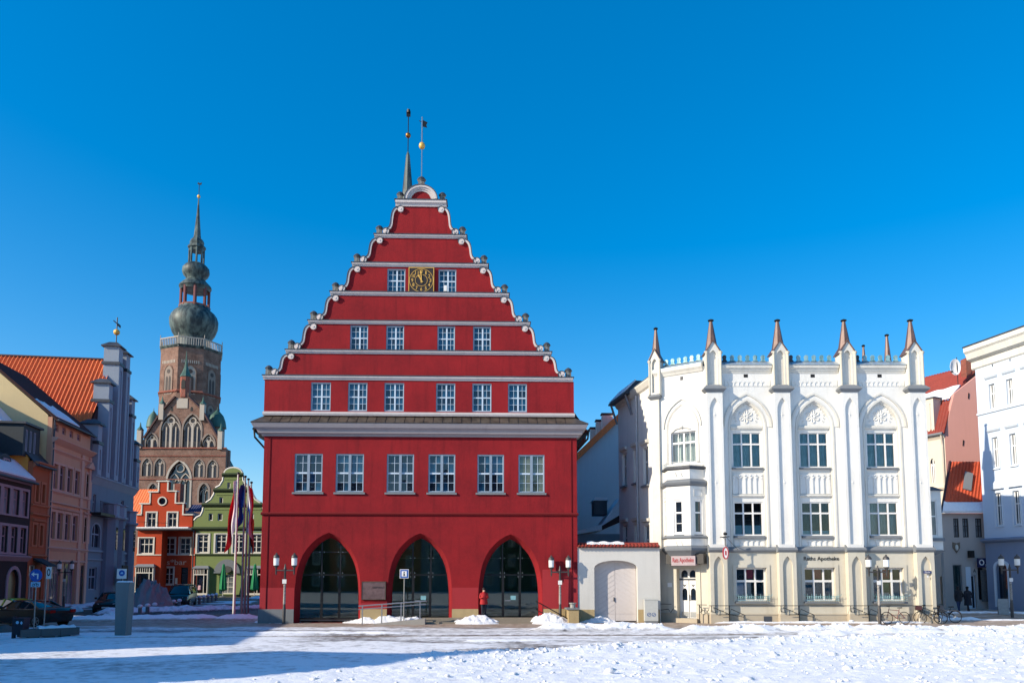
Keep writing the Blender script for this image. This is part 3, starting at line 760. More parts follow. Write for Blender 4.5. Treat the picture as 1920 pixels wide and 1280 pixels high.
for s in range(7):
    for sg in (0, 1): urn(LW[s][sg] + (0.26 if sg == 0 else -0.26), LW[s][3] + 0.09, 0.86)
# crowning half-round pediment
zt = LW[6][3] + 0.09; r0 = (R.x(819.5, 370) - R.x(759.5, 370)) / 2; r1 = (R.x(807, 370) - R.x(769.5, 370)) / 2; rh = rz(349.5) - zt
aa = [pi * k / 20 for k in range(21)]
for ra, rb, y0 in ((1.0, 0.86, -0.2), (0.86, 0.74, -0.12), (0.74, r1 / r0, -0.05)):
    part('pediment_arch', MB().arc_band([(cx + r0 * ra * cos(t), zt + rh * ra * sin(t)) for t in aa], [(cx + r0 * rb * cos(t), zt + rh * rb * sin(t)) for t in aa], y0, 0.45), LEDGE, gab, R)
part('pediment_cover', MB().arc_band([(cx + (r0 + 0.05) * cos(t), zt + (rh + 0.05) * sin(t)) for t in aa], [(cx + r0 * 1.003 * cos(t), zt + rh * 1.003 * sin(t)) for t in aa], -0.23, 0.5), LEAD, gab, R)
part('pediment_field', MB().prism([(cx + r1 * 1.02 * cos(t), zt + rh * r1 / r0 * 1.02 * sin(t)) for t in aa], 0.02, 0.4), RED, gab, R)
urn(cx, zt + rh + 0.03, 1.0)
# weather vane above the gable
zv = zt + rh + 0.72
m = MB().tube([(cx, 0.2, zv), (cx, 0.2, rz(262))], 0.035, 6); m.tube([(cx, 0.2, rz(262)), (cx, 0.2, rz(216))], 0.045, 6); vn = part('weather_vane', m, STEEL, TH, R)
part('gilded_ball', MB().ball((cx, 0.2, rz(270)), 0.2, 14, 8, 1.15), GOLD, vn, R, 60)
m = MB().prism([(cx + 0.05, rz(234)), (cx + 0.32, rz(236)), (cx + 0.26, rz(231)), (cx + 0.34, rz(226)), (cx + 0.05, rz(222))], 0.185, 0.215); m.tube([(cx - 0.2, 0.2, rz(223)), (cx, 0.2, rz(226))], 0.02, 6); part('vane_flag', m, IRON, vn, R)
# roof and ridge turret behind the gable
zr0, zr1 = za0 - 0.25, zt - 0.1; ox = 0.75
roof = MB()
roof.prism([(RX0 - ox, zr0 - 0.1), (cx, zr1 - 0.1), (RX1 + ox, zr0 - 0.1), (RX1 + ox, zr0 - 0.35), (RX0 - ox, zr0 - 0.35)], 1.25, D + 0.6)
ro = part('roof', roof, TILED, TH, R)
prof = [(GHX * 0 + (cx - RX0 + ox), zr0)]
for sg in (-1, 1):
    xe = RX0 - ox if sg < 0 else RX1 + ox
    P = R.w(xe, 0.6, zr0); E = R.n * (D - 0.2); U = R.w(cx, 0.6, zr1) - P
    tile_slope('tile_slope', P, E, U, TILER, ro, 0.3, 0.4)
for sg, xe in ((-1, RX0 - 0.82), (1, RX1 + 0.82)):
    gm = MB(); gm.tube([(xe, 0.5, za0 - 0.2), (xe, D, za0 - 0.2)], 0.09, 8); gm.tube([(xe, 0.6, za0 - 0.25), (xe - sg * 0.05, 0.6, za0 - 0.7), (xe - sg * 0.75, 0.75, za0 - 1.5), (xe - sg * 0.75, 0.75, za0 - 1.9)], 0.06, 8)
    for k in range(5): gm.bar((xe - sg * 0.05, 0.7 + k * 1.2, za0 - 0.3), (xe - sg * 0.8, 0.7 + k * 1.2, za0 - 1.0), 0.14, 0.14)
    part('gutter', gm, IRON, TH, R)
R11 = 11.0
sx, sz0 = R.px(764, 362, R11); zz = lambda v: R.z(764, v, R11)
tur = part('ridge_turret', MB().lathe([(0.62, zz(420)), (0.42, zz(362)), (0.15, zz(292)), (0.1, zz(288)), (0.045, zz(285))], 8, (sx, R11, 0)), VERD, TH, R)
m = MB().tube([(sx, R11, zz(286)), (sx, R11, zz(207))], 0.035, 6); m.lathe([(0.05, 0), (0.14, 0.05), (0.14, 0.3), (0.05, 0.35)], 8, (sx, R11, zz(213))); m.prism([(sx - 0.15, zz(219)), (sx + 0.16, zz(219)), (sx + 0.17, zz(209)), (sx, zz(213)), (sx - 0.17, zz(208))], R11 - 0.02, R11 + 0.02); part('turret_finial', m, IRON, tur, R)
part('gilded_ball', MB().ball((sx, R11, zz(254)), 0.21, 14, 8), simple('old_gilding', lin(150, 100, 44), 0.35, 0.8), tur, R, 60)
# windows
def hall_glass(row):
    def f(i, j): return random.choice([GDARK, GDARK, GDARK, GBLUE])
    return f
WV = [(0.5, 0.13), (0.28, 0.025), (0.74, 0.025)]; WH = [(0.5, 0.10), (0.255, 0.022), (0.765, 0.022)]
for k, w in enumerate(ROWA):
    gl = GOLIVE if k == 5 else (lambda i, j, k=k: GBLUE if (k in (1, 4) and j > 1 and i > 0) else random.choice([GDARK, GDARK, GDARK, GBLUE]))
    o = window(TH, R, w[0], w[1], w[2] + 0.05, w[3], 0.10, WV, WH, 0.085, WSASH, gl, sill=(0.10, 0.14, 0.10, GREYS), dep=0.09)
    part('casing', MB().wall(rect(w[0] - 0.0, w[1] + 0.0, w[2] + 0.05, w[3]), [rect(w[0] + 0.06, w[1] - 0.06, w[2] + 0.11, w[3] - 0.06)], 0.03, 0.098).box((w[0] + w[1]) / 2 - 0.08, (w[0] + w[1]) / 2 + 0.08, 0.02, 0.1, w[2] + 0.1, w[3] - 0.06), WFRAME, o, R)
for row in (ROWB, ROWC, ROWD):
    for k, w in enumerate(row):
        o = window(gab, R, w[0], w[1], w[2] + 0.02, w[3], 0.10, [(0.53, 0.09), (0.30, 0.022), (0.75, 0.022)], [(0.5, 0.07), (0.26, 0.02), (0.76, 0.02)], 0.075, WSASH, lambda i, j: random.choice([GBLUE, GBLUE, GDARK]), dep=0.08)
        part('casing', MB().wall(rect(*w), [rect(w[0] + 0.05, w[1] - 0.04, w[2] + 0.05, w[3] - 0.05)], 0.03, 0.098), WFRAME, o, R)
w = ROWD[1]; part('paper_sheet', MB().box(w[0] + 0.33, w[0] + 0.52, 0.09, 0.1, w[2] + 0.15, w[2] + 0.52), WWHITE, gab, R)
# clock
c0 = rwin(767, 813.5, 503, 550.5); ccx, ccz = (c0[0] + c0[1]) / 2, (c0[2] + c0[3]) / 2; hw = (c0[1] - c0[0]) / 2; hw2 = (c0[3] - c0[2]) / 2
ck = part('clock', MB().box(ccx - hw, ccx + hw, -0.10, -0.004, ccz - hw2, ccz + hw2), CLOCKF, TH, R)
m = MB().wall(rect(ccx - hw - 0.02, ccx + hw + 0.02, ccz - hw2 - 0.02, ccz + hw2 + 0.02), [rect(ccx - hw + 0.025, ccx + hw - 0.025, ccz - hw2 + 0.025, ccz + hw2 - 0.025)], -0.125, -0.09)
q = [2 * pi * k / 40 for k in range(41)]
for ra, rb in ((0.97, 0.935), (0.50, 0.47)):
    m.arc_band([(ccx + hw * ra * cos(t), ccz + hw * ra * sin(t)) for t in q], [(ccx + hw * rb * cos(t), ccz + hw * rb * sin(t)) for t in q], -0.118, -0.09)
part('clock_ring', m, GOLD, ck, R)
for k in range(1, 13):
    a = pi / 2 - 2 * pi * k / 12
    lettering('numeral', str(k), GOLD, ck, R, ccx + 0.73 * hw * cos(a), -0.108, ccz + 0.73 * hw * sin(a), 0.12 if k < 10 and k != 1 else (0.07 if k == 1 else 0.2), 0.22, 0.006, 0.008)
def hand(a, L, w0):
    d = (cos(a), sin(a)); n_ = (-d[1], d[0]); P = lambda l, s: (ccx + d[0] * l + n_[0] * s, ccz + d[1] * l + n_[1] * s)
    return MB().prism([P(-0.16, -w0), P(-0.16, w0), P(L * 0.62, w0 * 0.55), P(L * 0.72, w0 * 1.5), P(L, 0), P(L * 0.72, -w0 * 1.5), P(L * 0.62, -w0 * 0.55)], -0.15 if L > 0.5 else -0.136, -0.138 if L > 0.5 else -0.124)
part('hour_hand', hand(radians(90 + 31), 0.42, 0.05), GOLD, ck, R); part('minute_hand', hand(radians(90 + 3), 0.66, 0.045), GOLD, ck, R)
# bronze plaque between the arches
p0 = rwin(679, 723, 1090, 1123)
pq = part('plaque', MB().box(p0[0], p0[1], -0.07, -0.006, p0[2], p0[3]), simple('plaque_bronze', lin(112, 90, 90), 0.45, 0.4, 0.25, 4, bumpy=0.5), TH, R)
part('plaque_rim', MB().wall(rect(p0[0] - 0.02, p0[1] + 0.02, p0[2] - 0.02, p0[3] + 0.02), [rect(p0[0] + 0.02, p0[1] - 0.02, p0[2] + 0.02, p0[3] - 0.02)], -0.085, -0.02), BRONZE, pq, R)
lettering('plaque_lettering', 'GREIFSWALD', BLACK, pq, R, p0[1] - 0.42, -0.073, p0[3] - 0.34, 0.72, 0.11, 0.004)
# steps before the middle and right arch
for k in range(3):
    part('stone_step', MB().box(R.x(798 - k * 3, 1150) , R.x(1012, 1150) + 0.25 - k * 0.012, -1.05 + k * 0.33, -0.075 if k < 2 else -0.08, -0.05, 0.10 + k * 0.11), plaster('step_stone%d' % k, lin(140, 130, 116), 0.4, 0.6), TH, R)

# ---------------------------------------------------------------- white gothic-revival corner house
_p = at_depth(1331.0, 1150, 44.7)
Wf = Fr(_p.x, _p.y)                                            # front facade
WX1 = Wf.x(1741, 1000)
WH_ = thing('corner_house', 'white gothic revival corner house with pinnacled piers and a cream ground floor', 'house', Wf.w(WX1 / 2, 0, 0))
wz = lambda v, u=1530: Wf.z(u, v)
def wrect(u0, u1, v0, v1, fr=Wf, y=0.0):
    um, vm = (u0 + u1) / 2, (v0 + v1) / 2
    return fr.px(u0, vm, y)[0], fr.px(u1, vm, y)[0], fr.px(um, v1, y)[1], fr.px(um, v0, y)[1]
PW = 0.96; PCX = [PW / 2, 0, 0, WX1 - PW / 2]; PCX = [PCX[0] + (PCX[3] - PCX[0]) * k / 3 for k in range(4)]
ZS, ZT = wz(1030), wz(686)                                     # string course, top of the wall
BAYS = [(PCX[k] + PW / 2, PCX[k + 1] - PW / 2) for k in range(3)]
UPW, MIW, GRW, REC, ARC = [], [], [], [], []
zU0, zU1, zM0, zM1, zG0, zG1 = wz(875), wz(809), wz(1003), wz(940), wz(1126), wz(1064)
for a, b_ in BAYS:
    c = (a + b_) / 2; hw = 0.88
    UPW.append((c - hw, c + hw, zU0, zU1)); MIW.append((c - hw, c + hw, zM0, zM1)); GRW.append((c - hw - 0.02, c + hw + 0.02, zG0, zG1))
    REC.append((c - hw - 0.06, c + hw + 0.06))
# wall in three layers: outer skin with tall pointed recesses, inner skin with the window openings, cream base below
ztop = wz(752); zspr = wz(800)
outer_h = [parch(r[0] - 0.10, r[1] + 0.10, zspr, ztop, 9, ZS + 0.16) for r in REC]
m = MB().wall(rect(0, WX1, ZS + 0.02, ZT), outer_h, 0, 0.22); part('wall', m, WHITE, WH_, Wf)
zv0, zv1 = wz(707.5), wz(701.5)
m = MB().wall(rect(0, WX1, ZS + 0.02, ZT), [rect(*w) for w in UPW + MIW], 0.223, 0.5); part('wall', m, WHITE, WH_, Wf)
m = MB().wall(rect(0.0, WX1, 0, ZS), [rect(*w) for w in GRW], 0.0, 0.45); part('base_wall', m, CREAM, WH_, Wf)
m = MB(); m.box(WX1 - 0.4, WX1 - 0.004, 0.5, 12, 0, ZT - 0.02); m.box(0.6, WX1, 12, 12.3, 0, ZT - 0.02); m.box(0.2, WX1 - 0.41, 0.55, 12, ZT - 0.35, ZT - 0.1); m.box(0.3, WX1 - 0.41, 3.0, 3.1, 0, ZT - 0.3)
m.box(0.3, WX1 - 0.4, 0.55, 3.0, ZS - 0.15, ZS); m.box(0.3, WX1 - 0.4, 0.55, 3.0, wz(885), wz(882)); part('side_wall', m, WHITE, WH_, Wf)
part('plinth', MB().prismx([(-0.08, -0.1), (-0.08, wz(1152)), (-0.004, wz(1149.5)), (-0.004, -0.1)], 0.02, WX1 - 0.01), PLINTH, WH_, Wf)
part('string_course', MB().prismx([(-0.002, ZS - 0.16), (-0.10, ZS - 0.14), (-0.16, ZS - 0.04), (-0.16, ZS + 0.02), (-0.002, ZS + 0.17)], -0.05, WX1 + 0.14), GREYS, WH_, Wf)
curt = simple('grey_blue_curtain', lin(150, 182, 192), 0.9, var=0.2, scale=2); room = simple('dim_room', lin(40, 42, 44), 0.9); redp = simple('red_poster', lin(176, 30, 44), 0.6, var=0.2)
PINK = simple('pale_poster', lin(206, 196, 196), 0.6)
def curtain(parent, fr, x0, x1, z0, z1, y=0.5, mat=None):
    n = int((x1 - x0) / 0.035); P = [(x0 + (x1 - x0) * i / n, y + 0.05 * sin(i * 1.25 + 0.6 * sin(i * 0.31)) + 0.02 * sin(i * 0.37)) for i in range(n + 1)]
    m = MB().add([(x, yy, z0) for x, yy in P] + [(x, yy, z1) for x, yy in P], [(i, i + 1, n + 2 + i, n + 1 + i) for i in range(n)])
    return part('curtain', m, mat or curt, parent, fr, 70)
for k, (a, b_) in enumerate(BAYS):
    c = (a + b_) / 2; bw = b_ - a
    # upper window with hood arch and rosette
    u = UPW[k]; o = window(WH_, Wf, *u, 0.27, [(0.335, 0.085), (0.665, 0.085)], [(0.665, 0.10)], 0.07, WWHITE, CLEAR, sill=(-0.02, 0.12, 0.05, GREYS), dep=0.1)
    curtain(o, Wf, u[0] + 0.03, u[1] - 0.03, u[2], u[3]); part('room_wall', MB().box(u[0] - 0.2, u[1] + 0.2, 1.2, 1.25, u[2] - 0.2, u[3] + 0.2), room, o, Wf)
    mm = MIW[k]; o = window(WH_, Wf, *mm, 0.27, [(0.335, 0.085), (0.665, 0.085)], [(0.665, 0.10)], 0.07, WWHITE, CLEAR, sill=(-0.02, 0.16, 0.05, GREYS), dep=0.1)
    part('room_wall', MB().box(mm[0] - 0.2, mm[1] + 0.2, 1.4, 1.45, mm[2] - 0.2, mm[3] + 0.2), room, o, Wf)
    if k == 2: curtain(o, Wf, mm[0] + 0.03, mm[1] - 0.03, mm[2], mm[3], 0.55, simple('pale_curtain', lin(170, 182, 184), 0.9, var=0.1, scale=2))
    else: part('frosted_film', MB().box(mm[0] + 0.05, mm[1] - 0.05, 0.40, 0.405, mm[2] + 0.05, mm[2] + (0.62 if k == 0 else 0.3)), simple('blue_film%d' % k, lin(110, 165, 186), 0.5, var=0.1), o, Wf)
    g = GRW[k]; o = window(WH_, Wf, *g, 0.20, [(0.335, 0.10), (0.665, 0.10)], [(0.60, 0.13)], 0.09, WWHITE, CLEAR, dep=0.1)
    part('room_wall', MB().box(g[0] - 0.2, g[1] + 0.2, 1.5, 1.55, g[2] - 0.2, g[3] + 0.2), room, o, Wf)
    part('poster', MB().box(c - 0.2, c + 0.2, 0.34, 0.345, g[2] + (g[3] - g[2]) * 0.68, g[3] - 0.12), redp, o, Wf)
    if k == 0: part('poster', MB().box(g[0] + 0.12, g[0] + 0.55, 0.4, 0.405, g[2] + 0.3, g[2] + 1.1), simple('blue_poster', lin(120, 150, 190), 0.6), o, Wf); part('poster', MB().box(c - 0.18, c + 0.1, 0.42, 0.425, g[2] + 0.3, g[2] + 1.1), PINK, o, Wf)
    if k == 2: part('poster', MB().box(c - 0.22, c + 0.22, 0.4, 0.405, g[2] + 0.55, g[2] + 1.15), simple('green_poster', lin(20, 92, 70), 0.6), o, Wf); part('poster', MB().box(c - 0.22, c + 0.2, 0.4, 0.405, g[2] + 0.1, g[2] + 0.5), PINK, o, Wf)
    hm = MB().wall(rect(g[0] - 0.20, g[1] + 0.20, g[2] - 0.02, g[3] + 0.20), [rect(g[0] - 0.02, g[1] + 0.02, g[2], g[3] + 0.02)], -0.045, -0.003); part('window_surround', hm, CREAM, o, Wf)
    part('sill', MB().prismx([(-0.20, g[2] - 0.14), (-0.2, g[2] - 0.06), (0.15, g[2] + 0.0), (0.15, g[2] - 0.14)], g[0] - 0.10, g[1] + 0.1), GREYS, o, Wf)
    # iron flower-box guard
    im = MB(); z0 = g[2] + 0.02
    for zz_ in (z0 + 0.02, z0 + 0.16, z0 + 0.27): im.tube([(g[0] + 0.02, -0.17, zz_), (g[1] + 0.14, -0.17, zz_)], 0.012, 5)
    for q in range(15):
        x = g[0] + 0.05 + (g[1] - g[0] + 0.04) * q / 14; im.tube([(x, -0.17, z0 - 0.05), (x, -0.17, z0 + (0.40 if q % 2 == 0 else 0.3)), ], 0.010, 5)
        if q < 14: im.tube([(x + 0.062 + 0.05 * cos(t * pi / 4), -0.17, z0 + 0.215 + 0.05 * sin(t * pi / 4)) for t in range(8)], 0.008, 4, closed=True)
    for x, sg in ((g[0] + 0.02, -1), (g[1] + 0.12, 1)): im.tube([(x, 0.0, z0 + 0.27), (x, -0.17, z0 + 0.27), (x + sg * 0.1, -0.2, z0 + 0.3), (x + sg * 0.14, -0.2, z0 + 0.4)], 0.012, 5)
    part('window_guard', im, TEAL, o, Wf)
    # hood mould and inner archivolt
    fh = lambda e: parch(c - bw / 2 + 0.10 - e, c + bw / 2 - 0.10 + e, wz(800), wz(737) + e * 1.3, 10)
    part('hood_mould', MB().arc_band(fh(0.0), fh(-0.09), -0.09, -0.002), OFFW, WH_, Wf)
    part('arch_field', MB().arc_band(fh(-0.10), fh(-0.28), -0.035, -0.002), WHITE, WH_, Wf)
    r = REC[k]; fi = lambda e: [(r[1] + 0.10 + e, ZS + 0.17)] + parch(r[0] - 0.10 - e, r[1] + 0.10 + e, zspr, ztop + e * 1.3, 9) + [(r[0] - 0.10 - e, ZS + 0.17)]
    part('archivolt', MB().arc_band(fi(0.12), fi(0.02), -0.05, -0.003), OFFW, WH_, Wf)
    part('archivolt', MB().arc_band(fi(-0.001), fi(-0.07), 0.10, 0.221), OFFW, WH_, Wf)
    # tracery rosette
    tm = MB(); tc = (c, wz(779)); rr = 0.62
    for q in range(6):
        a_ = pi / 2 + q * pi / 3; pts = []
        for s_ in range(13):
            th = 2 * pi * s_ / 12; lx, ly = 0.36 + 0.26 * cos(th), 0.15 * sin(th) * (0.8 + 0.5 * cos(th)); pts.append((tc[0] + rr * (lx * cos(a_) - ly * sin(a_)) * 1.05, 0.205, tc[1] + rr * (lx * sin(a_) + ly * cos(a_)) * 1.05))
        tm.tube(pts[:-1], 0.035, 6, closed=True)
    tm.tube([(tc[0] + rr * 0.16 * cos(t), 0.21, tc[1] + rr * 0.16 * sin(t)) for t in [2 * pi * q / 10 for q in range(10)]], 0.05, 6, closed=True)
    for q in range(14):
        a_ = pi * q / 13 * 1.3 - 0.15 * pi; tm.tube([(tc[0] + rr * (1.08 + 0.09 * cos(t)) * cos(a_), 0.21, tc[1] + rr * (1.08 + 0.09 * cos(t)) * sin(a_) + 0.05 * sin(t)) for t in [2 * pi * j / 7 for j in range(7)]], 0.022, 5, closed=True)
    part('rosette', tm, WHITE, WH_, Wf, 60)
    part('lintel', MB().prismx([(0.12, wz(803)), (0.09, wz(800)), (0.12, wz(797)), (0.222, wz(797)), (0.222, wz(803))], r[0] - 0.02, r[1] + 0.02), OFFW, WH_, Wf)
    part('lintel', MB().prismx([(0.12, wz(930)), (0.09, wz(928)), (0.12, wz(926)), (0.222, wz(926)), (0.222, wz(930))], r[0] - 0.02, r[1] + 0.02), OFFW, WH_, Wf)
    # blind lancets under the upper window and small ones under the lower window
    for zt_, zb_, n_, nm in ((wz(887), wz(925), 5, 'lancet_panel'), (wz(1011.5), wz(1023), 5, 'lancet_panel')):
        w_ = (r[1] - r[0]) - 0.24; x_ = r[0] + 0.12; cw = w_ / n_
        hs = [parch(x_ + cw * j + cw * 0.14, x_ + cw * (j + 1) - cw * 0.14, zt_ - (0.42 if n_ == 5 and zt_ - zb_ > 0.8 else 0.16), zt_ - (0.16 if zt_ - zb_ > 0.8 else 0.02), 4, zb_ + 0.02) for j in range(n_)]
        pm = MB().wall(rect(r[0] + 0.02, r[1] - 0.02, zb_, zt_), hs, 0.172, 0.222)
        if zt_ - zb_ > 0.8:
            for j in range(n_ + 1): pm.ball((x_ + cw * j, 0.172, zt_ - 0.10), 0.06, 6, 4); pm.ball((x_ + cw * (j if j else 0.02), 0.172, zt_ - 0.28), 0.045, 6, 4)
        part(nm, pm, WHITE, WH_, Wf)
    # cornice, frieze, flashing, cresting
    part('cornice', MB().prismx([(0, wz(699)), (-0.06, wz(698)), (-0.07, wz(696)), (-0.12, wz(695)), (-0.13, wz(692.5)), (-0.22, wz(691)), (-0.25, wz(686.5)), (0, wz(686.5))], a + 0.02, b_ - 0.02), OFFW, WH_, Wf)
    zf = wz(715)
    fm = MB().wall(rect(a + 0.25, b_ - 0.1, zf - 0.30, zf + 0.06), [rarch(a + 0.29 + j * 0.28, a + 0.51 + j * 0.28, zf - 0.16, 0.12, 5, zf - 0.28) for j in range(int((bw - 0.5) / 0.28))], -0.03, -0.002); fm.box(a + 0.25, b_ - 0.1, -0.025, -0.002, wz(700), wz(699.2)); part('frieze', fm, WHITE, WH_, Wf)
    part('vent_hole', MB().box(c - 0.13, c + 0.13, -0.004, 0.05, zv0, zv1), BLACK, WH_, Wf)
    zf0, zf1 = wz(686), wz(674)
    n_ = 3
    fl = part('flashing', MB().prismx([(-0.27, zf0), (-0.27, zf0 + 0.03), (0.35, zf1), (0.35, zf0)], a - 0.0, b_ + 0.0), ZINC, WH_, Wf)
    for j in range(1, n_): x = a + bw * j / n_; part('seam', MB().bar((x, -0.275, zf0 + 0.04), (x, 0.34, zf1 + 0.012), 0.02, 0.02, (1, 0, 0)), ZINC, fl, Wf)
    ncr = 6
    for j in range(ncr):
        x = a + bw * (j + 0.75) / (ncr + 0.6); zc = zf1 + 0.02
        cm = MB().prism([(x - 0.17, zc - 0.05), (x + 0.17, zc - 0.05), (x + 0.09, zc + 0.05), (x + 0.11, zc + 0.13), (x + 0.13, zc + 0.24), (x + 0.06, zc + 0.33), (x - 0.06, zc + 0.33), (x - 0.13, zc + 0.24), (x - 0.11, zc + 0.13), (x - 0.09, zc + 0.05)], 0.22, 0.30)
        part('cresting_leaf', cm, TEAL if j else LEAD, WH_, Wf)
# piers with pinnacles
def pinnacle(fr, x, zb, zt_, k=1.0, parent=None, back=0.0):
    """gabled niche turret with a copper spirelet; origin on top of the pier"""
    w = 0.46 * k; y0, y1 = -0.32 * k, 0.42 * k
    zg = zb + (zt_ - zb) * 0.50; zp_ = zb + (zt_ - zb) * 0.66
    m = MB().wall([(x - w, zb), (x + w, zb), (x + w, zg), (x, zp_), (x - w, zg)], [parch(x - w * 0.52, x + w * 0.52, zg - 0.25, zg + 0.12, 5, zb + 0.16)], y0, y0 + 0.16)
    m.wall([(x - w, zb), (x + w, zb), (x + w, zg), (x, zp_), (x - w, zg)], [], y0 + 0.163, y1)
    o = part('pinnacle', m, OFFW, parent, fr)
    cm = MB()
    for sx_ in (-1, 1):
        cm.tube([(x + sx_ * w * 0.93, y0 - 0.02, zb + 0.05), (x + sx_ * w * 0.93, y0 - 0.02, zg - 0.1)], 0.075 * k, 8)
        cm.lathe([(0.08 * k, zg - 0.15), (0.13 * k, zg - 0.02), (0.13 * k, zg + 0.03)], 8, (x + sx_ * w * 0.93, y0 - 0.02, 0))
    part('colonnette', cm, CREAM, o, fr, 40)
    rm = MB()
    e = 0.08
    for sx_ in (-1, 1):                                       # gablet roof
        rm.loft([[(x + sx_ * (w + e), y0 - e, zg - 0.06), (x, y0 - e, zp_ + 0.08), (x, y0 - e, zp_ + 0.0), (x + sx_ * (w + e - 0.02), y0 - e, zg - 0.12)], [(x + sx_ * (w + e), y1 + e, zg - 0.06), (x, y1 + e, zp_ + 0.08), (x, y1 + e, zp_), (x + sx_ * (w + e - 0.02), y1 + e, zg - 0.12)]])
    zs0 = zg + 0.16; rb = w * 0.86; ym = (y0 + y1) / 2
    rm.loft([[(x + rb * cos(pi / 8 + t * pi / 4) * f_, ym + rb * sin(pi / 8 + t * pi / 4) * f_, z) for t in range(8)] for f_, z in ((1.0, zs0), (0.55, zs0 + (zt_ - zs0) * 0.55), (0.24, zt_ - 0.16))])
    part('spirelet', rm, COPPER, o, fr)
    part('finial', MB().lathe([(0.07, zt_ - 0.18), (0.18 * k, zt_ - 0.12), (0.19 * k, zt_ - 0.06), (0.06, zt_)], 8, (x, ym, 0)), IRON, o, fr)
    return o
ZP = wz(727.5)
for k, x in enumerate(PCX):
    w = PW / 2
    m = MB().wall(rect(x - w, x + w, ZS + 0.05, wz(738)), [parch(x - w * 0.66, x + w * 0.66, wz(770), wz(748), 6, ZS + 0.32)], -0.40, -0.28); m.box(x - w, x + w, -0.278, -0.004, ZS + 0.05, wz(738)); po = part('pier', m, WHITE, WH_, Wf)
    m = MB().wall(rect(x - w - 0.03, x + w + 0.03, 0.0, ZS - 0.05), [parch(x - w * 0.62, x + w * 0.62, wz(1062), wz(1042.5), 6, 0.62)], -0.43, -0.31); m.box(x - w - 0.03, x + w + 0.03, -0.308, -0.012, 0, ZS - 0.05); part('pier_base', m, CREAM, WH_, Wf)
    part('pier_plinth', MB().box(x - w - 0.06, x + w + 0.06, -0.47, -0.086, -0.1, wz(1150)), PLINTH, WH_, Wf)
    part('string_course', MB().prismx([(-0.17, ZS - 0.16), (-0.47, ZS - 0.14), (-0.54, ZS - 0.04), (-0.54, ZS + 0.02), (-0.17, ZS + 0.30)], x - w - 0.10, x + w + 0.10), GREYS, WH_, Wf)
    part('pier_cap', MB().loft([[(x - w - e, -0.40 - e, z), (x + w + e, -0.40 - e, z), (x + w + e, 0.02, z), (x - w - e, 0.02, z)] for e, z in ((0.02, wz(738)), (0.20, wz(733)), (0.20, wz(731)), (-0.02, wz(724)))]), GREYS, WH_, Wf)
    pinnacle(Wf, x, wz(728), wz(598), 1.0, WH_)
    cr = MB()                                                  # little cross ornaments in the pier panels
    for vv in (779, 905): cr.bar((x, -0.272, wz(vv) - 0.16), (x, -0.272, wz(vv) + 0.16), 0.05, 0.03); cr.bar((x - 0.13, -0.272, wz(vv)), (x + 0.13, -0.272, wz(vv)), 0.05, 0.03); cr.ball((x, -0.28, wz(vv)), 0.05, 6, 4)
    part('cross_ornament', cr, WHITE, WH_, Wf)
for (u, v, yy, k) in ((1663, 626, 7.5, 0.85), (1619, 646, 11.0, 0.72)):
    x_, z_ = Wf.px(u, v, yy); pinnacle(Wf.sub(0, yy), x_, wz(745), z_, k, WH_)
part('roof', MB().prism([(0.2, ZT - 0.12), (WX1 - 0.2, ZT - 0.12), (WX1 - 1.5, ZT + 0.3), (1.5, ZT + 0.3)], 2.5, 12.2), LEAD, WH_, Wf)
# lettering, street sign, house number
bx = (BAYS[1][0] + BAYS[1][1]) / 2
lettering('wall_lettering', 'Raths Apotheke', BLACK, WH_, Wf, Wf.x(1540, 1047), -0.012, wz(1047.5), Wf.x(1573, 1047) - Wf.x(1507, 1047), 0.30, 0.008, 0.006)
p0 = wrect(1724, 1738, 1069.5, 1074.5); bs = simple('sign_blue', lin(28, 44, 104), 0.4, var=0.04)
sg_ = part('street_sign', MB().box(p0[0], p0[1], -0.46, -0.445, p0[2], p0[3]), bs, WH_, Wf); lettering('sign_lettering', 'Markt', WWHITE, sg_, Wf, (p0[0] + p0[1]) / 2, -0.463, (p0[2] + p0[3]) / 2, (p0[1] - p0[0]) * 0.7, None, 0.002)
p0 = wrect(1730, 1733, 1078, 1082); part('number_sign', MB().box(p0[0], p0[1], -0.46, -0.445, p0[2], p0[3]), WWHITE, WH_, Wf)
p0 = wrect(1705, 1711, 1092, 1099); part('number_plate', MB().box(p0[0], p0[1], -0.03, -0.003, p0[2], p0[3]), GREYS, WH_, Wf)
part('vent_grille', MB().box(Wf.x(1431, 1155), Wf.x(1446, 1155), -0.10, -0.084, 0.05, 0.42), LEAD, WH_, Wf)
# iron rail along the plinth
im = MB(); zr = wz(1134)
im.tube([(-0.2, -0.60, zr), (WX1 - 0.3, -0.60, zr)], 0.02, 6)
for k in range(4):
    x = PCX[k]
    im.tube([(x - 0.55, -0.62, zr), (x - 0.55, -0.62, zr - 0.36), (x - 0.30, -0.62, zr - 0.40), (x - 0.42, -0.62, zr - 0.1), (x + 0.5, -0.62, zr - 0.50), (x + 0.62, -0.62, zr - 0.2), (x + 1.4, -0.62, zr - 0.55), (x + 1.35, -0.62, zr - 0.66), (x + 0.6, -0.62, zr - 0.52), (x - 0.1, -0.62, zr - 0.52)], 0.02, 6)
    im.tube([(x + 0.5, -0.62, 0.0), (x + 0.5, -0.62, zr)], 0.03, 6); im.tube([(x - 0.5, -0.45, zr - 0.3), (x - 0.5, -0.63, zr - 0.3)], 0.02, 6)
part('iron_rail', im, IRON, WH_, Wf)
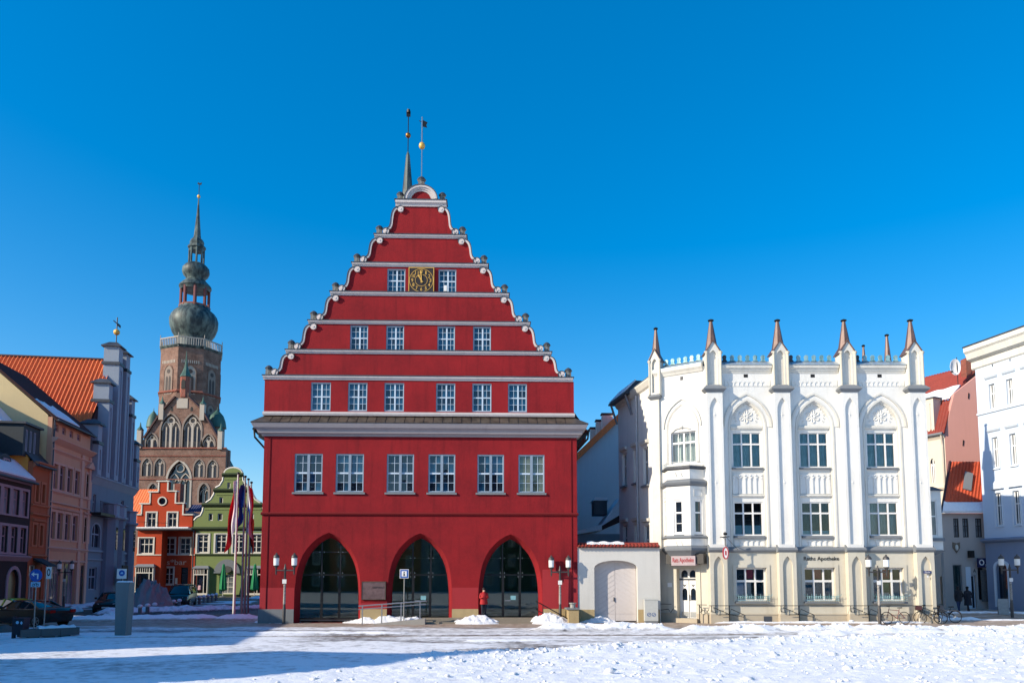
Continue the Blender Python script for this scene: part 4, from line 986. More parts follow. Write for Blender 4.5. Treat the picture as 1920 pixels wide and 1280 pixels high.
# hanging pharmacy sign on an iron arm
hx = Wf.x(1352, 1040)
m = MB(); m.bar((hx, -0.4, wz(1008)), (hx, -1.0, wz(1008)), 0.04); m.bar((hx, -0.95, wz(998)), (hx, -0.95, wz(1025)), 0.04); m.bar((hx - 0.3, -0.95, wz(1008)), (hx + 0.25, -0.95, wz(1007)), 0.05); m.box(hx - 0.1, hx + 0.12, -0.97, -0.93, wz(1004), wz(1000)); m.tube([(hx, -0.95, wz(1006)), (hx + 0.9, -0.45, wz(1031))], 0.012, 5); ha = part('sign_arm', m, IRON, WH_, Wf)
q = [2 * pi * k / 16 for k in range(16)]; m = MB().prism([(hx + 0.16 * cos(t), wz(1037) + 0.36 * sin(t)) for t in q], -0.99, -0.91); part('sign_oval', m, WWHITE, ha, Wf)
m = MB().arc_band([(hx + 0.17 * cos(t), wz(1037) + 0.37 * sin(t)) for t in q + [0]], [(hx + 0.12 * cos(t), wz(1037) + 0.31 * sin(t)) for t in q + [0]], -1.0, -0.90); m.box(hx - 0.04, hx + 0.05, -0.995, -0.90, wz(1041), wz(1033)); part('sign_emblem', m, redp, ha, Wf)
# side bay on the right flank
m = MB(); bx0, bx1 = WX1 - 0.01, WX1 + 1.25
m.wall(rect(bx0, bx1, wz(1030), wz(917)), [rect(bx0 + 0.12, bx1 - 0.3, wz(1003), wz(935))], 0.7, 0.85); m.box(bx0, bx1, 0.853, 3.2, wz(1030), wz(917)); sb_ = part('side_bay', m, WHITE, WH_, Wf)
window(sb_, Wf, bx0 + 0.12, bx1 - 0.3, wz(1003), wz(935), 0.74, [], [(0.55, 0.08)], 0.06, WWHITE, GGREY)
part('bay_roof', MB().loft([[(bx0, 0.55, wz(917)), (bx1 + 0.15, 0.55, wz(917)), (bx1 + 0.15, 3.3, wz(917)), (bx0, 3.3, wz(917))], [(bx0, 1.0, wz(908)), (bx1 - 0.3, 1.0, wz(908)), (bx1 - 0.3, 3.0, wz(908)), (bx0, 3.0, wz(908))]]), LEAD, sb_, Wf)
part('bay_sill', MB().box(bx0, bx1 + 0.08, 0.6, 3.25, wz(1013), wz(1007)), GREYS, sb_, Wf); part('bay_corbel', MB().loft([[(bx0, 1.0, wz(1048)), (bx0 + 0.3, 1.0, wz(1048)), (bx0 + 0.3, 2.8, wz(1048)), (bx0, 2.8, wz(1048))], [(bx0, 0.65, wz(1031)), (bx1 + 0.12, 0.65, wz(1031)), (bx1 + 0.12, 3.25, wz(1031)), (bx0, 3.25, wz(1031))]]), GREYS, sb_, Wf)

# canted corner with the oriel
tcx, tcy = 0.83, -0.56; L_ = sqrt(tcx * tcx + tcy * tcy)
q0 = Wf.o; dr = ray(1229, 900)
# corner point where the canted face meets the side wing
k_ = (q0.x * tcy - q0.y * tcx) / (dr.x * tcy - dr.y * tcx); pc = Vector((dr.x * k_, dr.y * k_))
Wc = Fr(pc.x, pc.y, tcx, tcy); CX1 = (Vector((q0.x, q0.y)) - pc).length
cz = lambda v, u=1282: Wc.z(u, v)
cc = (Wc.x(1282, 900)); cu = wrect(1258, 1305, 809, 868, Wc)
ZTc = ZT
dw = wrect(1270, 1305, 1066, 1156, Wc); dw = (dw[0], dw[1], 0.25, dw[3])
m = MB().wall(rect(0.0, CX1 + 0.1, ZS, ZTc), [rect(*cu)], 0, 0.4); part('wall', m, WHITE, WH_, Wc)
m = MB().wall(rect(0.0, CX1 + 0.1, 0, ZS - 0.003), [rect(*dw)], 0.01, 0.6); part('base_wall', m, CREAM, WH_, Wc)
part('plinth', MB().box(-0.03, dw[0] - 0.05, -0.1, 0.006, -0.1, cz(1149)), PLINTH, WH_, Wc); part('plinth', MB().box(dw[1] + 0.05, CX1 - 0.1, -0.1, 0.006, -0.1, cz(1149)), PLINTH, WH_, Wc)
part('cornice', MB().prismx([(0, cz(702)), (-0.08, cz(700)), (-0.13, cz(697)), (-0.24, cz(693)), (-0.25, cz(688)), (0, cz(688))], 0.0, CX1 - 0.1), OFFW, WH_, Wc)
zf0, zf1 = cz(688), cz(677)
part('flashing', MB().prismx([(-0.27, zf0), (-0.27, zf0 + 0.03), (0.35, zf1), (0.35, zf0)], 0.02, CX1 - 0.1), ZINC, WH_, Wc)
for j in range(7):
    x = 0.35 + (CX1 - 0.8) * j / 6; zc = zf1 + 0.02
    part('cresting_leaf', MB().prism([(x - 0.17, zc - 0.05), (x + 0.17, zc - 0.05), (x + 0.09, zc + 0.05), (x + 0.11, zc + 0.13), (x + 0.13, zc + 0.24), (x + 0.06, zc + 0.33), (x - 0.06, zc + 0.33), (x - 0.13, zc + 0.24), (x - 0.11, zc + 0.13), (x - 0.09, zc + 0.05)], 0.22, 0.30), TEAL, WH_, Wc)
fh = lambda e: parch(cc - 1.28 - e, cc + 1.2 + e, cz(800), cz(746) + e, 10)
part('hood_mould', MB().arc_band(fh(0), fh(-0.09), -0.08, -0.002), OFFW, WH_, Wc)
fi = lambda e: [(cu[1] + 0.10 + e, cu[2])] + parch(cu[0] - 0.22 - e, cu[1] + 0.10 + e, cz(803), cz(758) + e, 9) + [(cu[0] - 0.22 - e, cu[2])]
part('archivolt', MB().arc_band(fi(0.10), fi(0.0), -0.05, -0.003), OFFW, WH_, Wc); part('archivolt', MB().arc_band(fi(-0.003), fi(-0.06), -0.028, -0.003), OFFW, WH_, Wc)
m = MB(); lz = cz(806); m.tube([(cc - 0.7, -0.05, lz - 0.1), (cc - 0.45, -0.05, lz + 0.1), (cc, -0.06, lz + 0.18), (cc + 0.5, -0.05, lz + 0.05)], 0.03, 6); m.ball((cc - 0.05, -0.06, lz + 0.2), 0.1, 8, 6); part('arch_ornament', m, OFFW, WH_, Wc)
part('vent_hole', MB().box(cc - 0.1, cc + 0.1, -0.004, 0.05, cz(712), cz(705)), LEAD, WH_, Wc)
o = window(WH_, Wc, *cu, 0.14, [(0.27, 0.035), (0.5, 0.11), (0.74, 0.035)], [(0.66, 0.12)], 0.08, WWHITE, CLEAR, dep=0.1); curtain(o, Wc, cu[0], cu[1], cu[2], cu[3], 0.45, simple('white_curtain', lin(200, 206, 204), 0.9, var=0.1))
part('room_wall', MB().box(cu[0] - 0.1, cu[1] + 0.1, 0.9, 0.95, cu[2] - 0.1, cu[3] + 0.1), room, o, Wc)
# corner pier with pinnacle
x = 0.12; m = MB().box(x - 0.26, x + 0.26, -0.18, -0.004, ZS, cz(742)); part('pier', m, OFFW, WH_, Wc)
part('pier_cap', MB().loft([[(x - 0.26 - e, -0.18 - e, z), (x + 0.26 + e, -0.18 - e, z), (x + 0.26 + e, 0.02, z), (x - 0.26 - e, 0.02, z)] for e, z in ((0.02, cz(750, 1232)), (0.18, cz(745, 1232)), (0.0, cz(737, 1232)))]), GREYS, WH_, Wc)
pinnacle(Wc, x + 0.05, cz(742, 1232), cz(613, 1232), 0.8, WH_)
# oriel: half-hexagon bay
OF, OS, OPR = 0.74, 1.36, 0.95                                  # half width of the front, half width at the wall, projection
def hexa(e, pr=0.0): return [(cc - OS - e, 0.0), (cc - OF - e * 0.45, -OPR - e - pr), (cc + OF + e * 0.45, -OPR - e - pr), (cc + OS + e, 0.0)]
zo = lambda v: Wc.z(1282, v, -OPR)
z0_, z1_, z2_, z3_, z4_ = zo(1030), zo(1008), zo(908), zo(901), zo(875)
orl = part('oriel', MB().prismz(hexa(0.0), z0_, zo(1009)), WHITE, WH_, Wc)
part('oriel_foot', MB().loft([[(x_, y_, z) for x_, y_ in hexa(e)] for e, z in ((-0.35, zo(1046)), (-0.05, zo(1036)), (0.12, zo(1031)), (0.14, zo(1027)), (0.01, zo(1022)))]), GREYS, orl, Wc)
part('oriel_sill', MB().loft([[(x_, y_, z) for x_, y_ in hexa(e)] for e, z in ((0.01, zo(1009)), (0.12, zo(1007.5)), (0.12, zo(1006)), (0.0, zo(1003)))]), GREYS, orl, Wc)
fz0, fz1 = zo(1003), zo(910)
Hx = hexa(0.0)
for j in range(3):
    (xa, ya), (xb, yb) = Hx[j], Hx[j + 1]; pa = Wc.w(xa, ya, 0); pb = Wc.w(xb, yb, 0)
    fo = Fr(pa.x, pa.y, pb.x - pa.x, pb.y - pa.y); Lf_ = (pb - pa).length; hw = 0.30; xm = Lf_ / 2
    hz0, hz1 = zo(1000), zo(936)
    e_ = 0.0
    pt = part('oriel_side', MB().wall(rect(0.002, Lf_ - 0.002, fz0, fz1), [rect(xm - hw, xm + hw, hz0, hz1)], 0.0, 0.16), WHITE, orl, fo)
    window(pt, fo, xm - hw, xm + hw, hz0, hz1, 0.05, [], [(0.62, 0.1)] + ([(0.31, 0.04)] if j == 1 else []), 0.12, WWHITE, GDARK if j != 1 else GDARK, sill=(0.02, 0.2, 0.02, GREYS))
    part('panel_frame', MB().wall(rect(xm - hw, xm + hw, zo(930), zo(917)), [rect(xm - hw + 0.04, xm + hw - 0.04, zo(929), zo(918.2))], -0.02, -0.002), OFFW, pt, fo)
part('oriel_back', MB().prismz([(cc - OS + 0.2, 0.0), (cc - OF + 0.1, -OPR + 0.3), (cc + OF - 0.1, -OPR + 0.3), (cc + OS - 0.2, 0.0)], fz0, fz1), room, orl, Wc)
part('oriel_cornice', MB().loft([[(x_, y_, z) for x_, y_ in hexa(e)] for e, z in ((0.0, zo(911)), (0.16, zo(907)), (0.22, zo(903.5)), (0.2, zo(902)), (-0.08, zo(897)))]), GREYS, orl, Wc)
part('parapet', MB().prismz(hexa(-0.10), zo(898), zo(878)), WHITE, orl, Wc)
part('balcony_floor', MB().loft([[(x_, y_, z) for x_, y_ in hexa(e)] for e, z in ((-0.08, zo(879)), (0.06, zo(877)), (0.06, zo(874)), (-0.1, zo(872)))]), LEAD, orl, Wc)
im = MB(); Hb = hexa(-0.04); zb_, zt_ = zo(873), zo(864)
for z_ in (zb_ + 0.05, zt_): im.tube([(x_, y_, z_) for x_, y_ in Hb], 0.016, 5)
for j in range(3):
    for q_ in range(9):
        t = q_ / 8; im.tube([(Hb[j][0] + (Hb[j + 1][0] - Hb[j][0]) * t, Hb[j][1] + (Hb[j + 1][1] - Hb[j][1]) * t, z) for z in (zb_, zt_)], 0.010, 4)
part('balcony_rail', im, simple('white_iron', lin(200, 204, 202), 0.5), orl, Wc)
m = MB()
for xq in (-0.22, 0.12):
    for zz_ in (zo(884), zo(1014)): m.bar((cc + xq, -OPR + 0.06 if zz_ > z1_ + 1 else -OPR - 0.01, zz_), (cc + xq + 0.1, -OPR + 0.06 if zz_ > z1_ + 1 else -OPR - 0.01, zz_ - 0.25), 0.05, 0.06)
part('oriel_ornament', m, OFFW, orl, Wc)
# entrance under the oriel
fr_ = MB().wall(rect(dw[0] - 0.22, dw[1] + 0.3, 0.25, dw[3] + 0.25), [rect(dw[0] - 0.01, dw[1] + 0.01, 0.26, dw[3] + 0.01)], -0.05, 0.008); part('door_surround', fr_, CREAM, WH_, Wc)
x0, x1 = dw[0], dw[1]; zd = dw[3]; ztr = cz(1086)
hs = []
xm0 = x0 + 0.18
xs3 = [x0 + 0.05, (x0 + x1) / 2, x1 - 0.05]
for j in range(2):
    a, b_ = xs3[j] + 0.06, xs3[j + 1] - 0.06
    hs += [parch(a, b_, ztr + 0.35, zd - 0.06, 5, ztr + 0.12), parch(a + 0.05, b_ - 0.05, cz(1108), cz(1102), 4, cz(1125)), [(a + 0.05, cz(1094)), ((a + b_) / 2, cz(1100)), (b_ - 0.05, cz(1094)), ((a + b_) / 2, cz(1096.5))]]
do = part('door', MB().wall(rect(x0, x1, 0.25, zd), hs, 0.42, 0.50), WWHITE, WH_, Wc)
part('door_glass', MB().box(x0 + 0.02, x1 - 0.02, 0.455, 0.465, 0.9, zd - 0.02), GDARK, do, Wc)
m = MB(); m.box((x0 + x1) / 2 - 0.012, (x0 + x1) / 2 + 0.012, 0.40, 0.418, 0.26, ztr); m.box(x0, x1, 0.39, 0.418, ztr - 0.03, ztr + 0.07); part('door_trim', m, LEAD, do, Wc)
m = MB(); m.box(x0 + 0.1, xs3[1] - 0.06, 0.405, 0.418, 0.3, 0.62); m.box(xs3[1] + 0.06, x1 - 0.1, 0.405, 0.418, 0.3, 0.62); part('kick_plate', m, STEEL, do, Wc); part('door_handle', MB().tube([(xs3[1] + 0.05, 0.36, 1.3), (xs3[1] + 0.05, 0.36, 1.65)], 0.02, 6), IRON, do, Wc)
part('stone_step', MB().box(x0 - 0.15, x1 + 0.15, -0.35, 0.5, -0.05, 0.25), PLINTH, WH_, Wc)
# red lettered box sign over the door
s0 = Wc.px(1259, 1051, -0.7); s1 = Wc.px(1304, 1051, -0.7); z0s, z1s = Wc.z(1281, 1059.5, -0.7), Wc.z(1281, 1041.5, -0.7)
sgn = part('shop_sign', MB().box(s0[0], s1[0], -0.74, -0.15, z0s, z1s), simple('shaded_sign_box', lin(158, 142, 146), 0.5), WH_, Wc)  # box colour greyed to hold the shade over the door
part('sign_back', MB().box(s0[0] - 0.4, s1[0] + 0.45, -0.60, -0.02, z0s + 0.1, z1s + 0.12), simple('sign_dark', lin(60, 56, 52), 0.6), sgn, Wc)
lettering('sign_lettering', 'Rats Apotheke', simple('sign_red', lin(150, 26, 40), 0.5), sgn, Wc, (s0[0] + s1[0]) / 2, -0.748, (z0s + z1s) / 2, (s1[0] - s0[0]) * 0.88, 0.36, 0.008, 0.012)
zr = cz(1132)
for xa, xb in ((-0.35, x0 - 0.25), (x1 + 0.2, CX1 - 0.05)):
    im = MB().tube([(xa, -0.35, zr), (xb, -0.35, zr)], 0.02, 6); im.tube([(xa + 0.1, -0.35, zr), (xa + 0.3, -0.35, zr - 0.3), (xa + 0.15, -0.35, zr - 0.45), (xb - 0.2, -0.35, zr - 0.3), (xb - 0.05, -0.35, zr - 0.5), (xb + 0.12, -0.35, zr - 0.25)], 0.022, 6); im.tube([(xa + 0.12, -0.35, 0), (xa + 0.12, -0.35, zr)], 0.03, 6)
    part('iron_rail', im, IRON, WH_, Wc)
part('door_plate', MB().box(dw[0] - 0.62, dw[0] - 0.34, 0.0, 0.007, cz(1100), cz(1092)), WWHITE, WH_, Wc)

# side wing receding behind the canted corner
Ws = Fr(pc.x - 0.17 * 20, pc.y + 20, 0.17, -1.0)
SX1 = 20.2856; SXa = Ws.x(1161, 950)
sw = lambda u, v: Ws.px(u, v)
wins = []
for (u0, u1, va, vb) in ((1167, 1175, 850, 910), (1188, 1195, 842, 904), (1206, 1216, 838, 908)):
    a = Ws.x(u0, 880); b_ = Ws.x(u1, 880); zA = (Ws.z((u0 + u1) / 2, va), Ws.z((u0 + u1) / 2, vb)); wins.append((a, b_, zA[1], zA[0])); wins.append((a, b_, zA[1] - 5.1, zA[0] - 5.1))
zsw = ZT - 0.15
m = MB().wall(rect(SXa, SX1 - 0.02, 0, zsw), [rect(*w) for w in wins], 0, 0.4); part('wall', m, WHITE, WH_, Ws)
part('wall', MB().box(SXa, SXa + 0.3, 0.4, 9, 0, zsw - 0.02), WHITE, WH_, Ws)
for w in wins:
    o = window(WH_, Ws, *w, 0.14, [(0.5, 0.08)], [(0.62, 0.1)], 0.08, WWHITE, GDARK, sill=(0.16, 0.16, 0.12, GREYS))
    part('window_hood', MB().prismx([(-0.002, w[3] + 0.2), (-0.16, w[3] + 0.24), (-0.2, w[3] + 0.42), (-0.002, w[3] + 0.46)], w[0] - 0.15, w[1] + 0.15), OFFW, o, Ws)
part('cornice', MB().prismx([(-0.002, zsw - 0.5), (-0.12, zsw - 0.4), (-0.26, zsw - 0.1), (-0.26, zsw + 0.02), (0.4, zsw + 0.3), (0.4, zsw - 0.5)], SXa - 0.1, SX1 - 0.3), OFFW, WH_, Ws)
part('flashing', MB().prismx([(-0.3, zsw + 0.03), (-0.28, zsw + 0.06), (0.35, zsw + 0.55), (0.42, zsw + 0.32)], SXa + 2.2, SX1 - 0.3), ZINC, WH_, Ws)
part('roof', MB().prismx([(-0.32, zsw + 0.02), (3.0, zsw + 1.6), (8.0, zsw + 1.6), (8.5, zsw)], SXa - 0.2, SX1 - 4.4), LEAD, WH_, Ws)
zz_ = Ws.z(1205, 760); part('downpipe', MB().tube([(Ws.x(1198, 900), -0.12, 0), (Ws.x(1198, 900), -0.12, zsw - 1.4), (Ws.x(1198, 900), -0.14, zsw - 0.5)], 0.075, 8), simple('pale_pipe', lin(170, 172, 176), 0.5), WH_, Ws)
# timber gable hood at the far end of the wing
hx0, hx1 = SXa - 0.35, Ws.x(1187, 760); hz = Ws.z(1165, 752); hm = MB()
for yy in (-1.0,):
    hm.bar((hx0, -0.45, hz), (hx1, -0.45, hz), 0.14); hm.bar((hx1 - 0.2, -0.05, hz - 1.5), (hx1 - 0.2, -0.5, hz - 0.1), 0.12); hm.bar((hx0 + 0.25, -0.05, hz - 1.5), (hx0 + 0.25, -0.5, hz - 0.1), 0.12)
    hm.bar((hx0, -0.4, hz), (hx0, 1.0, hz), 0.12); hm.bar((hx1, -0.4, hz), (hx1, 1.0, hz), 0.12)
ho = part('timber_hood', hm, simple('grey_timber', lin(122, 124, 130), 0.8), WH_, Ws)
part('hood_roof', MB().prismx([(-0.6, hz - 0.1), (-0.6, hz + 0.02), (0.2, hz + 0.85), (1.6, hz + 0.85), (1.6, hz - 0.1)], hx0 - 0.1, hx1 + 0.1), LEAD, ho, Ws)
part('roof_snow', MB().prismx([(-0.6, hz + 0.06), (-0.55, hz + 0.16), (0.2, hz + 0.96), (0.25, hz + 0.87)], hx0, hx1), SNOW, ho, Ws)

# ---------------------------------------------------------------- gate wall between town hall and corner house
_p = at_depth(1083.5, 1150, 45.42); Gf = Fr(_p.x, _p.y); GX1 = Gf.x(1238, 1100); gzv = lambda v, u=1155: Gf.z(u, v)
GT = thing('gate_wall', 'white courtyard wall with orange tile coping beside the red town hall', 'wall', Gf.w(GX1 / 2, 0, 0))
ga, gb = Gf.x(1114.5, 1100), Gf.x(1195.5, 1100); gs, gr = gzv(1064), gzv(1050) - gzv(1064)
GWL = plaster('gate_wall_plaster', lin(206, 204, 198), 0.2, 0.35)
m = MB().wall(rect(0, GX1, 0, gzv(1026)), [rarch(ga, gb, gs, gr, 10, 0.0)], 0, 0.75); part('wall', m, GWL, GT, Gf)
for a, b_ in ((0.0, ga), (gb, GX1 - 0.05)): part('plinth', MB().box(a + 0.005, b_ - 0.01, -0.05, -0.003, -0.1, gzv(1142)), BUFF, GT, Gf)
zc = gzv(1026)
part('coping_bed', MB().prismx([(-0.18, zc), (0.95, zc), (0.4, zc + 0.2)], -0.02, GX1), BRICKR, GT, Gf)
tl = MB().lathe([(0.10, 0), (0.085, 1.0)], 8, (0, 0, 0), cap=False); n_ = int(GX1 / 0.21)
tmesh = MB()
for k in range(7):
    a0, a1 = pi * k / 6, pi * (k + 1) / 6
tq = MB().loft([[(0.105 * cos(pi * k / 6), -0.24, zc * 0 + 0.105 * sin(pi * k / 6)) for k in range(7)] + [(0.08 * cos(pi * k / 6), -0.24, 0.08 * sin(pi * k / 6)) for k in range(6, -1, -1)], [(0.095 * cos(pi * k / 6), 0.42, 0.20 + 0.095 * sin(pi * k / 6)) for k in range(7)] + [(0.075 * cos(pi * k / 6), 0.42, 0.20 + 0.075 * sin(pi * k / 6)) for k in range(6, -1, -1)]]).mesh('coping_tile', TILER)
for k in range(n_): place('coping_tile', tq, GT, Gf, 0.12 + k * (GX1 - 0.2) / (n_ - 1), random.uniform(-0.015, 0.015), zc + 0.0, 1, 1, 1)
rid = MB().tube([(0, 0.42, zc + 0.24), (GX1, 0.42, zc + 0.24)], 0.09, 8); part('ridge_tile', rid, TILER, GT, Gf)
m = MB()
xs_ = [0.6 + 0.12 * k for k in range(20)]
m.loft([[(x, 0.10 + 0.05 * sin(i), zc + 0.20 + 0.02 * sin(i * 1.7)), (x, 0.42, zc + 0.38 + 0.03 * sin(i * 0.9)), (x, 0.62, zc + 0.25), (x, 0.4, zc + 0.18)] for i, x in enumerate(xs_)]); part('coping_snow', m, SNOW, GT, Gf, 60)
# two-leaf gate of diagonal boards
GATEW = plaster('gate_paint', lin(206, 198, 194), 0.25, 0.3); conv = rarch(ga + 0.01, gb - 0.01, gs, gr - 0.01, 10, 0.06)
gm_ = (ga + gb) / 2
gt = part('gate', MB().prism(clip(rect(ga, gb, 0, 9), conv), 0.47, 0.52), GATEW, GT, Gf)
for leaf in (0, 1):
    x0, x1 = (ga + 0.03, gm_ - 0.012) if leaf == 0 else (gm_ + 0.012, gb - 0.03)
    cl = clip(conv, rect(x0, x1, 0.5, 9)); w = 0.30
    for k in range(-12, 26):
        s = 1 if leaf == 0 else -1
        b0 = k * w; P = [(x0, b0), (x1, b0 + s * (x1 - x0) * 0.62), (x1, b0 + w - 0.02 + s * (x1 - x0) * 0.62), (x0, b0 + w - 0.02)]
        c_ = clip(P, cl) if cl else []
        if len(c_) >= 3: part('board', MB().prism(c_, 0.445 + random.uniform(-0.004, 0.004), 0.468), GATEW, gt, Gf)
    part('kick_board', MB().box(x0, x1, 0.44, 0.468, 0.08, 0.48), GATEW, gt, Gf)
part('gate_handle', MB().tube([(gm_ - 0.08, 0.40, 1.25), (gm_ - 0.08, 0.40, 1.5)], 0.025, 6), IRON, gt, Gf)
# grey distribution cabinet
c0 = Gf.px(1209, 1140, -0.5)[0]; c1 = Gf.px(1234, 1140, -0.5)[0]; CB = thing('utility_cabinet', 'light grey utility cabinet with blue round marks against the courtyard wall', 'cabinet', Gf.w((c0 + c1) / 2, -0.5, 0))
gcab = simple('cabinet_grey', lin(186, 188, 184), 0.6, var=0.06); zc_ = Gf.z(1221, 1124, -0.5)
part('cabinet_body', MB().box(c0, c1, -0.5, -0.1, 0.12, zc_), gcab, CB, Gf); part('cabinet_base', MB().box(c0 + 0.02, c1 - 0.02, -0.48, -0.1, -0.05, 0.12), GREYS, CB, Gf); part('cabinet_lid', MB().box(c0 - 0.02, c1 + 0.02, -0.52, -0.08, zc_ + 0.001, zc_ + 0.04), gcab, CB, Gf)
m = MB(); cb = (c0 + c1) / 2
for dx in (-0.14, 0.14):
    q = [2 * pi * k / 14 for k in range(15)]; m.arc_band([(cb + dx + 0.12 * cos(t), 0.5 + 0.12 * sin(t)) for t in q], [(cb + dx + 0.09 * cos(t), 0.5 + 0.09 * sin(t)) for t in q], -0.504, -0.5005)
m.bar((cb - 0.22, -0.502, 0.46), (cb - 0.06, -0.502, 0.56), 0.03, 0.004); m.bar((cb + 0.08, -0.502, 0.44), (cb + 0.2, -0.502, 0.54), 0.03, 0.004); part('cabinet_marks', m, simple('mark_blue', lin(40, 80, 140), 0.6), CB, Gf)
# ---------------------------------------------------------------- gabled house in the courtyard behind, with low sheds
_p = at_depth(1080, 1000, 66.0); Bf = Fr(_p.x, _p.y); b = lambda u, v, y=0: Bf.px(u, v, y)
BH = thing('gable_house', 'white blank gable wall of a tiled house behind the courtyard', 'house', Bf.w(2, 0, 0))
A_, B_ = b(1070, 868), b(1200, 745)
x1_ = B_[0]; m = MB().prism([(A_[0] - 2, 0), (x1_, 0), (x1_, B_[1]), (A_[0], A_[1]), (A_[0] - 2, A_[1] - 2)], 0, 0.5); part('wall', m, plaster('shaded_gable', lin(196, 200, 204), 0.2, 0.3), BH, Bf)
sl_ = (B_[1] - A_[1]) / (x1_ - A_[0]); P = Bf.w(A_[0] - 3, -0.3, A_[1] - 3 * sl_ + 0.15); U = Bf.w(x1_, -0.3, B_[1] + 0.15) - P
ro = tile_slope('roof', P, Vector((0, 14, 0)), U, TILEO, BH, 0.3, 0.4)
part('verge_board', MB().bar((A_[0] - 3, -0.3, A_[1] - 3 * sl_ + 0.02), (x1_, -0.3, B_[1] + 0.02), 0.5, 0.3), TILEO, BH, Bf)
for (u, v, yy) in ((1138, 780, 3.5), (1127, 792, 5), (1116, 806, 6.5)):
    x_, z_ = b(u, v, yy); ch = part('chimney', MB().box(x_ - 0.5, x_ + 0.5, yy - 0.4, yy + 0.4, z_ - 2.4, z_), OFFW, BH, Bf); part('chimney_cap', MB().box(x_ - 0.58, x_ + 0.58, yy - 0.48, yy + 0.48, z_ + 0.12, z_ + 0.22).box(x_ - 0.45, x_ - 0.38, yy - 0.4, yy + 0.4, z_, z_ + 0.12).box(x_ + 0.38, x_ + 0.45, yy - 0.4, yy + 0.4, z_, z_ + 0.12), LEAD, ch, Bf)
_p = at_depth(1080, 1000, 58.0); Sf = Fr(_p.x, _p.y); s_ = lambda u, v, y=0: Sf.px(u, v, y)
SH = thing('courtyard_shed', 'low shed with snowy roof behind the courtyard wall', 'shed', Sf.w(2, 0, 0))
x0, z0 = s_(1084, 998); x1, z1 = s_(1128, 985); x2, z2 = s_(1165, 968)
part('wall', MB().box(x0 - 1, x2 + 0.5, 0.1, 4, 0, z0 - 0.1), plaster('shed_plaster', lin(150, 158, 166), 0.3, 0.3), SH, Sf)
xq, zq_ = s_(1150, 940, 2.0)
part('roof', MB().prism([(x0 - 1.0, z0 - 0.1), (x1, z1 + 0.1), (x2, s_(1165, 930)[1]), (x2, z2 - 0.4), (x1, z1 - 0.35), (x0 - 1.0, z0 - 0.3)], -0.2, 4), SNOW, SH, Sf)
part('eave_board', MB().prism([(x1, z1 - 0.02), (x2, z2 + 0.2), (x2, z2 - 0.4), (x1, z1 - 0.35)], -0.24, -0.19), TILED, SH, Sf)
xd, zd_ = s_(1126, 938, 1.0); dm = part('dormer', MB().box(xd - 0.5, xd + 0.5, 0.9, 3, s_(1126, 964, 1.0)[1], zd_), LEAD, SH, Sf); part('dormer_snow', MB().prism([(xd - 0.65, zd_), (xd + 0.65, zd_), (xd + 0.5, zd_ + 0.22), (xd - 0.45, zd_ + 0.26)], 0.8, 3.1), SNOW, dm, Sf)

# ---------------------------------------------------------------- row of houses along the left side of the square
Lf = Fr(-27.85, 0, -0.15, 1.0)
lx = lambda u, v=980: Lf.px(u, v)[0]
lz = lambda u, v: Lf.px(u, v)[1]
def saddle(parent, fr, x0, x1, ze, zr, dep, roofm, side, over=0.35, tile=True, flat_t=0.25, snow=None, front=True):
    """side walls, back wall and a saddle roof with its ridge parallel to the facade"""
    yr = dep / 2
    prof = [(0.36, 0), (dep, 0), (dep, ze - 0.05), (yr, zr - 0.12), (0.36, ze - 0.05 + 0.36 * (zr - ze) / yr - 0.12)]
    for a, b_ in ((x0 + 0.002, x0 + 0.3), (x1 - 0.3, x1 - 0.002)): part('side_wall', MB().prismx(prof, a, b_), side, parent, fr)
    part('back_wall', MB().box(x0 + 0.31, x1 - 0.31, dep - 0.3, dep - 0.002, 0, ze - 0.1), side, parent, fr)
    k = (zr - ze) / yr; y0 = -over; z0 = ze - over * k + 0.12
    ro = part('roof', MB().prismx([(y0, z0 - 0.16), (yr, zr - 0.06), (dep + over, z0 - 0.16), (dep + over, z0 - 0.06), (yr, zr + 0.04), (y0, z0 - 0.06)], x0 - 0.05, x1 + 0.05), roofm, parent, fr)
    if tile:
        P = fr.w(x0 - 0.08, y0, z0); E = fr.t * (x1 - x0 + 0.16); U = fr.n * (yr - y0) + Vector((0, 0, zr + 0.1 - z0))
        tile_slope('tile_slope', P, E, U, roofm, ro, 0.28, 0.4)
    if snow:
        for (s0, s1, t0, t1) in snow:
            a, b_ = x0 + (x1 - x0) * s0, x0 + (x1 - x0) * s1; f = lambda t: (y0 + (yr - y0) * t, z0 + (zr + 0.1 - z0) * t)
            q0, q1 = f(t0), f(t1); n = 14; m = MB()
            m.loft([[(a + (b_ - a) * i / n, q0[0], q0[1] + 0.1), (a + (b_ - a) * i / n, q0[0], q0[1] + 0.2), (a + (b_ - a) * i / n, q1[0] - random.uniform(0, 0.5) * (q1[0] - q0[0]), 0), (a + (b_ - a) * i / n, q1[0], q1[1] + 0.02)] for i in range(n + 1)])
            for j in range(2, len(m.v), 4): x, y, z = m.v[j]; t = (y - y0) / (yr - y0); m.v[j] = (x, y, z0 + (zr + 0.1 - z0) * t + 0.16)
            part('roof_snow', m, SNOW, ro, fr)
    g = MB().tube([(x0 - 0.05, y0 - 0.08, z0 - 0.06), (x1 + 0.05, y0 - 0.08, z0 - 0.06)], 0.085, 8); part('gutter', g, LEAD, ro, fr)
    return ro
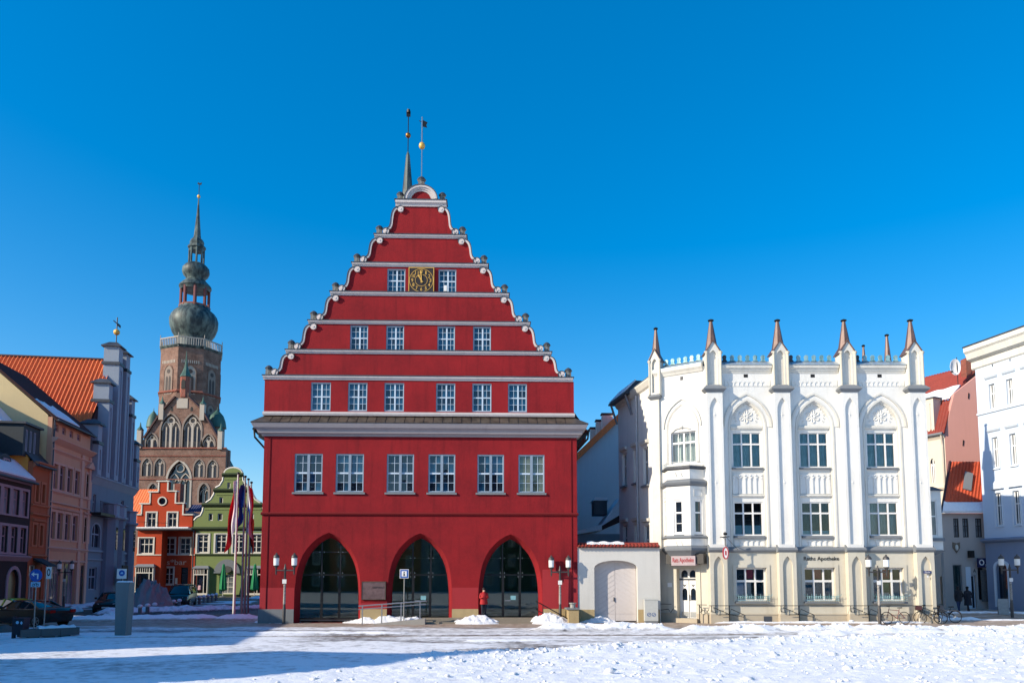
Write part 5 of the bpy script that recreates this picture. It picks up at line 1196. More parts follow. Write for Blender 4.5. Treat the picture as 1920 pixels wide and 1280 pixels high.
def rowwin(parent, fr, x0, x1, z0, z1, glass=GDARK, frame=None, surround=None, cross=0.66, hood=False, y=0.14, vb=((0.5, 0.07),)):
    o = window(parent, fr, x0, x1, z0, z1, y, list(vb), [(cross, 0.09)], 0.08, frame or WWHITE, glass, panes=False)
    if surround is not None: part('window_surround', MB().wall(rect(x0 - 0.17, x1 + 0.17, z0 - 0.12, z1 + 0.2), [rect(x0 - 0.01, x1 + 0.01, z0 + 0.01, z1 + 0.01)], -0.06, -0.003), surround, o, fr)
    if hood: part('window_hood', MB().prismx([(-0.003, z1 + 0.22), (-0.16, z1 + 0.3), (-0.2, z1 + 0.42), (-0.003, z1 + 0.48)], x0 - 0.28, x1 + 0.28), surround or OFFW, o, fr)
    return o
ORAN = plaster('orange_plaster', lin(226, 150, 70), 0.2, 0.3); TERRA = plaster('terracotta_plaster', lin(172, 98, 66), 0.25, 0.3); TERRAL = plaster('terracotta_trim', lin(186, 116, 84), 0.2, 0.3)
PINKP = plaster('salmon_plaster', lin(214, 160, 128), 0.22, 0.3); PINKT = plaster('salmon_trim', lin(216, 168, 146), 0.2, 0.3); DARKP = plaster('dark_brown_plaster', lin(56, 46, 48), 0.3, 0.3)
MAUVE = plaster('mauve_trim', lin(168, 142, 148), 0.2, 0.2); GREYP = plaster('blue_grey_plaster', lin(124, 136, 148), 0.25, 0.3); GREYT = plaster('blue_grey_trim', lin(152, 162, 174), 0.2, 0.3); YELC = plaster('pale_yellow_plaster', lin(222, 196, 146), 0.2, 0.3)
GMAUVE = glassy('mauve_glass', (0.05, 0.05, 0.065)); GBR = glassy('painted_reflection_glass', (0.30, 0.32, 0.36))  # GBR carries its bright reflection in the base colour

# salmon house
h0, h1 = lx(90, 950), lx(166.5, 950); zc = lz(120, 826)
SH3 = thing('town_house', 'salmon pink four-storey town house with tall narrow windows beside the grey gabled house', 'house', Lf.w((h0 + h1) / 2, 0, 0), 'houses along the shaded side of the square')
zt = [lz(102, 916), lz(102, 869), lz(95, 1009), lz(95, 958)]
ws = [lx(102 + (144.7 - 102) * k / 3, 890) for k in range(4)] + [lx(165.5, 905)]
wm = [lx(95.5 + (138.5 - 95.5) * k / 3, 985) for k in range(4)] + [lx(158.5, 990)]
holes = [rect(x - 0.5, x + 0.5, zt[0], zt[1]) for x in ws] + [rect(x - 0.5, x + 0.5, zt[2], zt[3]) for x in ws]
sa, sb, sc_, sd = lx(89, 1090), lx(113, 1090), lx(117.5, 1090), lx(140, 1090); se, sf = lx(150, 1090), lx(158, 1090); zs_ = lz(110, 1053)
holes += [rect(sa + 0.3, sb, 0.4, zs_), rect(sc_, sd, 0.4, zs_), rect(se, sf, 0.3, zs_ - 0.2)]
z_at = lz(108, 785)
part('wall', MB().wall(rect(h0, h1, 0, zc), holes, 0, 0.34), PINKP, SH3, Lf)
for x in ws: rowwin(SH3, Lf, x - 0.5, x + 0.5, zt[0], zt[1], GMAUVE, MAUVE, PINKT); rowwin(SH3, Lf, x - 0.5, x + 0.5, zt[2], zt[3], GMAUVE, MAUVE, PINKT, hood=True)
for a, b_, zb in ((sa + 0.3, sb, 0.4), (sc_, sd, 0.4), (se, sf, 0.3)): window(SH3, Lf, a, b_, zb, zs_ - (0.2 if zb < 0.4 else 0), 0.18, [(0.33, 0.08), (0.66, 0.08)] if zb > 0.3 else [(0.5, 0.08)], [(0.75, 0.08)], 0.1, MAUVE, GGREY, panes=True, name='shop_window')
for z_, hh, pj in ((zc - 0.1, 0.45, 0.5), (lz(120, 848), 0.25, 0.2), (lz(119, 924), 0.22, 0.16), (lz(121, 945), 0.16, 0.2), (lz(115, 1027), 0.3, 0.2), (lz(114, 1051), 0.12, 0.14)):
    part('cornice', MB().prismx([(-0.003, z_ - hh), (-pj * 0.5, z_ - hh * 0.6), (-pj, z_ - 0.06), (-pj, z_), (-0.003, z_ + 0.08)], h0 + 0.02, h1 - 0.02), PINKT, SH3, Lf)
xp = lx(150, 950); 
for a, b_ in ((xp - 0.25, xp + 0.25), (h0 + 0.03, h0 + 0.45), (h1 - 0.45, h1 - 0.03)): part('pilaster', MB().box(a, b_, -0.12, -0.004, 0.02, zc - 0.6), PINKT, SH3, Lf)
part('pediment', MB().prism([(ws[4] - 0.9, zt[1] + 0.5), (ws[4] + 0.9, zt[1] + 0.5), (ws[4], zt[1] + 1.15)], -0.3, -0.004), PINKT, SH3, Lf)
aw = [lx(112, 800), lx(127, 803), lx(141, 806)]
part('attic_wall', MB().wall(rect(h0, h1 - 0.3, zc + 0.01, z_at), [rect(x - 0.35, x + 0.35, zc + 0.5, z_at - 0.45) for x in ws[:4]], 0.02, 0.35), PINKP, SH3, Lf)
for x in ws[:4]: rowwin(SH3, Lf, x - 0.35, x + 0.35, zc + 0.5, z_at - 0.45, GMAUVE, MAUVE, y=0.12)
saddle(SH3, Lf, h0, h1 - 0.3, z_at, z_at + 5.0, 11.5, TILED, YELC, snow=[(0.02, 0.62, 0.03, 0.32)])
part('downpipe', MB().tube([(h0 + 0.1, -0.12, 0), (h0 + 0.1, -0.12, z_at - 0.2)], 0.07, 6), LEAD, SH3, Lf)

# orange house
o0, o1 = lx(56, 980), h0 - 0.02; ze = lz(75, 868)
OH = thing('town_house', 'narrow terracotta town house with sunlit orange gable end and wide dormer', 'house', Lf.w((o0 + o1) / 2, 0, 0), 'houses along the shaded side of the square')
wa = [(lx(66, 920), lx(72, 920)), (lx(78, 922), lx(83.5, 922))]; wz0, wz1, wz2, wz3 = lz(72, 941), lz(72, 906), lz(70, 1022), lz(70, 984)
part('wall', MB().wall(rect(o0, o1, 0, ze), [rect(a, b_, wz0, wz1) for a, b_ in wa] + [rect(a, b_, wz2, wz3) for a, b_ in wa] + [rect(o0 + 0.3, (o0 + o1) / 2 + 0.1, 0.5, lz(60, 1058)), rect((o0 + o1) / 2 + 0.7, o1 - 0.4, 0.2, lz(60, 1062))], 0, 0.34), TERRA, OH, Lf)
for a, b_ in wa: rowwin(OH, Lf, a, b_, wz0, wz1, GMAUVE, TERRAL, TERRAL); rowwin(OH, Lf, a, b_, wz2, wz3, GMAUVE, TERRAL, TERRAL, hood=True)
window(OH, Lf, o0 + 0.3, (o0 + o1) / 2 + 0.1, 0.5, lz(60, 1058), 0.16, [(0.5, 0.08)], [], 0.1, OFFW, GGREY, name='shop_window'); window(OH, Lf, (o0 + o1) / 2 + 0.7, o1 - 0.4, 0.2, lz(60, 1062), 0.16, [(0.5, 0.06)], [(0.75, 0.07)], 0.1, DRED, GDARK, name='door')
for z_, hh, pj in ((ze, 0.5, 0.45), (lz(72, 946), 0.2, 0.14), (lz(72, 963), 0.2, 0.2), (lz(70, 1040), 0.2, 0.2)): part('cornice', MB().prismx([(-0.003, z_ - hh), (-pj, z_ - 0.08), (-pj, z_), (-0.003, z_ + 0.05)], o0 + 0.02, o1 - 0.02), TERRAL, OH, Lf)
part('awning', MB().loft([[(o1 - 2.0, -0.05, lz(80, 1046)), (o1 - 0.5, -0.05, lz(80, 1046)), (o1 - 0.5, -0.04, lz(80, 1050)), (o1 - 2.0, -0.04, lz(80, 1050))], [(o1 - 2.0, -1.1, lz(80, 1060)), (o1 - 0.5, -1.1, lz(80, 1060)), (o1 - 0.5, -1.1, lz(80, 1062)), (o1 - 2.0, -1.1, lz(80, 1062))]]), simple('dark_awning', lin(34, 48, 56), 0.8), OH, Lf)
ro = saddle(OH, Lf, o0, o1, ze + 0.05, ze + 5.6, 10.0, LEAD, ORAN, tile=False, snow=[(0.0, 1.0, 0.5, 0.98)])
dx0, dx1 = lx(56, 840) + 0.1, lx(88, 845); dz0, dz1 = ze + 0.75, ze + 2.75; dws = [(dx0 + 0.35 + (dx1 - dx0 - 0.7) * k / 3, dx0 + 0.35 + (dx1 - dx0 - 0.7) * (k + 1) / 3 - 0.25) for k in range(3)]
DGR = simple('dark_green_cladding', lin(42, 52, 58), 0.7)
d = part('dormer', MB().wall(rect(dx0, dx1, dz0 - 0.4, dz1), [rect(a, b_, dz0, dz1 - 0.35) for a, b_ in dws], 0.55, 0.7).box(dx0, dx0 + 0.12, 0.701, 3.2, dz0 - 0.4, dz1).box(dx1 - 0.12, dx1, 0.701, 3.2, dz0 - 0.4, dz1), DGR, ro, Lf)
part('dormer_roof', MB().box(dx0 - 0.15, dx1 + 0.15, 0.35, 3.4, dz1 + 0.002, dz1 + 0.16), LEAD, ro, Lf)
for a, b_ in dws: window(OH, Lf, a, b_, dz0, dz1 - 0.35, 0.58, [(0.5, 0.06)], [], 0.07, GREYT, GMAUVE, panes=False)

# dark house with arched dormers
d0, d1 = lx(-75, 980), o0 - 0.02; ze = lz(30, 893)
DH = thing('town_house', 'dark brown town house with pale window frames and two arched dormers', 'house', Lf.w((d0 + d1) / 2, 0, 0), 'houses along the shaded side of the square')
xs = [(lx(5, 938), lx(17.5, 938)), (lx(22.5, 940), lx(35.5, 940)), (lx(40, 944), lx(51.5, 944))]; st_ = xs[1][0] - xs[0][0]
xs = [(xs[0][0] - st_ * k, xs[0][1] - st_ * k) for k in (3, 2, 1)] + xs
a0, a1, a2, a3 = lz(29, 965), lz(29, 917), lz(24, 1036), lz(24, 987)
dxa, dxb = lx(13, 1100), lx(34, 1100)
part('wall', MB().wall(rect(d0, d1, 0, ze), [rect(a, b_, a0, a1) for a, b_ in xs] + [rect(a, b_, a2, a3) for a, b_ in xs] + [rarch(dxa, dxb, lz(22, 1090), 0.9, 8, 0.15)], 0, 0.34), DARKP, DH, Lf)
for a, b_ in xs: rowwin(DH, Lf, a, b_, a0, a1, GBR, MAUVE, MAUVE, 0.62); rowwin(DH, Lf, a, b_, a2, a3, GMAUVE, MAUVE, MAUVE, 0.62)
part('door', MB().prism(rarch(dxa, dxb, lz(22, 1090), 0.9, 8, 0.15), 0.2, 0.26), simple('amber_door_glass', lin(120, 104, 70), 0.3), DH, Lf); part('door_arch', MB().arc_band(rarch(dxa - 0.25, dxb + 0.25, lz(22, 1090), 1.15, 8, 0.15), rarch(dxa, dxb, lz(22, 1090), 0.9, 8, 0.15), -0.08, -0.004), MAUVE, DH, Lf)
lettering('door_lettering', 'CAFE', GREYS, DH, Lf, (dxa + dxb) / 2, -0.012, lz(24, 1066), 1.5, 0.25) if False else None
for z_ in (ze, lz(24, 1041)): part('cornice', MB().prismx([(-0.003, z_ - 0.4), (-0.3, z_ - 0.08), (-0.3, z_), (-0.003, z_ + 0.05)], d0 + 0.02, d1 - 0.02), MAUVE, DH, Lf)
ro = saddle(DH, Lf, d0, d1, ze + 0.05, ze + 5.0, 10.0, LEAD, ORAN, tile=False, snow=[(0, 1, 0.02, 0.35)])
for u0, u1, v0, v1 in ((10, 22, 852, 888), (30, 41, 859, 893)):
    a, b_ = lx(u0, 870), lx(u1, 875); zb, ztp = lz((u0 + u1) / 2, v1) + 0.2, lz((u0 + u1) / 2, v0)
    d = part('dormer', MB().prism(rarch(a - 0.35, b_ + 0.35, ztp - 0.1, 0.45, 8, zb - 0.4), 0.9, 3.5), DGR, ro, Lf); window(DH, Lf, a, b_, zb, ztp, 0.82, [(0.5, 0.07)], [], 0.1, MAUVE, GMAUVE, panes=False)

# further houses of the row, beside and behind the camera's left edge (they cast the shadows on the square)
def plain_house(x0, x1, ze, zr, dep, wm_, rm_, tm_, lab, nwin, floors, gable=False, Lf=Lf, grp='houses along the shaded side of the square'):
    H_ = thing('town_house', lab, 'house', Lf.w((x0 + x1) / 2, 0, 0), grp); hs = []; w = (x1 - x0) / nwin; fl = ze / floors
    for f_ in range(floors):
        for k in range(nwin):
            c = x0 + w * (k + 0.5); hs.append((c - 0.5, c + 0.5, f_ * fl + fl * 0.28, f_ * fl + fl * 0.82))
    part('wall', MB().wall(rect(x0, x1, 0, ze), [rect(*h) for h in hs], 0, 0.34), wm_, H_, Lf)
    for h in hs: rowwin(H_, Lf, *h, GMAUVE, WWHITE, tm_)
    part('cornice', MB().prismx([(-0.003, ze - 0.45), (-0.4, ze - 0.1), (-0.4, ze), (-0.003, ze + 0.05)], x0, x1), tm_, H_, Lf)
    if not gable: saddle(H_, Lf, x0, x1, ze, zr, dep, rm_, wm_)
    else:
        xc = x0 + (x1 - x0) * gable; out = [(x0, ze), (x1, ze), (x1 - 0.2, ze + (zr - ze) * 0.3), (xc + 1.4, ze + (zr - ze) * 0.62), (xc + 0.4, zr), (xc - 0.4, zr), (xc - 1.4, ze + (zr - ze) * 0.62), (x0 + 0.2, ze + (zr - ze) * 0.3)]
        part('gable', MB().prism(out, 0.0, 0.4), wm_, H_, Lf); part('roof', MB().prism([(x0, ze), (x1, ze), (xc, zr - 0.5)], 0.41, dep), rm_, H_, Lf); part('side_wall', MB().box(x0, x1, 0.36, dep, 0, ze - 0.02), wm_, H_, Lf)
    return H_
t0 = lx(8, 900)
plain_house(44.0, d0 - 0.02, lz(12, 772) if False else 14.3, 18.5, 9.0, TERRA, TILED, TERRAL, 'reddish brown town house with heavy cornice next to the dark house', 3, 4)
plain_house(20.8, 40.6, 10.6, 12.0, 9.0, YELC, TILER, OFFW, 'long low yellow town house facing the snowy square', 7, 3)
plain_house(9.4, 17.3, 9.6, 17.6, 12.0, GREYP, TILED, GREYT, 'grey gabled town house facing the snowy square', 3, 3, gable=0.36)

# houses on the near side of the square, behind the camera (mirrored in the window panes)
Qf = Fr(48, -42, -1, 0.0); xq = 0.0
for k, (w_, e_, r_, a_, b_, c_, nm) in enumerate(((15, 13, 18, GREYP, TILED, GREYT, 'blue-grey'), (13, 15.5, 21, TERRA, TILER, TERRAL, 'brick brown'), (17, 14, 19.5, DARKP, TILED, MAUVE, 'dark brown'), (14, 16, 22, GREYP, TILED, OFFW, 'slate grey'), (16, 13.5, 19, TERRA, TILED, OFFW, 'rust red'), (18, 15, 20, DARKP, TILER, OFFW, 'umber'))):
    plain_house(xq, xq + w_ - 0.05, e_, r_, 10.0, a_, b_, c_, nm + ' town house on the near side of the square', 4, 4, Lf=Qf, grp='houses on the near side of the square'); xq += w_

# grey house with the stepped gable
g0, g1 = h1 + 0.02, lx(250, 950)
GH = thing('gabled_house', 'blue-grey gothic house with stepped pinnacled gable and orange tiled roof', 'house', Lf.w((g0 + g1) / 2, 0, 0), 'houses along the shaded side of the square')
zg = lz(215, 905); gw = g1 - g0; gc = (g0 + g1) / 2
pc_ = [0.055, 0.235, 0.42, 0.60, 0.775, 0.945]; pz = [lz(178, 785), lz(194, 706), lz(208, 633), lz(208, 633) - 0.1, lz(194, 706) - 0.1, lz(178, 785) - 0.1]
tops = [lz(180, 802), lz(200, 742), lz(220, 664), lz(200, 742), lz(180, 802)]
gh = []
zq = [lz(212, 880), lz(212, 850)]
ga1 = lz(178, 1025); aw0, aw1 = lx(171, 1005), lx(187, 1005)
low = [rarch(aw0, aw1, lz(179, 997), 0.75, 8, ga1), rect(lx(166.5, 1085), lx(181, 1085), lz(174, 1105), lz(174, 1063)), rect(lx(174, 940), lx(180, 940), lz(177, 960), lz(177, 926)), rect(lx(224, 1005), lx(232, 1005), lz(228, 1033), lz(228, 985)), rect(lx(233, 1005), lx(238, 1005), lz(236, 1033), lz(236, 985)), rect(lx(222, 1075), lx(235, 1075), lz(228, 1105), lz(228, 1062)), rect(lx(226, 950), lx(232, 950), lz(229, 965), lz(229, 938))]
part('wall', MB().wall(rect(g0, g1, 0, zg), low, 0, 0.36), GREYP, GH, Lf)
for k in (1, 3, 4, 5, 2, 6): h = low[k]; window(GH, Lf, h[0][0], h[1][0], h[0][1], h[2][1], 0.14, [(0.5, 0.09)], [(0.58, 0.1)], 0.1, GREYT, GDARK)
o = part('arch_window', MB().prism(rarch(aw0, aw1, lz(179, 997), 0.75, 8, ga1), 0.16, 0.2), GDARK, GH, Lf); part('window_bar', MB().box((aw0 + aw1) / 2 - 0.06, (aw0 + aw1) / 2 + 0.06, 0.11, 0.158, ga1, lz(179, 997) + 0.7).box(aw0, aw1, 0.1, 0.155, lz(179, 1001) - 0.06, lz(179, 1001) + 0.06).arc_band(rarch(aw0 - 0.16, aw1 + 0.16, lz(179, 997), 0.91, 8, ga1), rarch(aw0, aw1, lz(179, 997), 0.75, 8, ga1), -0.06, 0.02), GREYT, o, Lf)
edges = [0] + pc_ + [1]
out = [(g0, zg + 0.02), (g1, zg + 0.02)]
ts = [tops[0] - 1.2] + tops + [tops[-1] - 1.2]
X = [g0 + gw * e for e in pc_]; up = []
for k in range(5, -1, -1):
    up += [(X[k] + 0.0, ts[k + 1] if k < 5 else ts[6]), (X[k] - 0.001, ts[k])]
out = [(g0, zg + 0.02), (g1, zg + 0.02), (g1, ts[6])]
for k in range(5, -1, -1): out += [(X[k], ts[k + 1]), (X[k] - 0.002, ts[k])]
out += [(g0, ts[0])]
part('gable', MB().prism(out, 0.0, 0.45), GREYP, GH, Lf)
for k in range(6):
    x = X[k]; w = 0.52 if k in (2, 3) else 0.45; zt_ = pz[k]
    m = MB().box(x - w, x + w, -0.42, 0.95, zg + 0.1, zt_ - 2.3); m.box(x - w, x + w, -0.42, 0.95, zt_ - 2.297, zt_ - 0.5); pr = part('pinnacle_pier', m, GREYT, GH, Lf)
    part('pier_panel', MB().wall(rect(x - w, x + w, zg + 0.1, zt_ - 2.35), [parch(x - w * 0.5, x + w * 0.5, zt_ - 3.2, zt_ - 2.7, 4, zg + 0.6)], -0.5, -0.423), GREYT, pr, Lf)
    part('pier_band', MB().box(x - w - 0.12, x + w + 0.12, -0.56, 1.08, zt_ - 2.32, zt_ - 2.05), LEAD, pr, Lf)
    part('pier_cap', MB().loft([[(x + a * (w + e), 0.26 + b_ * (0.72 + e), z) for a, b_ in ((-1, -1), (1, -1), (1, 1), (-1, 1))] for e, z in ((0.2, zt_ - 0.55), (0.2, zt_ - 0.45), (-0.35, zt_))]), LEAD, pr, Lf)
for k in range(5):
    c = (X[k] + X[k + 1]) / 2; m = MB()
    rows_ = [lz(215, 875), lz(212, 830), lz(212, 775), lz(212, 720)]
    for zr_ in rows_:
        if zr_ + 2.4 < ts[k + 1] - 0.4:
            for dx in ((-0.32, 0.32) if k == 2 else (0.0,)): m.prism(parch(c + dx - 0.2, c + dx + 0.2, zr_ + 1.5, zr_ + 1.9, 4, zr_), -0.012, -0.003)
    if m.v: part('lancet', m, simple('lancet_shade%d' % k, lin(58, 64, 80), 0.6), GH, Lf)
vx, vz = Lf.px(218, 640, 0.2); m = MB().tube([(vx, 0.2, tops[2]), (vx, 0.2, Lf.z(218, 593, 0.2))], 0.05, 6); m.box(vx - 0.9, vx + 0.9, 0.17, 0.23, Lf.z(218, 606, 0.2), Lf.z(218, 604.5, 0.2)); m.box(vx + 0.2, vx + 0.9, 0.17, 0.23, Lf.z(218, 608, 0.2), Lf.z(218, 603, 0.2)); vn = part('weather_vane', m, IRON, GH, Lf); part('gilded_ball', MB().ball((vx, 0.2, Lf.z(218, 622, 0.2)), 0.3, 12, 8), GOLD, vn, Lf)
part('cornice', MB().prismx([(-0.003, zg - 0.7), (-0.35, zg - 0.15), (-0.45, zg - 0.05), (-0.45, zg + 0.08), (-0.003, zg + 0.2)], g0, g1 + 0.2), GREYT, GH, Lf)
part('string_course', MB().box(g0, g1 + 0.05, -0.12, -0.004, lz(230, 1038), lz(230, 1035)), GREYT, GH, Lf); part('string_course', MB().box(g0, g1 + 0.05, -0.12, -0.004, lz(230, 1052), lz(230, 1050)), GREYT, GH, Lf)
# polygonal bay turrets
for (u0, u1, v0, pj) in ((193, 208, 943, 1.0), (215, 225, 947, 0.5), (238, 246, 958, 0.7)):
    a, b_ = lx(u0, 1000), lx(u1, 1000); c = (a + b_) / 2 - 0.1; r = min((b_ - a) / 2, 1.35); zt_ = lz((u0 + u1) / 2, v0)
    o = part('bay_turret', MB().lathe([(r, 0), (r, zt_ - 1.5)], 8, (c, 0, 0), 0.5), GREYP, GH, Lf); part('turret_head', MB().lathe([(r + 0.05, zt_ - 1.5), (r + 0.25, zt_ - 1.35), (r + 0.25, zt_ - 1.2), (r + 0.05, zt_ - 1.15), (r + 0.05, zt_ - 0.15), (r + 0.2, zt_ - 0.1), (r + 0.2, zt_)], 8, (c, 0, 0), 0.5), GREYT, o, Lf)
    m = MB().box(c - 0.25, c + 0.25, -r * 0.93 - 0.02, -r * 0.9, lz(200, 1030), lz(200, 988)); part('turret_window', m, GMAUVE, o, Lf)
im = MB()
bz = lz(180, 962); 
for k in range(12): im.tube([(g0 + 0.2 + k * 0.28, -0.9, bz), (g0 + 0.2 + k * 0.28, -0.9, bz + 1.0)], 0.02, 5)
im.tube([(g0 + 0.1, -0.9, bz + 1.0), (g0 + 3.5, -0.9, bz + 1.0)], 0.03, 5); im.box(g0 + 0.1, g0 + 3.5, -1.0, -0.004, bz - 0.25, bz); part('balcony', im, IRON, GH, Lf)
part('lamp_board', MB().box(lx(192, 1080), lx(203, 1080), -1.75, -1.65, lz(197, 1094), lz(197, 1059)), simple('dark_board', lin(24, 22, 24), 0.7), GH, Lf)
# its big tiled roof
zr_ = tops[2] - 0.4; ze_ = lz(120, 792) - 0.2; dep = 11.2
ro = part('roof', MB().prism([(g0 - 0.2, ze_ - 0.2), (g1 + 0.2, ze_ - 0.2), (gc, zr_ - 0.2)], 0.46, dep), TILED, GH, Lf)
P = Lf.w(g0 - 0.5, 0.5, ze_ - 0.25); tile_slope('tile_slope', P, Lf.n * dep, Lf.w(gc, 0.5, zr_) - P, TILEO, ro, 0.36, 0.5, 0.09)
part('ridge_tile', MB().tube([(gc, 0.4, zr_), (gc, dep, zr_)], 0.14, 8), TILED, ro, Lf)
m = MB(); dd = Lf.w(gc, 0, zr_) - Lf.w(g0 - 0.5, 0, ze_ - 0.25); 
for k in range(9):
    t1 = random.uniform(0.10, 0.24); y = 0.7 + k * 0.34; A = Lf.w(g0 - 0.5, y, ze_ - 0.13); m.bar(A, A + dd * t1 * (1 - k * 0.06), 0.2, 0.06, (0, 0, 1))
part('roof_snow', m, SNOW, ro)
part('side_wall', MB().box(g0 + 0.1, g1 - 0.02, 0.38, dep, 0, ze_ - 0.25), GREYP, GH, Lf)
# turret body between the salmon attic and the gable
x, z_ = Lf.px(178, 785); part('corner_turret', MB().lathe([(0.8, zg), (0.8, z_ - 2.4)], 8, (X[0] + 0.1, 0.7, 0), 0.5), LEAD, GH, Lf)
# red roof at the far end of the row
x0, z0 = at_depth(243, 945, 112).xz; _x = at_depth(256, 945, 112)
RH = thing('far_house', 'orange roofed house glimpsed between the grey house and the church', 'house', (_x.x, 112, 0)); part('wall', MB().box(_x.x - 14, _x.x + 1, 112, 122, 0, 7), TERRA, RH); tile_slope('roof', (_x.x - 14, 111.6, at_depth(250, 985, 112).z), (15.5, 0, 0), (0, 5, at_depth(250, 916, 116).z - at_depth(250, 985, 112).z), TILEO, RH, 0.4, 0.5)

# ---------------------------------------------------------------- cathedral
Kf = Fr(at_depth(340, 900, 185).x, 185.0); k_ = lambda u, v, y=0: Kf.px(u, v, y)
kz = lambda v, u=340, y=0: Kf.z(u, v, y); kx = lambda u, v=900, y=0: Kf.x(u, v, y)
CHU = thing('church', 'brick gothic church with octagonal tower and dark copper onion spire', 'church', Kf.w(0, 10, 0))
KPX = 185.0 / FOC
def krect(u0, u1, v0, v1): vm = (v0 + v1) / 2; return kx(u0, vm), kx(u1, vm), kz(v1, (u0 + u1) / 2), kz(v0, (u0 + u1) / 2)
def klan(u0, u1, v0, v1, sp=0.42): a, b_, c, d = krect(u0, u1, v0, v1); return parch(a, b_, d - (b_ - a) * 0.9, d, 6, c), (a, b_, c, d)
big = klan(314, 356, 864, 952); sm = [klan(*q) for q in ((278.5, 294.5, 906, 946), (373.5, 390.5, 906, 942))]
blind = [klan(*q) for q in ((266.5, 284, 859, 892), (290, 308, 859, 892), (364, 382.5, 861, 894), (389, 407.5, 862, 895))]
L0, L1 = kx(256, 950), kx(418, 900); zc = kz(840)
part('wall', MB().wall([(L0, 0), (L1 + 0.5, 0), (L1 + 0.5, zc), (L0, zc)], [big[0]] + [s[0] for s in sm] + [b_[0] for b_ in blind], 0, 1.2), BRICK, CHU, Kf)
part('wall', MB().box(L0, L1 + 0.5, 1.8, 3.2, 0, zc - 0.1), BRICK, CHU, Kf)
for p, bb in blind:
    o = part('blind_window', MB().prism(p, 0.5, 0.6), BLIND, CHU, Kf); a, b_, c, d = bb; m = MB(); w = (b_ - a) / 2
    m.box((a + b_) / 2 - 0.2, (a + b_) / 2 + 0.2, 0.2, 0.499, c, d - w * 0.9)
    for x0 in (a, (a + b_) / 2): ap = parch(x0 + 0.1, x0 + w - 0.1, d - w * 1.5, d - w * 0.75, 5); m.arc_band(ap, [(x * 0.86 + (x0 + w / 2) * 0.14, z - 0.18) for x, z in ap], 0.2, 0.499)
    m.arc_band([((a + b_) / 2 + w * 0.42 * cos(t), d - w * 0.72 + w * 0.4 * sin(t)) for t in [k * pi / 6 for k in range(13)]], [((a + b_) / 2 + w * 0.26 * cos(t), d - w * 0.72 + w * 0.26 * sin(t)) for t in [k * pi / 6 for k in range(13)]], 0.25, 0.499)
    part('tracery', m, LIME, o, Kf); part('window_rim', MB().arc_band([(x + (0.28 if x > (a + b_) / 2 else -0.28), z + 0.2) for x, z in p], p, -0.1, 0.4), BLIND, o, Kf)
for p, bb in [big] + sm:
    o = part('tracery_window', MB().prism(p, 0.9, 0.95), GDARK, CHU, Kf); a, b_, c, d = bb; m = MB(); w = b_ - a; cx_ = (a + b_) / 2; n = 4 if w > 4 else 2; bw = 0.3 if w > 4 else 0.22
    zs_ = d - w * 0.9
    for k in range(1, n): m.box(a + w * k / n - bw / 2, a + w * k / n + bw / 2, 0.5, 0.88, c, zs_ - 0.2)
    for k in range(n): ap = parch(a + w * k / n, a + w * (k + 1) / n, zs_ - 0.5, zs_ + w / n * 0.5, 5); m.arc_band(ap, [(x * 0.8 + (a + w * (k + 0.5) / n) * 0.2, z - bw) for x, z in ap], 0.5, 0.88)
    if n == 4:
        for k in (0, 2): ap = parch(a + w * k / n, a + w * (k + 2) / n, zs_ - 0.4, zs_ + w / n * 1.5, 6); m.arc_band(ap, [(x * 0.9 + (a + w * (k + 1) / n) * 0.1, z - bw) for x, z in ap], 0.45, 0.88)
    rc = w * (0.2 if n == 4 else 0.26); zc_ = d - rc * 1.55
    m.arc_band([(cx_ + rc * cos(t), zc_ + rc * sin(t)) for t in [k * pi / 10 for k in range(21)]], [(cx_ + rc * 0.78 * cos(t), zc_ + rc * 0.78 * sin(t)) for t in [k * pi / 10 for k in range(21)]], 0.45, 0.88)
    part('tracery', m, LIME, o, Kf); part('window_rim', MB().arc_band([(x + (0.45 if x > cx_ else -0.45), z + 0.3) for x, z in p], p, -0.12, 0.5), LIME if n == 4 else BLIND, o, Kf)
part('string_course', MB().box(L0 - 0.2, L1 + 0.7, -0.3, -0.005, kz(841), kz(838.5)), BRICKR, CHU, Kf); part('string_course', MB().box(L0 - 0.1, L1 + 0.6, -0.2, -0.005, kz(855), kz(853.5)), BRICKR, CHU, Kf); part('string_course', MB().box(L0 - 0.1, L1 + 0.6, -0.2, -0.005, kz(899), kz(897.5)), BRICKR, CHU, Kf)
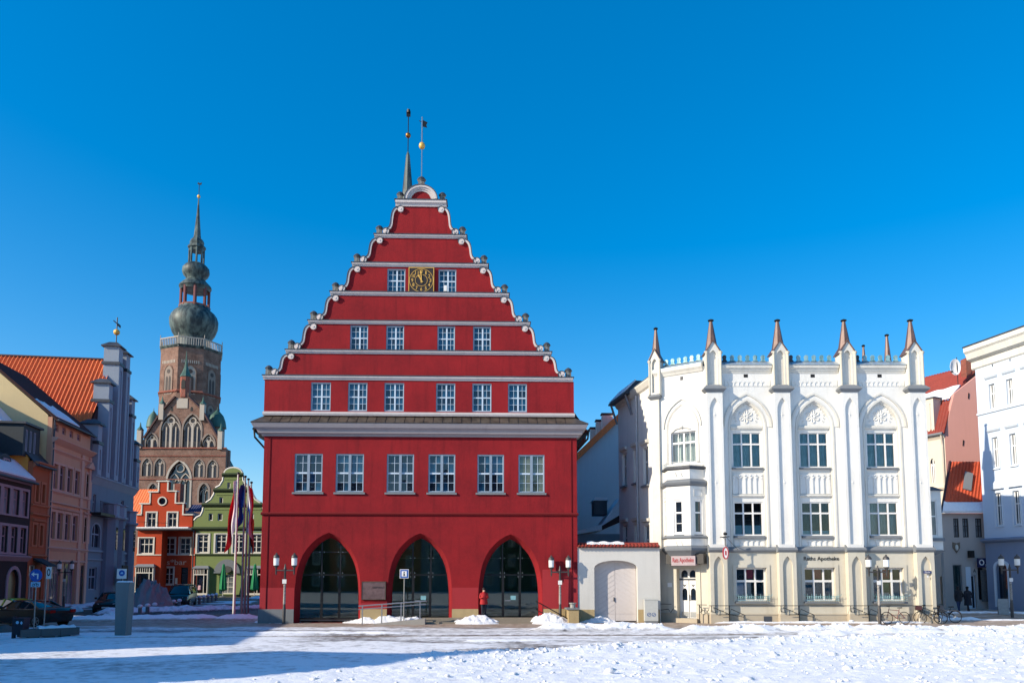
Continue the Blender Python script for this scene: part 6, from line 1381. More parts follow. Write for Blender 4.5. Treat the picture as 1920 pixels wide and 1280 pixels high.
# west gable with blind tracery
gout = [k_(*q) for q in ((258, 839), (416, 839), (413, 828), (380, 770), (353, 744), (353, 736), (329, 736), (329, 744), (303, 772), (270, 822))]
gw = [klan(301.5, 337, 775, 839), klan(343, 377, 776, 839), klan(273.5, 295, 812, 838), klan(379, 402, 814, 838)]
part('gable', MB().wall(gout, [g[0] for g in gw], 0.1, 1.3), BRICK, CHU, Kf)
for i, (p, bb) in enumerate(gw):
    a, b_, c, d = bb; w = (b_ - a) / 2; o = part('blind_window', MB().prism(p, 0.75, 0.85), BLIND, CHU, Kf); m = MB(); dk = MB()
    m.box((a + b_) / 2 - 0.28, (a + b_) / 2 + 0.28, 0.2, 0.749, c, d - w * 1.0)
    for x0 in (a, (a + b_) / 2):
        ap = parch(x0 + 0.1, x0 + w - 0.1, d - w * 1.7, d - w * 0.8, 5); m.arc_band(ap, [(x * 0.84 + (x0 + w / 2) * 0.16, z - 0.25) for x, z in ap], 0.25, 0.749)
        if i < 2: m.box(x0 + w / 2 - 0.13, x0 + w / 2 + 0.13, 0.4, 0.749, c, d - w * 1.4); dk.prism(parch(x0 + 0.35, x0 + w * 0.46, d - w * 1.8, d - w * 1.4, 4, c + 1.8), 0.7, 0.748); dk.prism(parch(x0 + w * 0.56, x0 + w - 0.35, d - w * 1.8, d - w * 1.4, 4, c + 1.8), 0.7, 0.748)
        else: dk.prism(parch(x0 + 0.4, x0 + w - 0.4, c + 1.5, c + 2.2, 4, c + 0.2), 0.7, 0.748)
    m.arc_band([((a + b_) / 2 + w * 0.42 * cos(t), d - w * 0.72 + w * 0.4 * sin(t)) for t in [k * pi / 6 for k in range(13)]], [((a + b_) / 2 + w * 0.26 * cos(t), d - w * 0.72 + w * 0.26 * sin(t)) for t in [k * pi / 6 for k in range(13)]], 0.25, 0.749)
    part('tracery', m, LIME, o, Kf); part('lancet_shade', dk, simple('lancet_dark%d' % i, lin(92, 92, 96), 0.8), o, Kf); part('window_rim', MB().arc_band([(x + (0.35 if x > (a + b_) / 2 else -0.35), z + 0.25) for x, z in p], p, -0.05, 0.5), BLIND, o, Kf)
q = krect(331.5, 352, 746.5, 765); part('gable_panel', MB().box(q[0], q[1], -0.05, 0.09, q[2], q[3]), LIME, CHU, Kf)
for u in (322, 359): q = krect(u - 2, u + 2, 762, 770); part('gable_opening', MB().prism(parch(q[0], q[1], q[3] - 0.3, q[3], 4, q[2]), 0.05, 0.095), BLACK, CHU, Kf)
for i_ in range(4):                                            # stepped verge
    a, b_ = gout[5 + i_ - 3] if False else gout[2 + i_ % 2], gout[3]
for A, B in ((gout[2], gout[3]), (gout[3], gout[4]), (gout[9], gout[8]), (gout[8], gout[7])): part('verge', MB().bar((A[0], 0.5, A[1] + 0.1), (B[0], 0.5, B[1] + 0.1), 0.35, 1.9), TILED, CHU, Kf)
for (u, v0, v1) in ((262, 806, 838), (303.5, 757, 785), (380, 758, 786), (413.5, 808, 840)):
    q = krect(u - 4.2, u + 4.2, v0, v1); o = part('gable_pinnacle', MB().box(q[0], q[1], -0.5, 0.7, q[2] - 0.3, q[3]), LIME, CHU, Kf); xm = (q[0] + q[1]) / 2
    part('pinnacle_roof', MB().lathe([(0.85, q[3]), (0.8, q[3] + 0.15), (0.25, q[3] + 0.9), (0.06, q[3] + 2.0)], 8, (xm, 0.1, 0), 0.5), VERDG, o, Kf)
# stair turret with green spirelet on the gable
q = krect(335, 354, 705, 744); xm = (q[0] + q[1]) / 2; o = part('stair_turret', MB().lathe([((q[1] - q[0]) / 2, q[2]), ((q[1] - q[0]) / 2, q[3])], 8, (xm, 1.0, 0), 0.5), BRICKR, CHU, Kf)
part('turret_roof', MB().lathe([(1.45, q[3]), (1.4, q[3] + 0.2), (0.9, q[3] + 1.2), (0.45, q[3] + 2.6), (0.25, q[3] + 4), (0.06, kz(655))], 8, (xm, 1.0, 0), 0.5), VERDG, o, Kf); part('turret_window', MB().prism(parch(xm - 0.5, xm + 0.5, q[3] - 1.6, q[3] - 0.9, 4, q[3] - 3.2), -0.35, -0.2), BLACK, o, Kf)
# octagon tower
TY = 11.0; tx_ = kx(358, 700, TY); rad = (kx(408, 700, TY) - kx(305.5, 700, TY)) / 2; ra = rad / cos(pi / 8)
zt0, zt1 = kz(850, 357, TY), kz(664, 357, TY)
tw = part('octagon_tower', MB().lathe([(ra, zt0 - 10), (ra, kz(754, 357, TY)), (ra, zt1)], 8, (tx_, TY, 0), 0.0), BRICK, CHU, Kf)
part('string_course', MB().lathe([(ra + 0.05, kz(748, 357, TY)), (ra + 0.35, kz(746.5, 357, TY)), (ra + 0.35, kz(745, 357, TY)), (ra + 0.05, kz(743, 357, TY))], 8, (tx_, TY, 0), 0.0, cap=False), BRICKR, tw, Kf)
for k in range(5):
    ang = -pi / 2 + (k - 2) * pi / 4 + pi / 8; ff = Kf.sub(tx_ + rad * cos(ang), TY + rad * sin(ang), ang + pi / 2)
    for (va, vb, hw) in ((684, 738, 1.35), (752, 800, 1.2)):
        za, zb = kz(va, 357, TY - rad), kz(vb, 357, TY - rad); p = parch(-hw, hw, za - hw * 1.3, za, 6, zb); o = part('tower_window', MB().prism(p, -0.05, 0.02), BLIND if k % 2 else LIME, tw, ff)
        d = MB().prism(parch(-hw * 0.62, -hw * 0.12, za - hw * 2.6, za - hw * 2.0, 4, zb + 0.2), -0.10, -0.06).prism(parch(hw * 0.12, hw * 0.62, za - hw * 2.6, za - hw * 2.0, 4, zb + 0.2), -0.10, -0.06); d.prism([(hw * 0.42 * cos(t), za - hw * 1.1 + hw * 0.42 * sin(t)) for t in [j * pi / 6 for j in range(12)]], -0.10, -0.06); part('louvre', d, simple('louvre_dark%d%d' % (k, va), lin(70, 62, 60), 0.8), o, ff)
        part('window_rim', MB().arc_band([(x * 1.16, z + 0.25) for x, z in p], p, -0.14, -0.0), BRICK, o, ff)
    fz = kz(676, 357, TY - rad); m = MB()
    for j in range(9): m.box(-2.2 + j * 0.5, -1.95 + j * 0.5, -0.06, -0.004, fz - 0.5, fz + 0.3)
    part('frieze', m, LIME, tw, ff)
# gallery
zg0, zg1 = kz(662, 357, TY), kz(648, 357, TY)
gal = part('gallery', MB().lathe([(ra, zg0 - 0.6), (ra + 0.35, zg0 - 0.1), (ra + 0.4, zg0 + 0.1), (ra, zg0 + 0.15)], 8, (tx_, TY, 0), 0.0), VERD, CHU, Kf)
m = MB(); rg = ra + 0.2
for k in range(8):
    a0, a1 = 2 * pi * k / 8, 2 * pi * (k + 1) / 8; A = Vector((tx_ + rg * cos(a0), TY + rg * sin(a0), 0)); B = Vector((tx_ + rg * cos(a1), TY + rg * sin(a1), 0))
    m.bar(A + Vector((0, 0, zg1)), B + Vector((0, 0, zg1)), 0.25, 0.25)
    for j in range(11): p = A.lerp(B, (j + 0.5) / 11); m.tube([(p.x, p.y, zg0), (p.x, p.y, zg1)], 0.14, 5)
    m.tube([(A.x, A.y, zg0 - 0.5), (A.x, A.y, zg1 + 1.0)], 0.1, 5)
part('balustrade', m, LIME, gal, Kf)
# onion dome, lanterns, spire
cxs = kx(365.5, 560, TY); KY = (185 + TY) / FOC; z9 = lambda v: kz(v, 366, TY); r9 = lambda p: p * KY * 1.01
def dome(name, prof, mat, par, n=8): return part(name, MB().lathe([(r9(p), z9(v)) for p, v in prof], n, (cxs, TY, 0), 0.5), mat, par, Kf)
onion = dome('onion_dome', [(31, 662), (32, 645), (30, 641), (33, 634), (39, 625), (43.5, 612), (44, 603), (41, 594), (36, 587), (29, 582), (27.5, 577)], VERD, CHU, 16)
for o_ in (onion,): smooth(o_, 50)
def posts(name, r, v0, v1, pr, mat, par, n=8):
    for k in range(n):
        a = 2 * pi * (k + 0.5) / n; part(name, MB().tube([(cxs + r9(r) * cos(a), TY + r9(r) * sin(a), z9(v0)), (cxs + r9(r) * cos(a), TY + r9(r) * sin(a), z9(v1))], pr, 6), mat, par, Kf)
dome('lantern_rim', [(28, 579), (28.5, 575), (27, 574)], BRICKR, onion); posts('lantern_post', 24.5, 576, 540, 0.42, simple('painted_post', lin(110, 52, 50), 0.6), onion)
b2 = dome('lantern_roof', [(26, 546), (27, 543), (29.5, 540), (28, 536), (21, 529), (17, 525), (18, 522), (22.5, 517), (25, 511), (24, 504), (20, 499), (16, 496)], VERD, onion, 16); smooth(b2, 50)
posts('lantern_post', 13, 496, 466, 0.26, VERD, onion, 8)
b3 = dome('spire', [(13, 472), (14, 468), (16.5, 466), (16, 462), (12, 460), (13, 455), (11, 450), (7, 447), (6.2, 442), (4.2, 418), (2.4, 398), (1.1, 376), (0.8, 372)], VERD, onion)
part('gilded_ball', MB().ball((cxs, TY, z9(368.5)), r9(3.0), 12, 8, 1.2), GOLD, b3, Kf); m = MB().tube([(cxs, TY, z9(366)), (cxs, TY, z9(345))], 0.09, 6); m.prism([(cxs - 0.5, z9(345)), (cxs + 0.5, z9(347)), (cxs + 0.7, z9(342.5)), (cxs + 0.2, z9(344)), (cxs - 0.3, z9(342))], TY - 0.08, TY + 0.08); part('weather_cock', m, IRON, b3, Kf)
# corner turrets with small domes
for (u0, u1, vt, vs_) in ((276, 299, 770, 800), (391, 423, 768, 801)):
    yy = 7.0; c = kx((u0 + u1) / 2, 790, yy); r = (kx(u1, 790, yy) - kx(u0, 790, yy)) / 2; zt_, zs_ = kz(vt, 400, yy), kz(vs_, 400, yy); o = part('corner_turret', MB().lathe([(r * 0.9, zs_ - 16), (r * 0.9, zs_)], 10, (c, yy, 0)), BRICK, CHU, Kf)
    d = part('turret_dome', MB().lathe([(r * 1.08, zs_ - 0.2), (r * 1.05, zs_ + 0.2), (r * 0.95, zs_ + (zt_ - zs_) * 0.35), (r * 0.72, zs_ + (zt_ - zs_) * 0.65), (r * 0.3, zs_ + (zt_ - zs_) * 0.88), (0.1, zt_), (0.05, zt_ + 0.8)], 12, (c, yy, 0)), VERDG, o, Kf); smooth(d, 50)
    m = MB(); 
    part('turret_window', MB().box(c - 0.6, c + 0.6, yy - r * 0.92, yy - r * 0.88, zs_ - 3.5, zs_ - 0.8), BLIND, o, Kf)
part('aisle_wall', MB().prism([k_(418, 1000, 9), k_(434, 1000, 9), k_(433, 880, 9), k_(420, 850, 9), k_(410, 850, 9)], 9, 12), BRICK, CHU, Kf); part('aisle_roof', MB().prism([k_(419, 852, 8.5), k_(435, 882, 8.5), k_(432, 882, 8.5), k_(418, 857, 8.5)], 8.5, 12), VERDG, CHU, Kf)

# ---------------------------------------------------------------- stepped red house and green gabled house across the fish market
FY = 88.0; Ff = Fr(at_depth(258, 1100, FY).x, FY, 1, 0, 0.0); F = lambda u, v, y=0: Ff.px(u, v, y)
def frect(u0, u1, v0, v1, y=0): a = F(u0, (v0 + v1) / 2, y)[0]; b_ = F(u1, (v0 + v1) / 2, y)[0]; return a, b_, F((u0 + u1) / 2, v1, y)[1], F((u0 + u1) / 2, v0, y)[1]
OR2 = plaster('brick_red_plaster', lin(178, 68, 40), 0.2, 0.3); GRN = plaster('olive_green_plaster', lin(124, 138, 86), 0.22, 0.3); GRD = plaster('dark_green_trim', lin(62, 74, 50), 0.2, 0.3); WTRIM = plaster('white_trim', lin(214, 210, 198), 0.2, 0.2)
RHs = thing('stepped_gable_house', 'small orange-red house with white-edged stepped gable and bar lettering', 'house', Ff.w(3, 0, 0))
steps = [F(*q) for q in ((257, 991), (257, 965), (264, 965), (264, 944.5), (280, 944.5), (280, 922.5), (296, 922.5), (296, 902.5), (316.5, 902.5), (316.5, 921), (331, 921), (331, 943.5), (345, 943.5), (345, 965), (360.5, 965), (360.5, 991))]
aw = [frect(275, 293, 960.5, 988), frect(314.5, 332, 960.5, 988)]; rc = F(304.5, 939); rr = 7 / 17.0
rnd = [(rc[0] + rr * cos(t), rc[1] + rr * sin(t)) for t in [2 * pi * k / 16 for k in range(16)]]
part('gable', MB().wall(steps, [rect(*w) for w in aw] + [rnd], 0, 0.4), OR2, RHs, Ff)
for i in range(1, len(steps) - 2):
    A, B = steps[i], steps[i + 1]; m = MB()
    if abs(A[1] - B[1]) < 0.05: m.box(min(A[0], B[0]) - 0.12, max(A[0], B[0]) + 0.12, -0.12, 0.5, A[1] - 0.02, A[1] + 0.13)
    else:
        s = 1 if A[0] < rc[0] else -1; m.box(A[0] - 0.005 if s > 0 else A[0] - 0.16, A[0] + 0.16 if s > 0 else A[0] + 0.005, -0.06, -0.003, min(A[1], B[1]), max(A[1], B[1]))
    part('coping', m, WTRIM, RHs, Ff)
part('round_window', MB().arc_band(rnd + rnd[:1], [(rc[0] + (x - rc[0]) * 1.35, rc[1] + (z - rc[1]) * 1.35) for x, z in rnd + rnd[:1]], -0.08, 0.05), WTRIM, RHs, Ff); part('pane', MB().prism(rnd, 0.2, 0.22), GDARK, RHs, Ff)
for w in aw: o = window(RHs, Ff, *w, 0.08, [(0.5, 0.07)], [(0.6, 0.07)], 0.12, WTRIM, GDARK); part('window_surround', MB().wall(rect(w[0] - 0.15, w[1] + 0.15, w[2] - 0.05, w[3] + 0.15), [rect(w[0], w[1], w[2] + 0.005, w[3])], -0.05, -0.003), WTRIM, o, Ff)
xl, xm, xr = F(256, 1050)[0], F(302, 1050)[0], F(360, 1050)[0]; zl = F(304, 992)[1]
part('ledge', MB().prismx([(-0.5, zl), (-0.5, zl + 0.12), (0.3, zl + 0.2), (0.3, zl - 0.12), (-0.2, zl - 0.12)], xl, xr), GREYS, RHs, Ff); part('ledge_snow', MB().prismx([(-0.5, zl + 0.125), (-0.48, zl + 0.26), (-0.05, zl + 0.3), (-0.02, zl + 0.18)], xl + 0.05, xr - 0.4), SNOW, RHs, Ff)
im = MB(); 
for u in (274, 300, 314): x = F(u, 980)[0]; im.tube([(x, -0.42, zl), (x, -0.42, zl + 0.95)], 0.03, 5)
im.tube([(F(260, 980)[0], -0.42, zl + 0.9), (F(318, 980)[0], -0.42, zl + 0.7)], 0.02, 5); part('terrace_rail', im, IRON, RHs, Ff)
lw = frect(260.5, 287.5, 1008, 1037.5); sw_ = frect(256.5, 290, 1062, 1109)
part('wall', MB().wall(rect(xl, xm, 0.3, zl - 0.13), [rect(*lw), rect(*sw_)], 0.01, 0.4), OR2, RHs, Ff); RY = 1.5
rw = [frect(307, 328, 1007.5, 1038, RY), frect(337, 357, 1007.5, 1038, RY), frect(308.5, 325, 1063, 1095, RY), frect(338.5, 352, 1063, 1114, RY)]
part('wall', MB().wall(rect(xm - 0.1, xr + 0.2, 0.3, zl), [rect(*w) for w in rw], RY, RY + 0.4), OR2, RHs, Ff); part('side_wall', MB().box(xm - 0.4, xm, 0.41, RY - 0.01, 0.3, zl - 0.13), OR2, RHs, Ff); part('side_wall', MB().box(xl, xl + 0.4, 0.41, 9, 0.3, steps[1][1]), OR2, RHs, Ff); part('ceiling', MB().box(xm, xr, 0.41, RY + 0.2, zl - 0.1, zl + 0.05), OR2, RHs, Ff)
for w in [lw] + rw[:3]:
    y = 0.1 if w is lw else RY + 0.1; o = window(RHs, Ff, *w, y, [(0.36, 0.07), (0.66, 0.07)] if w is lw else [(0.5, 0.1)], [(0.6, 0.1)] if w is lw else [(0.6, 0.08), (0.3, 0.04)], 0.12, WTRIM, GDARK); part('window_surround', MB().wall(rect(w[0] - 0.15, w[1] + 0.15, w[2] - 0.12, w[3] + 0.12), [rect(w[0], w[1], w[2], w[3])], y - 0.16, y - 0.105), WTRIM, o, Ff)
window(RHs, Ff, *rw[3], RY + 0.15, [], [(0.8, 0.08)], 0.08, BLACK, GDARK, name='door')
def shop_bay(par, w, fr, pj=0.45):
    a, b_, c, d = w; m = MB()
    for x in (a, b_ - 0.09): m.box(x, x + 0.09, -pj, 0.0, c, d)
    m.box(a + 0.09, b_ - 0.09, -pj, -pj + 0.08, c, c + 0.12); m.box(a + 0.09, b_ - 0.09, -pj, -pj + 0.08, d - 0.1, d); m.box(a + 0.09, b_ - 0.09, -pj + 0.005, -pj + 0.075, c + (d - c) * 0.74, c + (d - c) * 0.78); m.box(b_ - 0.5, b_ - 0.42, -pj, -pj + 0.08, c + 0.12, d - 0.1)
    for k in range(1, 6): x = a + 0.09 + (b_ - 0.5 - a - 0.09) * k / 6; m.box(x - 0.03, x + 0.03, -pj + 0.01, -pj + 0.07, c + (d - c) * 0.78, d - 0.1)
    m.box(a, b_, -pj, 0.0, c - 0.12, c - 0.002); o = part('shop_window', m, WTRIM, par, fr); part('pane', MB().box(a + 0.09, b_ - 0.09, -pj + 0.03, -pj + 0.04, c + 0.1, d - 0.09), CLEAR, o, fr)
    part('bay_roof', MB().loft([[(a - 0.15, -pj - 0.15, d + 0.003), (b_ + 0.15, -pj - 0.15, d + 0.003), (b_ + 0.15, 0, d + 0.003), (a - 0.15, 0, d + 0.003)], [(a + 0.1, -pj * 0.4, d + 0.32), (b_ - 0.1, -pj * 0.4, d + 0.32), (b_ - 0.1, 0, d + 0.32), (a + 0.1, 0, d + 0.32)]]), GREYS, o, fr); part('shop_back', MB().box(a, b_, 0.5, 0.55, c - 0.1, d), BLACK, o, fr)
    return o
o = shop_bay(RHs, sw_, Ff); a, b_, c, d = sw_
part('window_banner', MB().box(a + 0.2, b_ - 0.5, -0.38, -0.36, c + 0.12, c + 0.6), simple('red_banner', lin(176, 84, 66), 0.6), o, Ff); lettering('banner_lettering', 's*bar', WWHITE, o, Ff, (a + b_ - 0.3) / 2, -0.385, c + 0.36, 1.0, 0.26)
part('display_board', MB().box(a + 0.4, b_ - 0.5, -0.2, -0.15, c + 0.6, c + 0.95), simple('brown_display', lin(120, 84, 52), 0.7), o, Ff)
lettering('wall_lettering', 's*bar', simple('letter_cream', lin(216, 190, 170), 0.6), RHs, Ff, F(331.5, 1053, RY)[0], RY - 0.03, F(331, 1053, RY)[1], F(350, 1053, RY)[0] - F(313.5, 1053, RY)[0], 0.66, 0.01)
part('string_course', MB().box(xl - 0.02, xm + 0.02, -0.08, 0.005, F(280, 1040.5)[1], F(280, 1038.8)[1]), WTRIM, RHs, Ff); part('string_course', MB().box(xm + 0.03, xr, RY - 0.09, RY - 0.003, F(330, 1040.5, RY)[1], F(330, 1038.8, RY)[1]), WTRIM, RHs, Ff)
part('plinth', MB().box(xl - 0.05, xm + 0.05, -0.12, 0.006, 0.1, F(280, 1113)[1]), PLINTH, RHs, Ff); part('menu_case', MB().box(F(329, 1090, RY)[0], F(333, 1090, RY)[0], RY - 0.12, RY - 0.003, F(331, 1094, RY)[1], F(331, 1083, RY)[1]), WTRIM, RHs, Ff)
part('roof', MB().prism([(xl + 0.3, steps[1][1] - 0.2), (xr - 0.3, steps[1][1] - 0.2), (rc[0], steps[3][1] - 0.2)], 0.41, 9), TILED, RHs, Ff); part('chimney', MB().box(F(327, 915, 4)[0], F(338, 915, 4)[0], 4, 5, steps[1][1], F(332, 906, 4)[1]), BRICKR, RHs, Ff)
part('downpipe', MB().tube([(xr + 0.12, -0.08, 0.3), (xr + 0.12, -0.08, zl)], 0.09, 6), LEAD, RHs, Ff)

GHs = thing('green_gable_house', 'olive green house with curved scrolled gable behind the flagpoles', 'house', Ff.w(10, 0, 0))
uc = 437.0; half = [(362.5, 990), (364, 975), (368, 970), (376, 966), (380, 958), (382, 947), (382, 944), (386, 942), (395, 936), (401, 926), (403, 918), (404, 914), (412, 910), (418, 900), (419, 890), (420, 887)]
top = [(uc - 17 * cos(t), 887 - 11 * sin(t)) for t in [pi * k / 10 for k in range(11)]]
outp = [F(*q) for q in half + top + [(2 * uc - u, v) for u, v in half[::-1]]]
gwn = [frect(*q) for q in ((411, 418, 931.5, 945), (391, 399, 962, 975.5), (408, 417, 962, 975.5), (468.5, 476, 962, 975.5), (426, 432, 904, 915), (451, 459, 962, 975.5))]
part('gable', MB().wall(outp, [rect(*w) for w in gwn], 0, 0.4), GRN, GHs, Ff)
for w in gwn: window(GHs, Ff, *w, 0.1, [], [], 0.1, WTRIM, BLACK, panes=False)
for sd in (1, -1):
    pts = [F(uc + sd * (u - uc), v) for u, v in half[1:7]], [F(uc + sd * (u - uc), v) for u, v in half[7:11]], [F(uc + sd * (u - uc), v) for u, v in half[11:15]]
    for P_ in pts: part('scroll_trim', MB().tube([(x, 0.1, z) for x, z in P_], 0.16, 6), WTRIM, GHs, Ff)
part('scroll_trim', MB().tube([(x, 0.1, z) for x, z in [F(*q) for q in top]], 0.12, 6), WTRIM, GHs, Ff)
for v, e in ((990, 78), (945.5, 58), (918, 36), (889, 20)):
    a, b_, z_ = F(uc - e, v)[0], F(uc + e, v)[0], F(uc, v)[1]; part('ledge', MB().prismx([(-0.002, z_ - 0.35), (-0.25, z_ - 0.05), (-0.25, z_ + 0.05), (-0.002, z_ + 0.2)], a, b_), GRD, GHs, Ff)
    if v != 990: part('band', MB().box(a + 0.3, b_ - 0.3, -0.05, -0.003, z_ - 0.62, z_ - 0.4), GRN, GHs, Ff)
mwn = [frect(*q) for q in ((370, 391, 1001, 1036), (404, 425, 1001, 1036), (437, 458, 1001, 1036), (470, 491, 1001, 1036))]; zl = F(437, 991)[1]; xl, xr = F(361.5, 1050)[0] + 0.25, F(512, 1050)[0]
shp = frect(365, 392, 1065, 1113); shp2 = frect(464, 492, 1065, 1113); dr_ = frect(411, 442, 1076, 1113)
part('wall', MB().wall(rect(xl, xr, 0.3, zl - 0.3), [rect(*w) for w in mwn] + [rect(*shp), rect(*shp2), rect(*dr_)], 0.0, 0.4), GRN, GHs, Ff)
for w in mwn: o = window(GHs, Ff, *w, 0.08, [(0.5, 0.12)], [(0.62, 0.1), (0.3, 0.04), (0.82, 0.04)], 0.14, WTRIM, GDARK); part('window_surround', MB().wall(rect(w[0] - 0.2, w[1] + 0.2, w[2] - 0.15, w[3] + 0.12), [rect(w[0], w[1], w[2], w[3])], -0.06, -0.003), WTRIM, o, Ff)
for w in (shp, shp2):
    o = shop_bay(GHs, w, Ff); a, b_, c, d = w
    part('shop_display', MB().lathe([(0.42, 0.0), (0.4, 0.5), (0.2, 0.7), (0.3, 1.0), (0.2, 1.3), (0.05, 1.5)], 10, ((a + b_) / 2 - 0.1, -0.05, c + 0.5)), simple('pink_display', lin(214, 170, 176), 0.7, var=0.25, scale=3), o, Ff); part('shop_crate', MB().box(a + 0.3, b_ - 0.5, -0.32, 0.3, c + 0.02, c + 0.75), simple('amber_crates', lin(200, 120, 40), 0.7, var=0.35, scale=3), o, Ff)
window(GHs, Ff, *dr_, 0.2, [(0.5, 0.08), (0.2, 0.05), (0.8, 0.05)], [(0.35, 0.08), (0.6, 0.04), (0.85, 0.04)], 0.14, WTRIM, GGREY, name='door')
aw0, aw1, az = F(402, 1072)[0], F(451, 1072)[0], F(427, 1074)[1]; part('door_canopy', MB().arc_band(rarch(aw0, aw1, az, F(427, 1048)[1] - az, 12), rarch(dr_[0] + 0.2, dr_[1] - 0.2, az, 0.6, 12), -0.25, -0.004), GREYS, GHs, Ff); part('door_sign', MB().prism([((aw0 + aw1) / 2 + 0.6 * cos(t), az + 0.45 + 0.4 * sin(t)) for t in [pi * k / 8 for k in range(16)]], -0.3, -0.255), simple('oval_sign', lin(70, 70, 68), 0.6), GHs, Ff)
part('string_course', MB().prismx([(-0.002, F(430, 1041)[1]), (-0.14, F(430, 1040)[1]), (-0.14, F(430, 1038)[1]), (-0.002, F(430, 1037)[1])], xl, xr), GRD, GHs, Ff); part('plinth', MB().box(xl, xr, -0.1, -0.003, 0.1, F(430, 1114)[1]), GRD, GHs, Ff)
part('roof', MB().prism([F(380, 985), F(494, 985), F(437, 925)], 0.41, 10), TILED, GHs, Ff)
P = Ff.w(F(340, 957)[0], 1.6, F(360, 957)[1]); tile_slope('side_roof', P, Vector((2.9, 0, 0)), Vector((0.0, 1.5, 1.0)), TILEB, GHs, 0.28, 0.3, 0.05)

# ---------------------------------------------------------------- right side of the square
LB = plaster('pale_blue_plaster', lin(196, 208, 222), 0.08, 0.2, dark=lin(180, 194, 212)); LBT = plaster('pale_blue_trim', lin(208, 216, 224), 0.1, 0.2); LBB = plaster('blue_grey_base', lin(132, 144, 166), 0.2, 0.3)
_p = at_depth(1851, 1100, 58.0); Nb = Fr(_p.x, _p.y, 0.246, -1.0); n_ = lambda u, v, y=0: Nb.px(u, v, y)
NB = thing('pale_blue_house', 'tall pale blue town house with bold cornice, its ground floor in shade', 'house', Nb.w(4, 0, 0))
ztop = n_(1840, 668)[1]; LEN = 12.0; zs = n_(1880, 1010)[1]
def nrow(u0, u1, v0, v1): return n_(u0, (v0 + v1) / 2)[0], n_(u1, (v0 + v1) / 2)[0], n_((u0 + u1) / 2, v1)[1], n_((u0 + u1) / 2, v0)[1]
rows = [nrow(1853, 1864, 720, 767), nrow(1861, 1873, 819, 877), nrow(1870, 1881, 923, 985)]
nx2 = [nrow(1886, 1897, 708, 758), nrow(1893, 1906, 811, 873), nrow(1904, 1914, 917, 981)]
pitch = [nx2[k][0] - rows[k][0] for k in range(3)]; pt_ = sum(pitch) / 3
x_first = sum((r[0] + r[1]) / 2 for r in rows) / 3; ww = sum(r[1] - r[0] for r in rows) / 3
hs = []
for k, r in enumerate(rows):
    for j in range(7): c = x_first + pt_ * j; hs.append((c - ww / 2, c + ww / 2, r[2], r[3], k))
part('wall', MB().wall(rect(0, LEN, zs, ztop), [rect(*h[:4]) for h in hs], 0, 0.4), LB, NB, Nb)
ar = [(x_first + pt_ * 1.1 * j - 0.05, 0.62) for j in range(0, 7)]
bh = [rarch(c - 0.5, c + 0.5, n_(1880, 1066)[1], 0.5, 8, 0.45) for c, w in ar[::2]]
part('base_wall', MB().wall(rect(0, LEN, 0.0, zs - 0.01), bh, 0.02, 0.45), LBB, NB, Nb)
for h in bh: c = (h[0][0] + h[-1][0]) / 2; o = part('arch_window', MB().prism(h, 0.25, 0.28), GDARK, NB, Nb); part('window_surround', MB().arc_band([(c + (x - c) * 1.35, z + 0.15 if z > 1 else z) for x, z in h], h, -0.08, 0.03), LBT, o, Nb)
for h in hs:
    o = window(NB, Nb, *h[:4], 0.12, [(0.5, 0.08)], [(0.62, 0.09)], 0.09, WWHITE, GGREY if h[4] < 2 else GDARK, sill=(0.1, 0.12, 0.08, LBT)); part('window_surround', MB().wall(rect(h[0] - 0.13, h[1] + 0.13, h[2] - 0.02, h[3] + 0.14), [rect(h[0], h[1], h[2], h[3])], -0.05, -0.003), LBT, o, Nb)
    if h[4] < 2: part('window_hood', MB().prismx([(-0.003, h[3] + 0.42), (-0.12, h[3] + 0.5), (-0.2, h[3] + 0.62), (-0.003, h[3] + 0.68)], h[0] - 0.28, h[1] + 0.28), LBT, o, Nb)
    else: part('pediment', MB().prism([(h[0] - 0.3, h[3] + 0.3), (h[1] + 0.3, h[3] + 0.3), ((h[0] + h[1]) / 2, h[3] + 0.95)], -0.22, -0.003), LBT, o, Nb)
part('cornice', MB().prismx([(-0.003, ztop - 0.9), (-0.12, ztop - 0.8), (-0.12, ztop - 0.25), (-0.5, ztop - 0.1), (-0.65, ztop + 0.35), (-0.8, ztop + 0.5), (-0.8, ztop + 0.85), (0.3, ztop + 0.95), (0.3, ztop - 0.9)], -0.25, LEN), OFFW, NB, Nb); part('cornice_cover', MB().prismx([(-0.86, ztop + 0.86), (-0.86, ztop + 0.95), (0.3, ztop + 1.3), (0.3, ztop + 0.97)], -0.3, LEN), LEAD, NB, Nb)
z_ = n_(1870, 768)[1]; part('string_course', MB().prismx([(-0.003, z_ - 0.12), (-0.12, z_ - 0.08), (-0.12, z_ + 0.04), (-0.003, z_ + 0.1)], 0.0, LEN), LBT, NB, Nb); part('string_course', MB().prismx([(-0.003, zs - 0.25), (-0.3, zs - 0.1), (-0.34, zs + 0.02), (-0.003, zs + 0.12)], -0.1, LEN), LBB, NB, Nb)
m = MB()
part('side_wall', MB().box(0.01, LEN, 0.46, 10, 0, ztop), LB, NB, Nb)
for j in range(5): c = x_first + pt_ * (j + 0.1); part('vent_slot', MB().box(c - 0.05, c + 0.05, -0.005, 0.05, n_(1856, 684)[1] - 0.2, n_(1856, 684)[1] + 0.2), LEAD, NB, Nb)

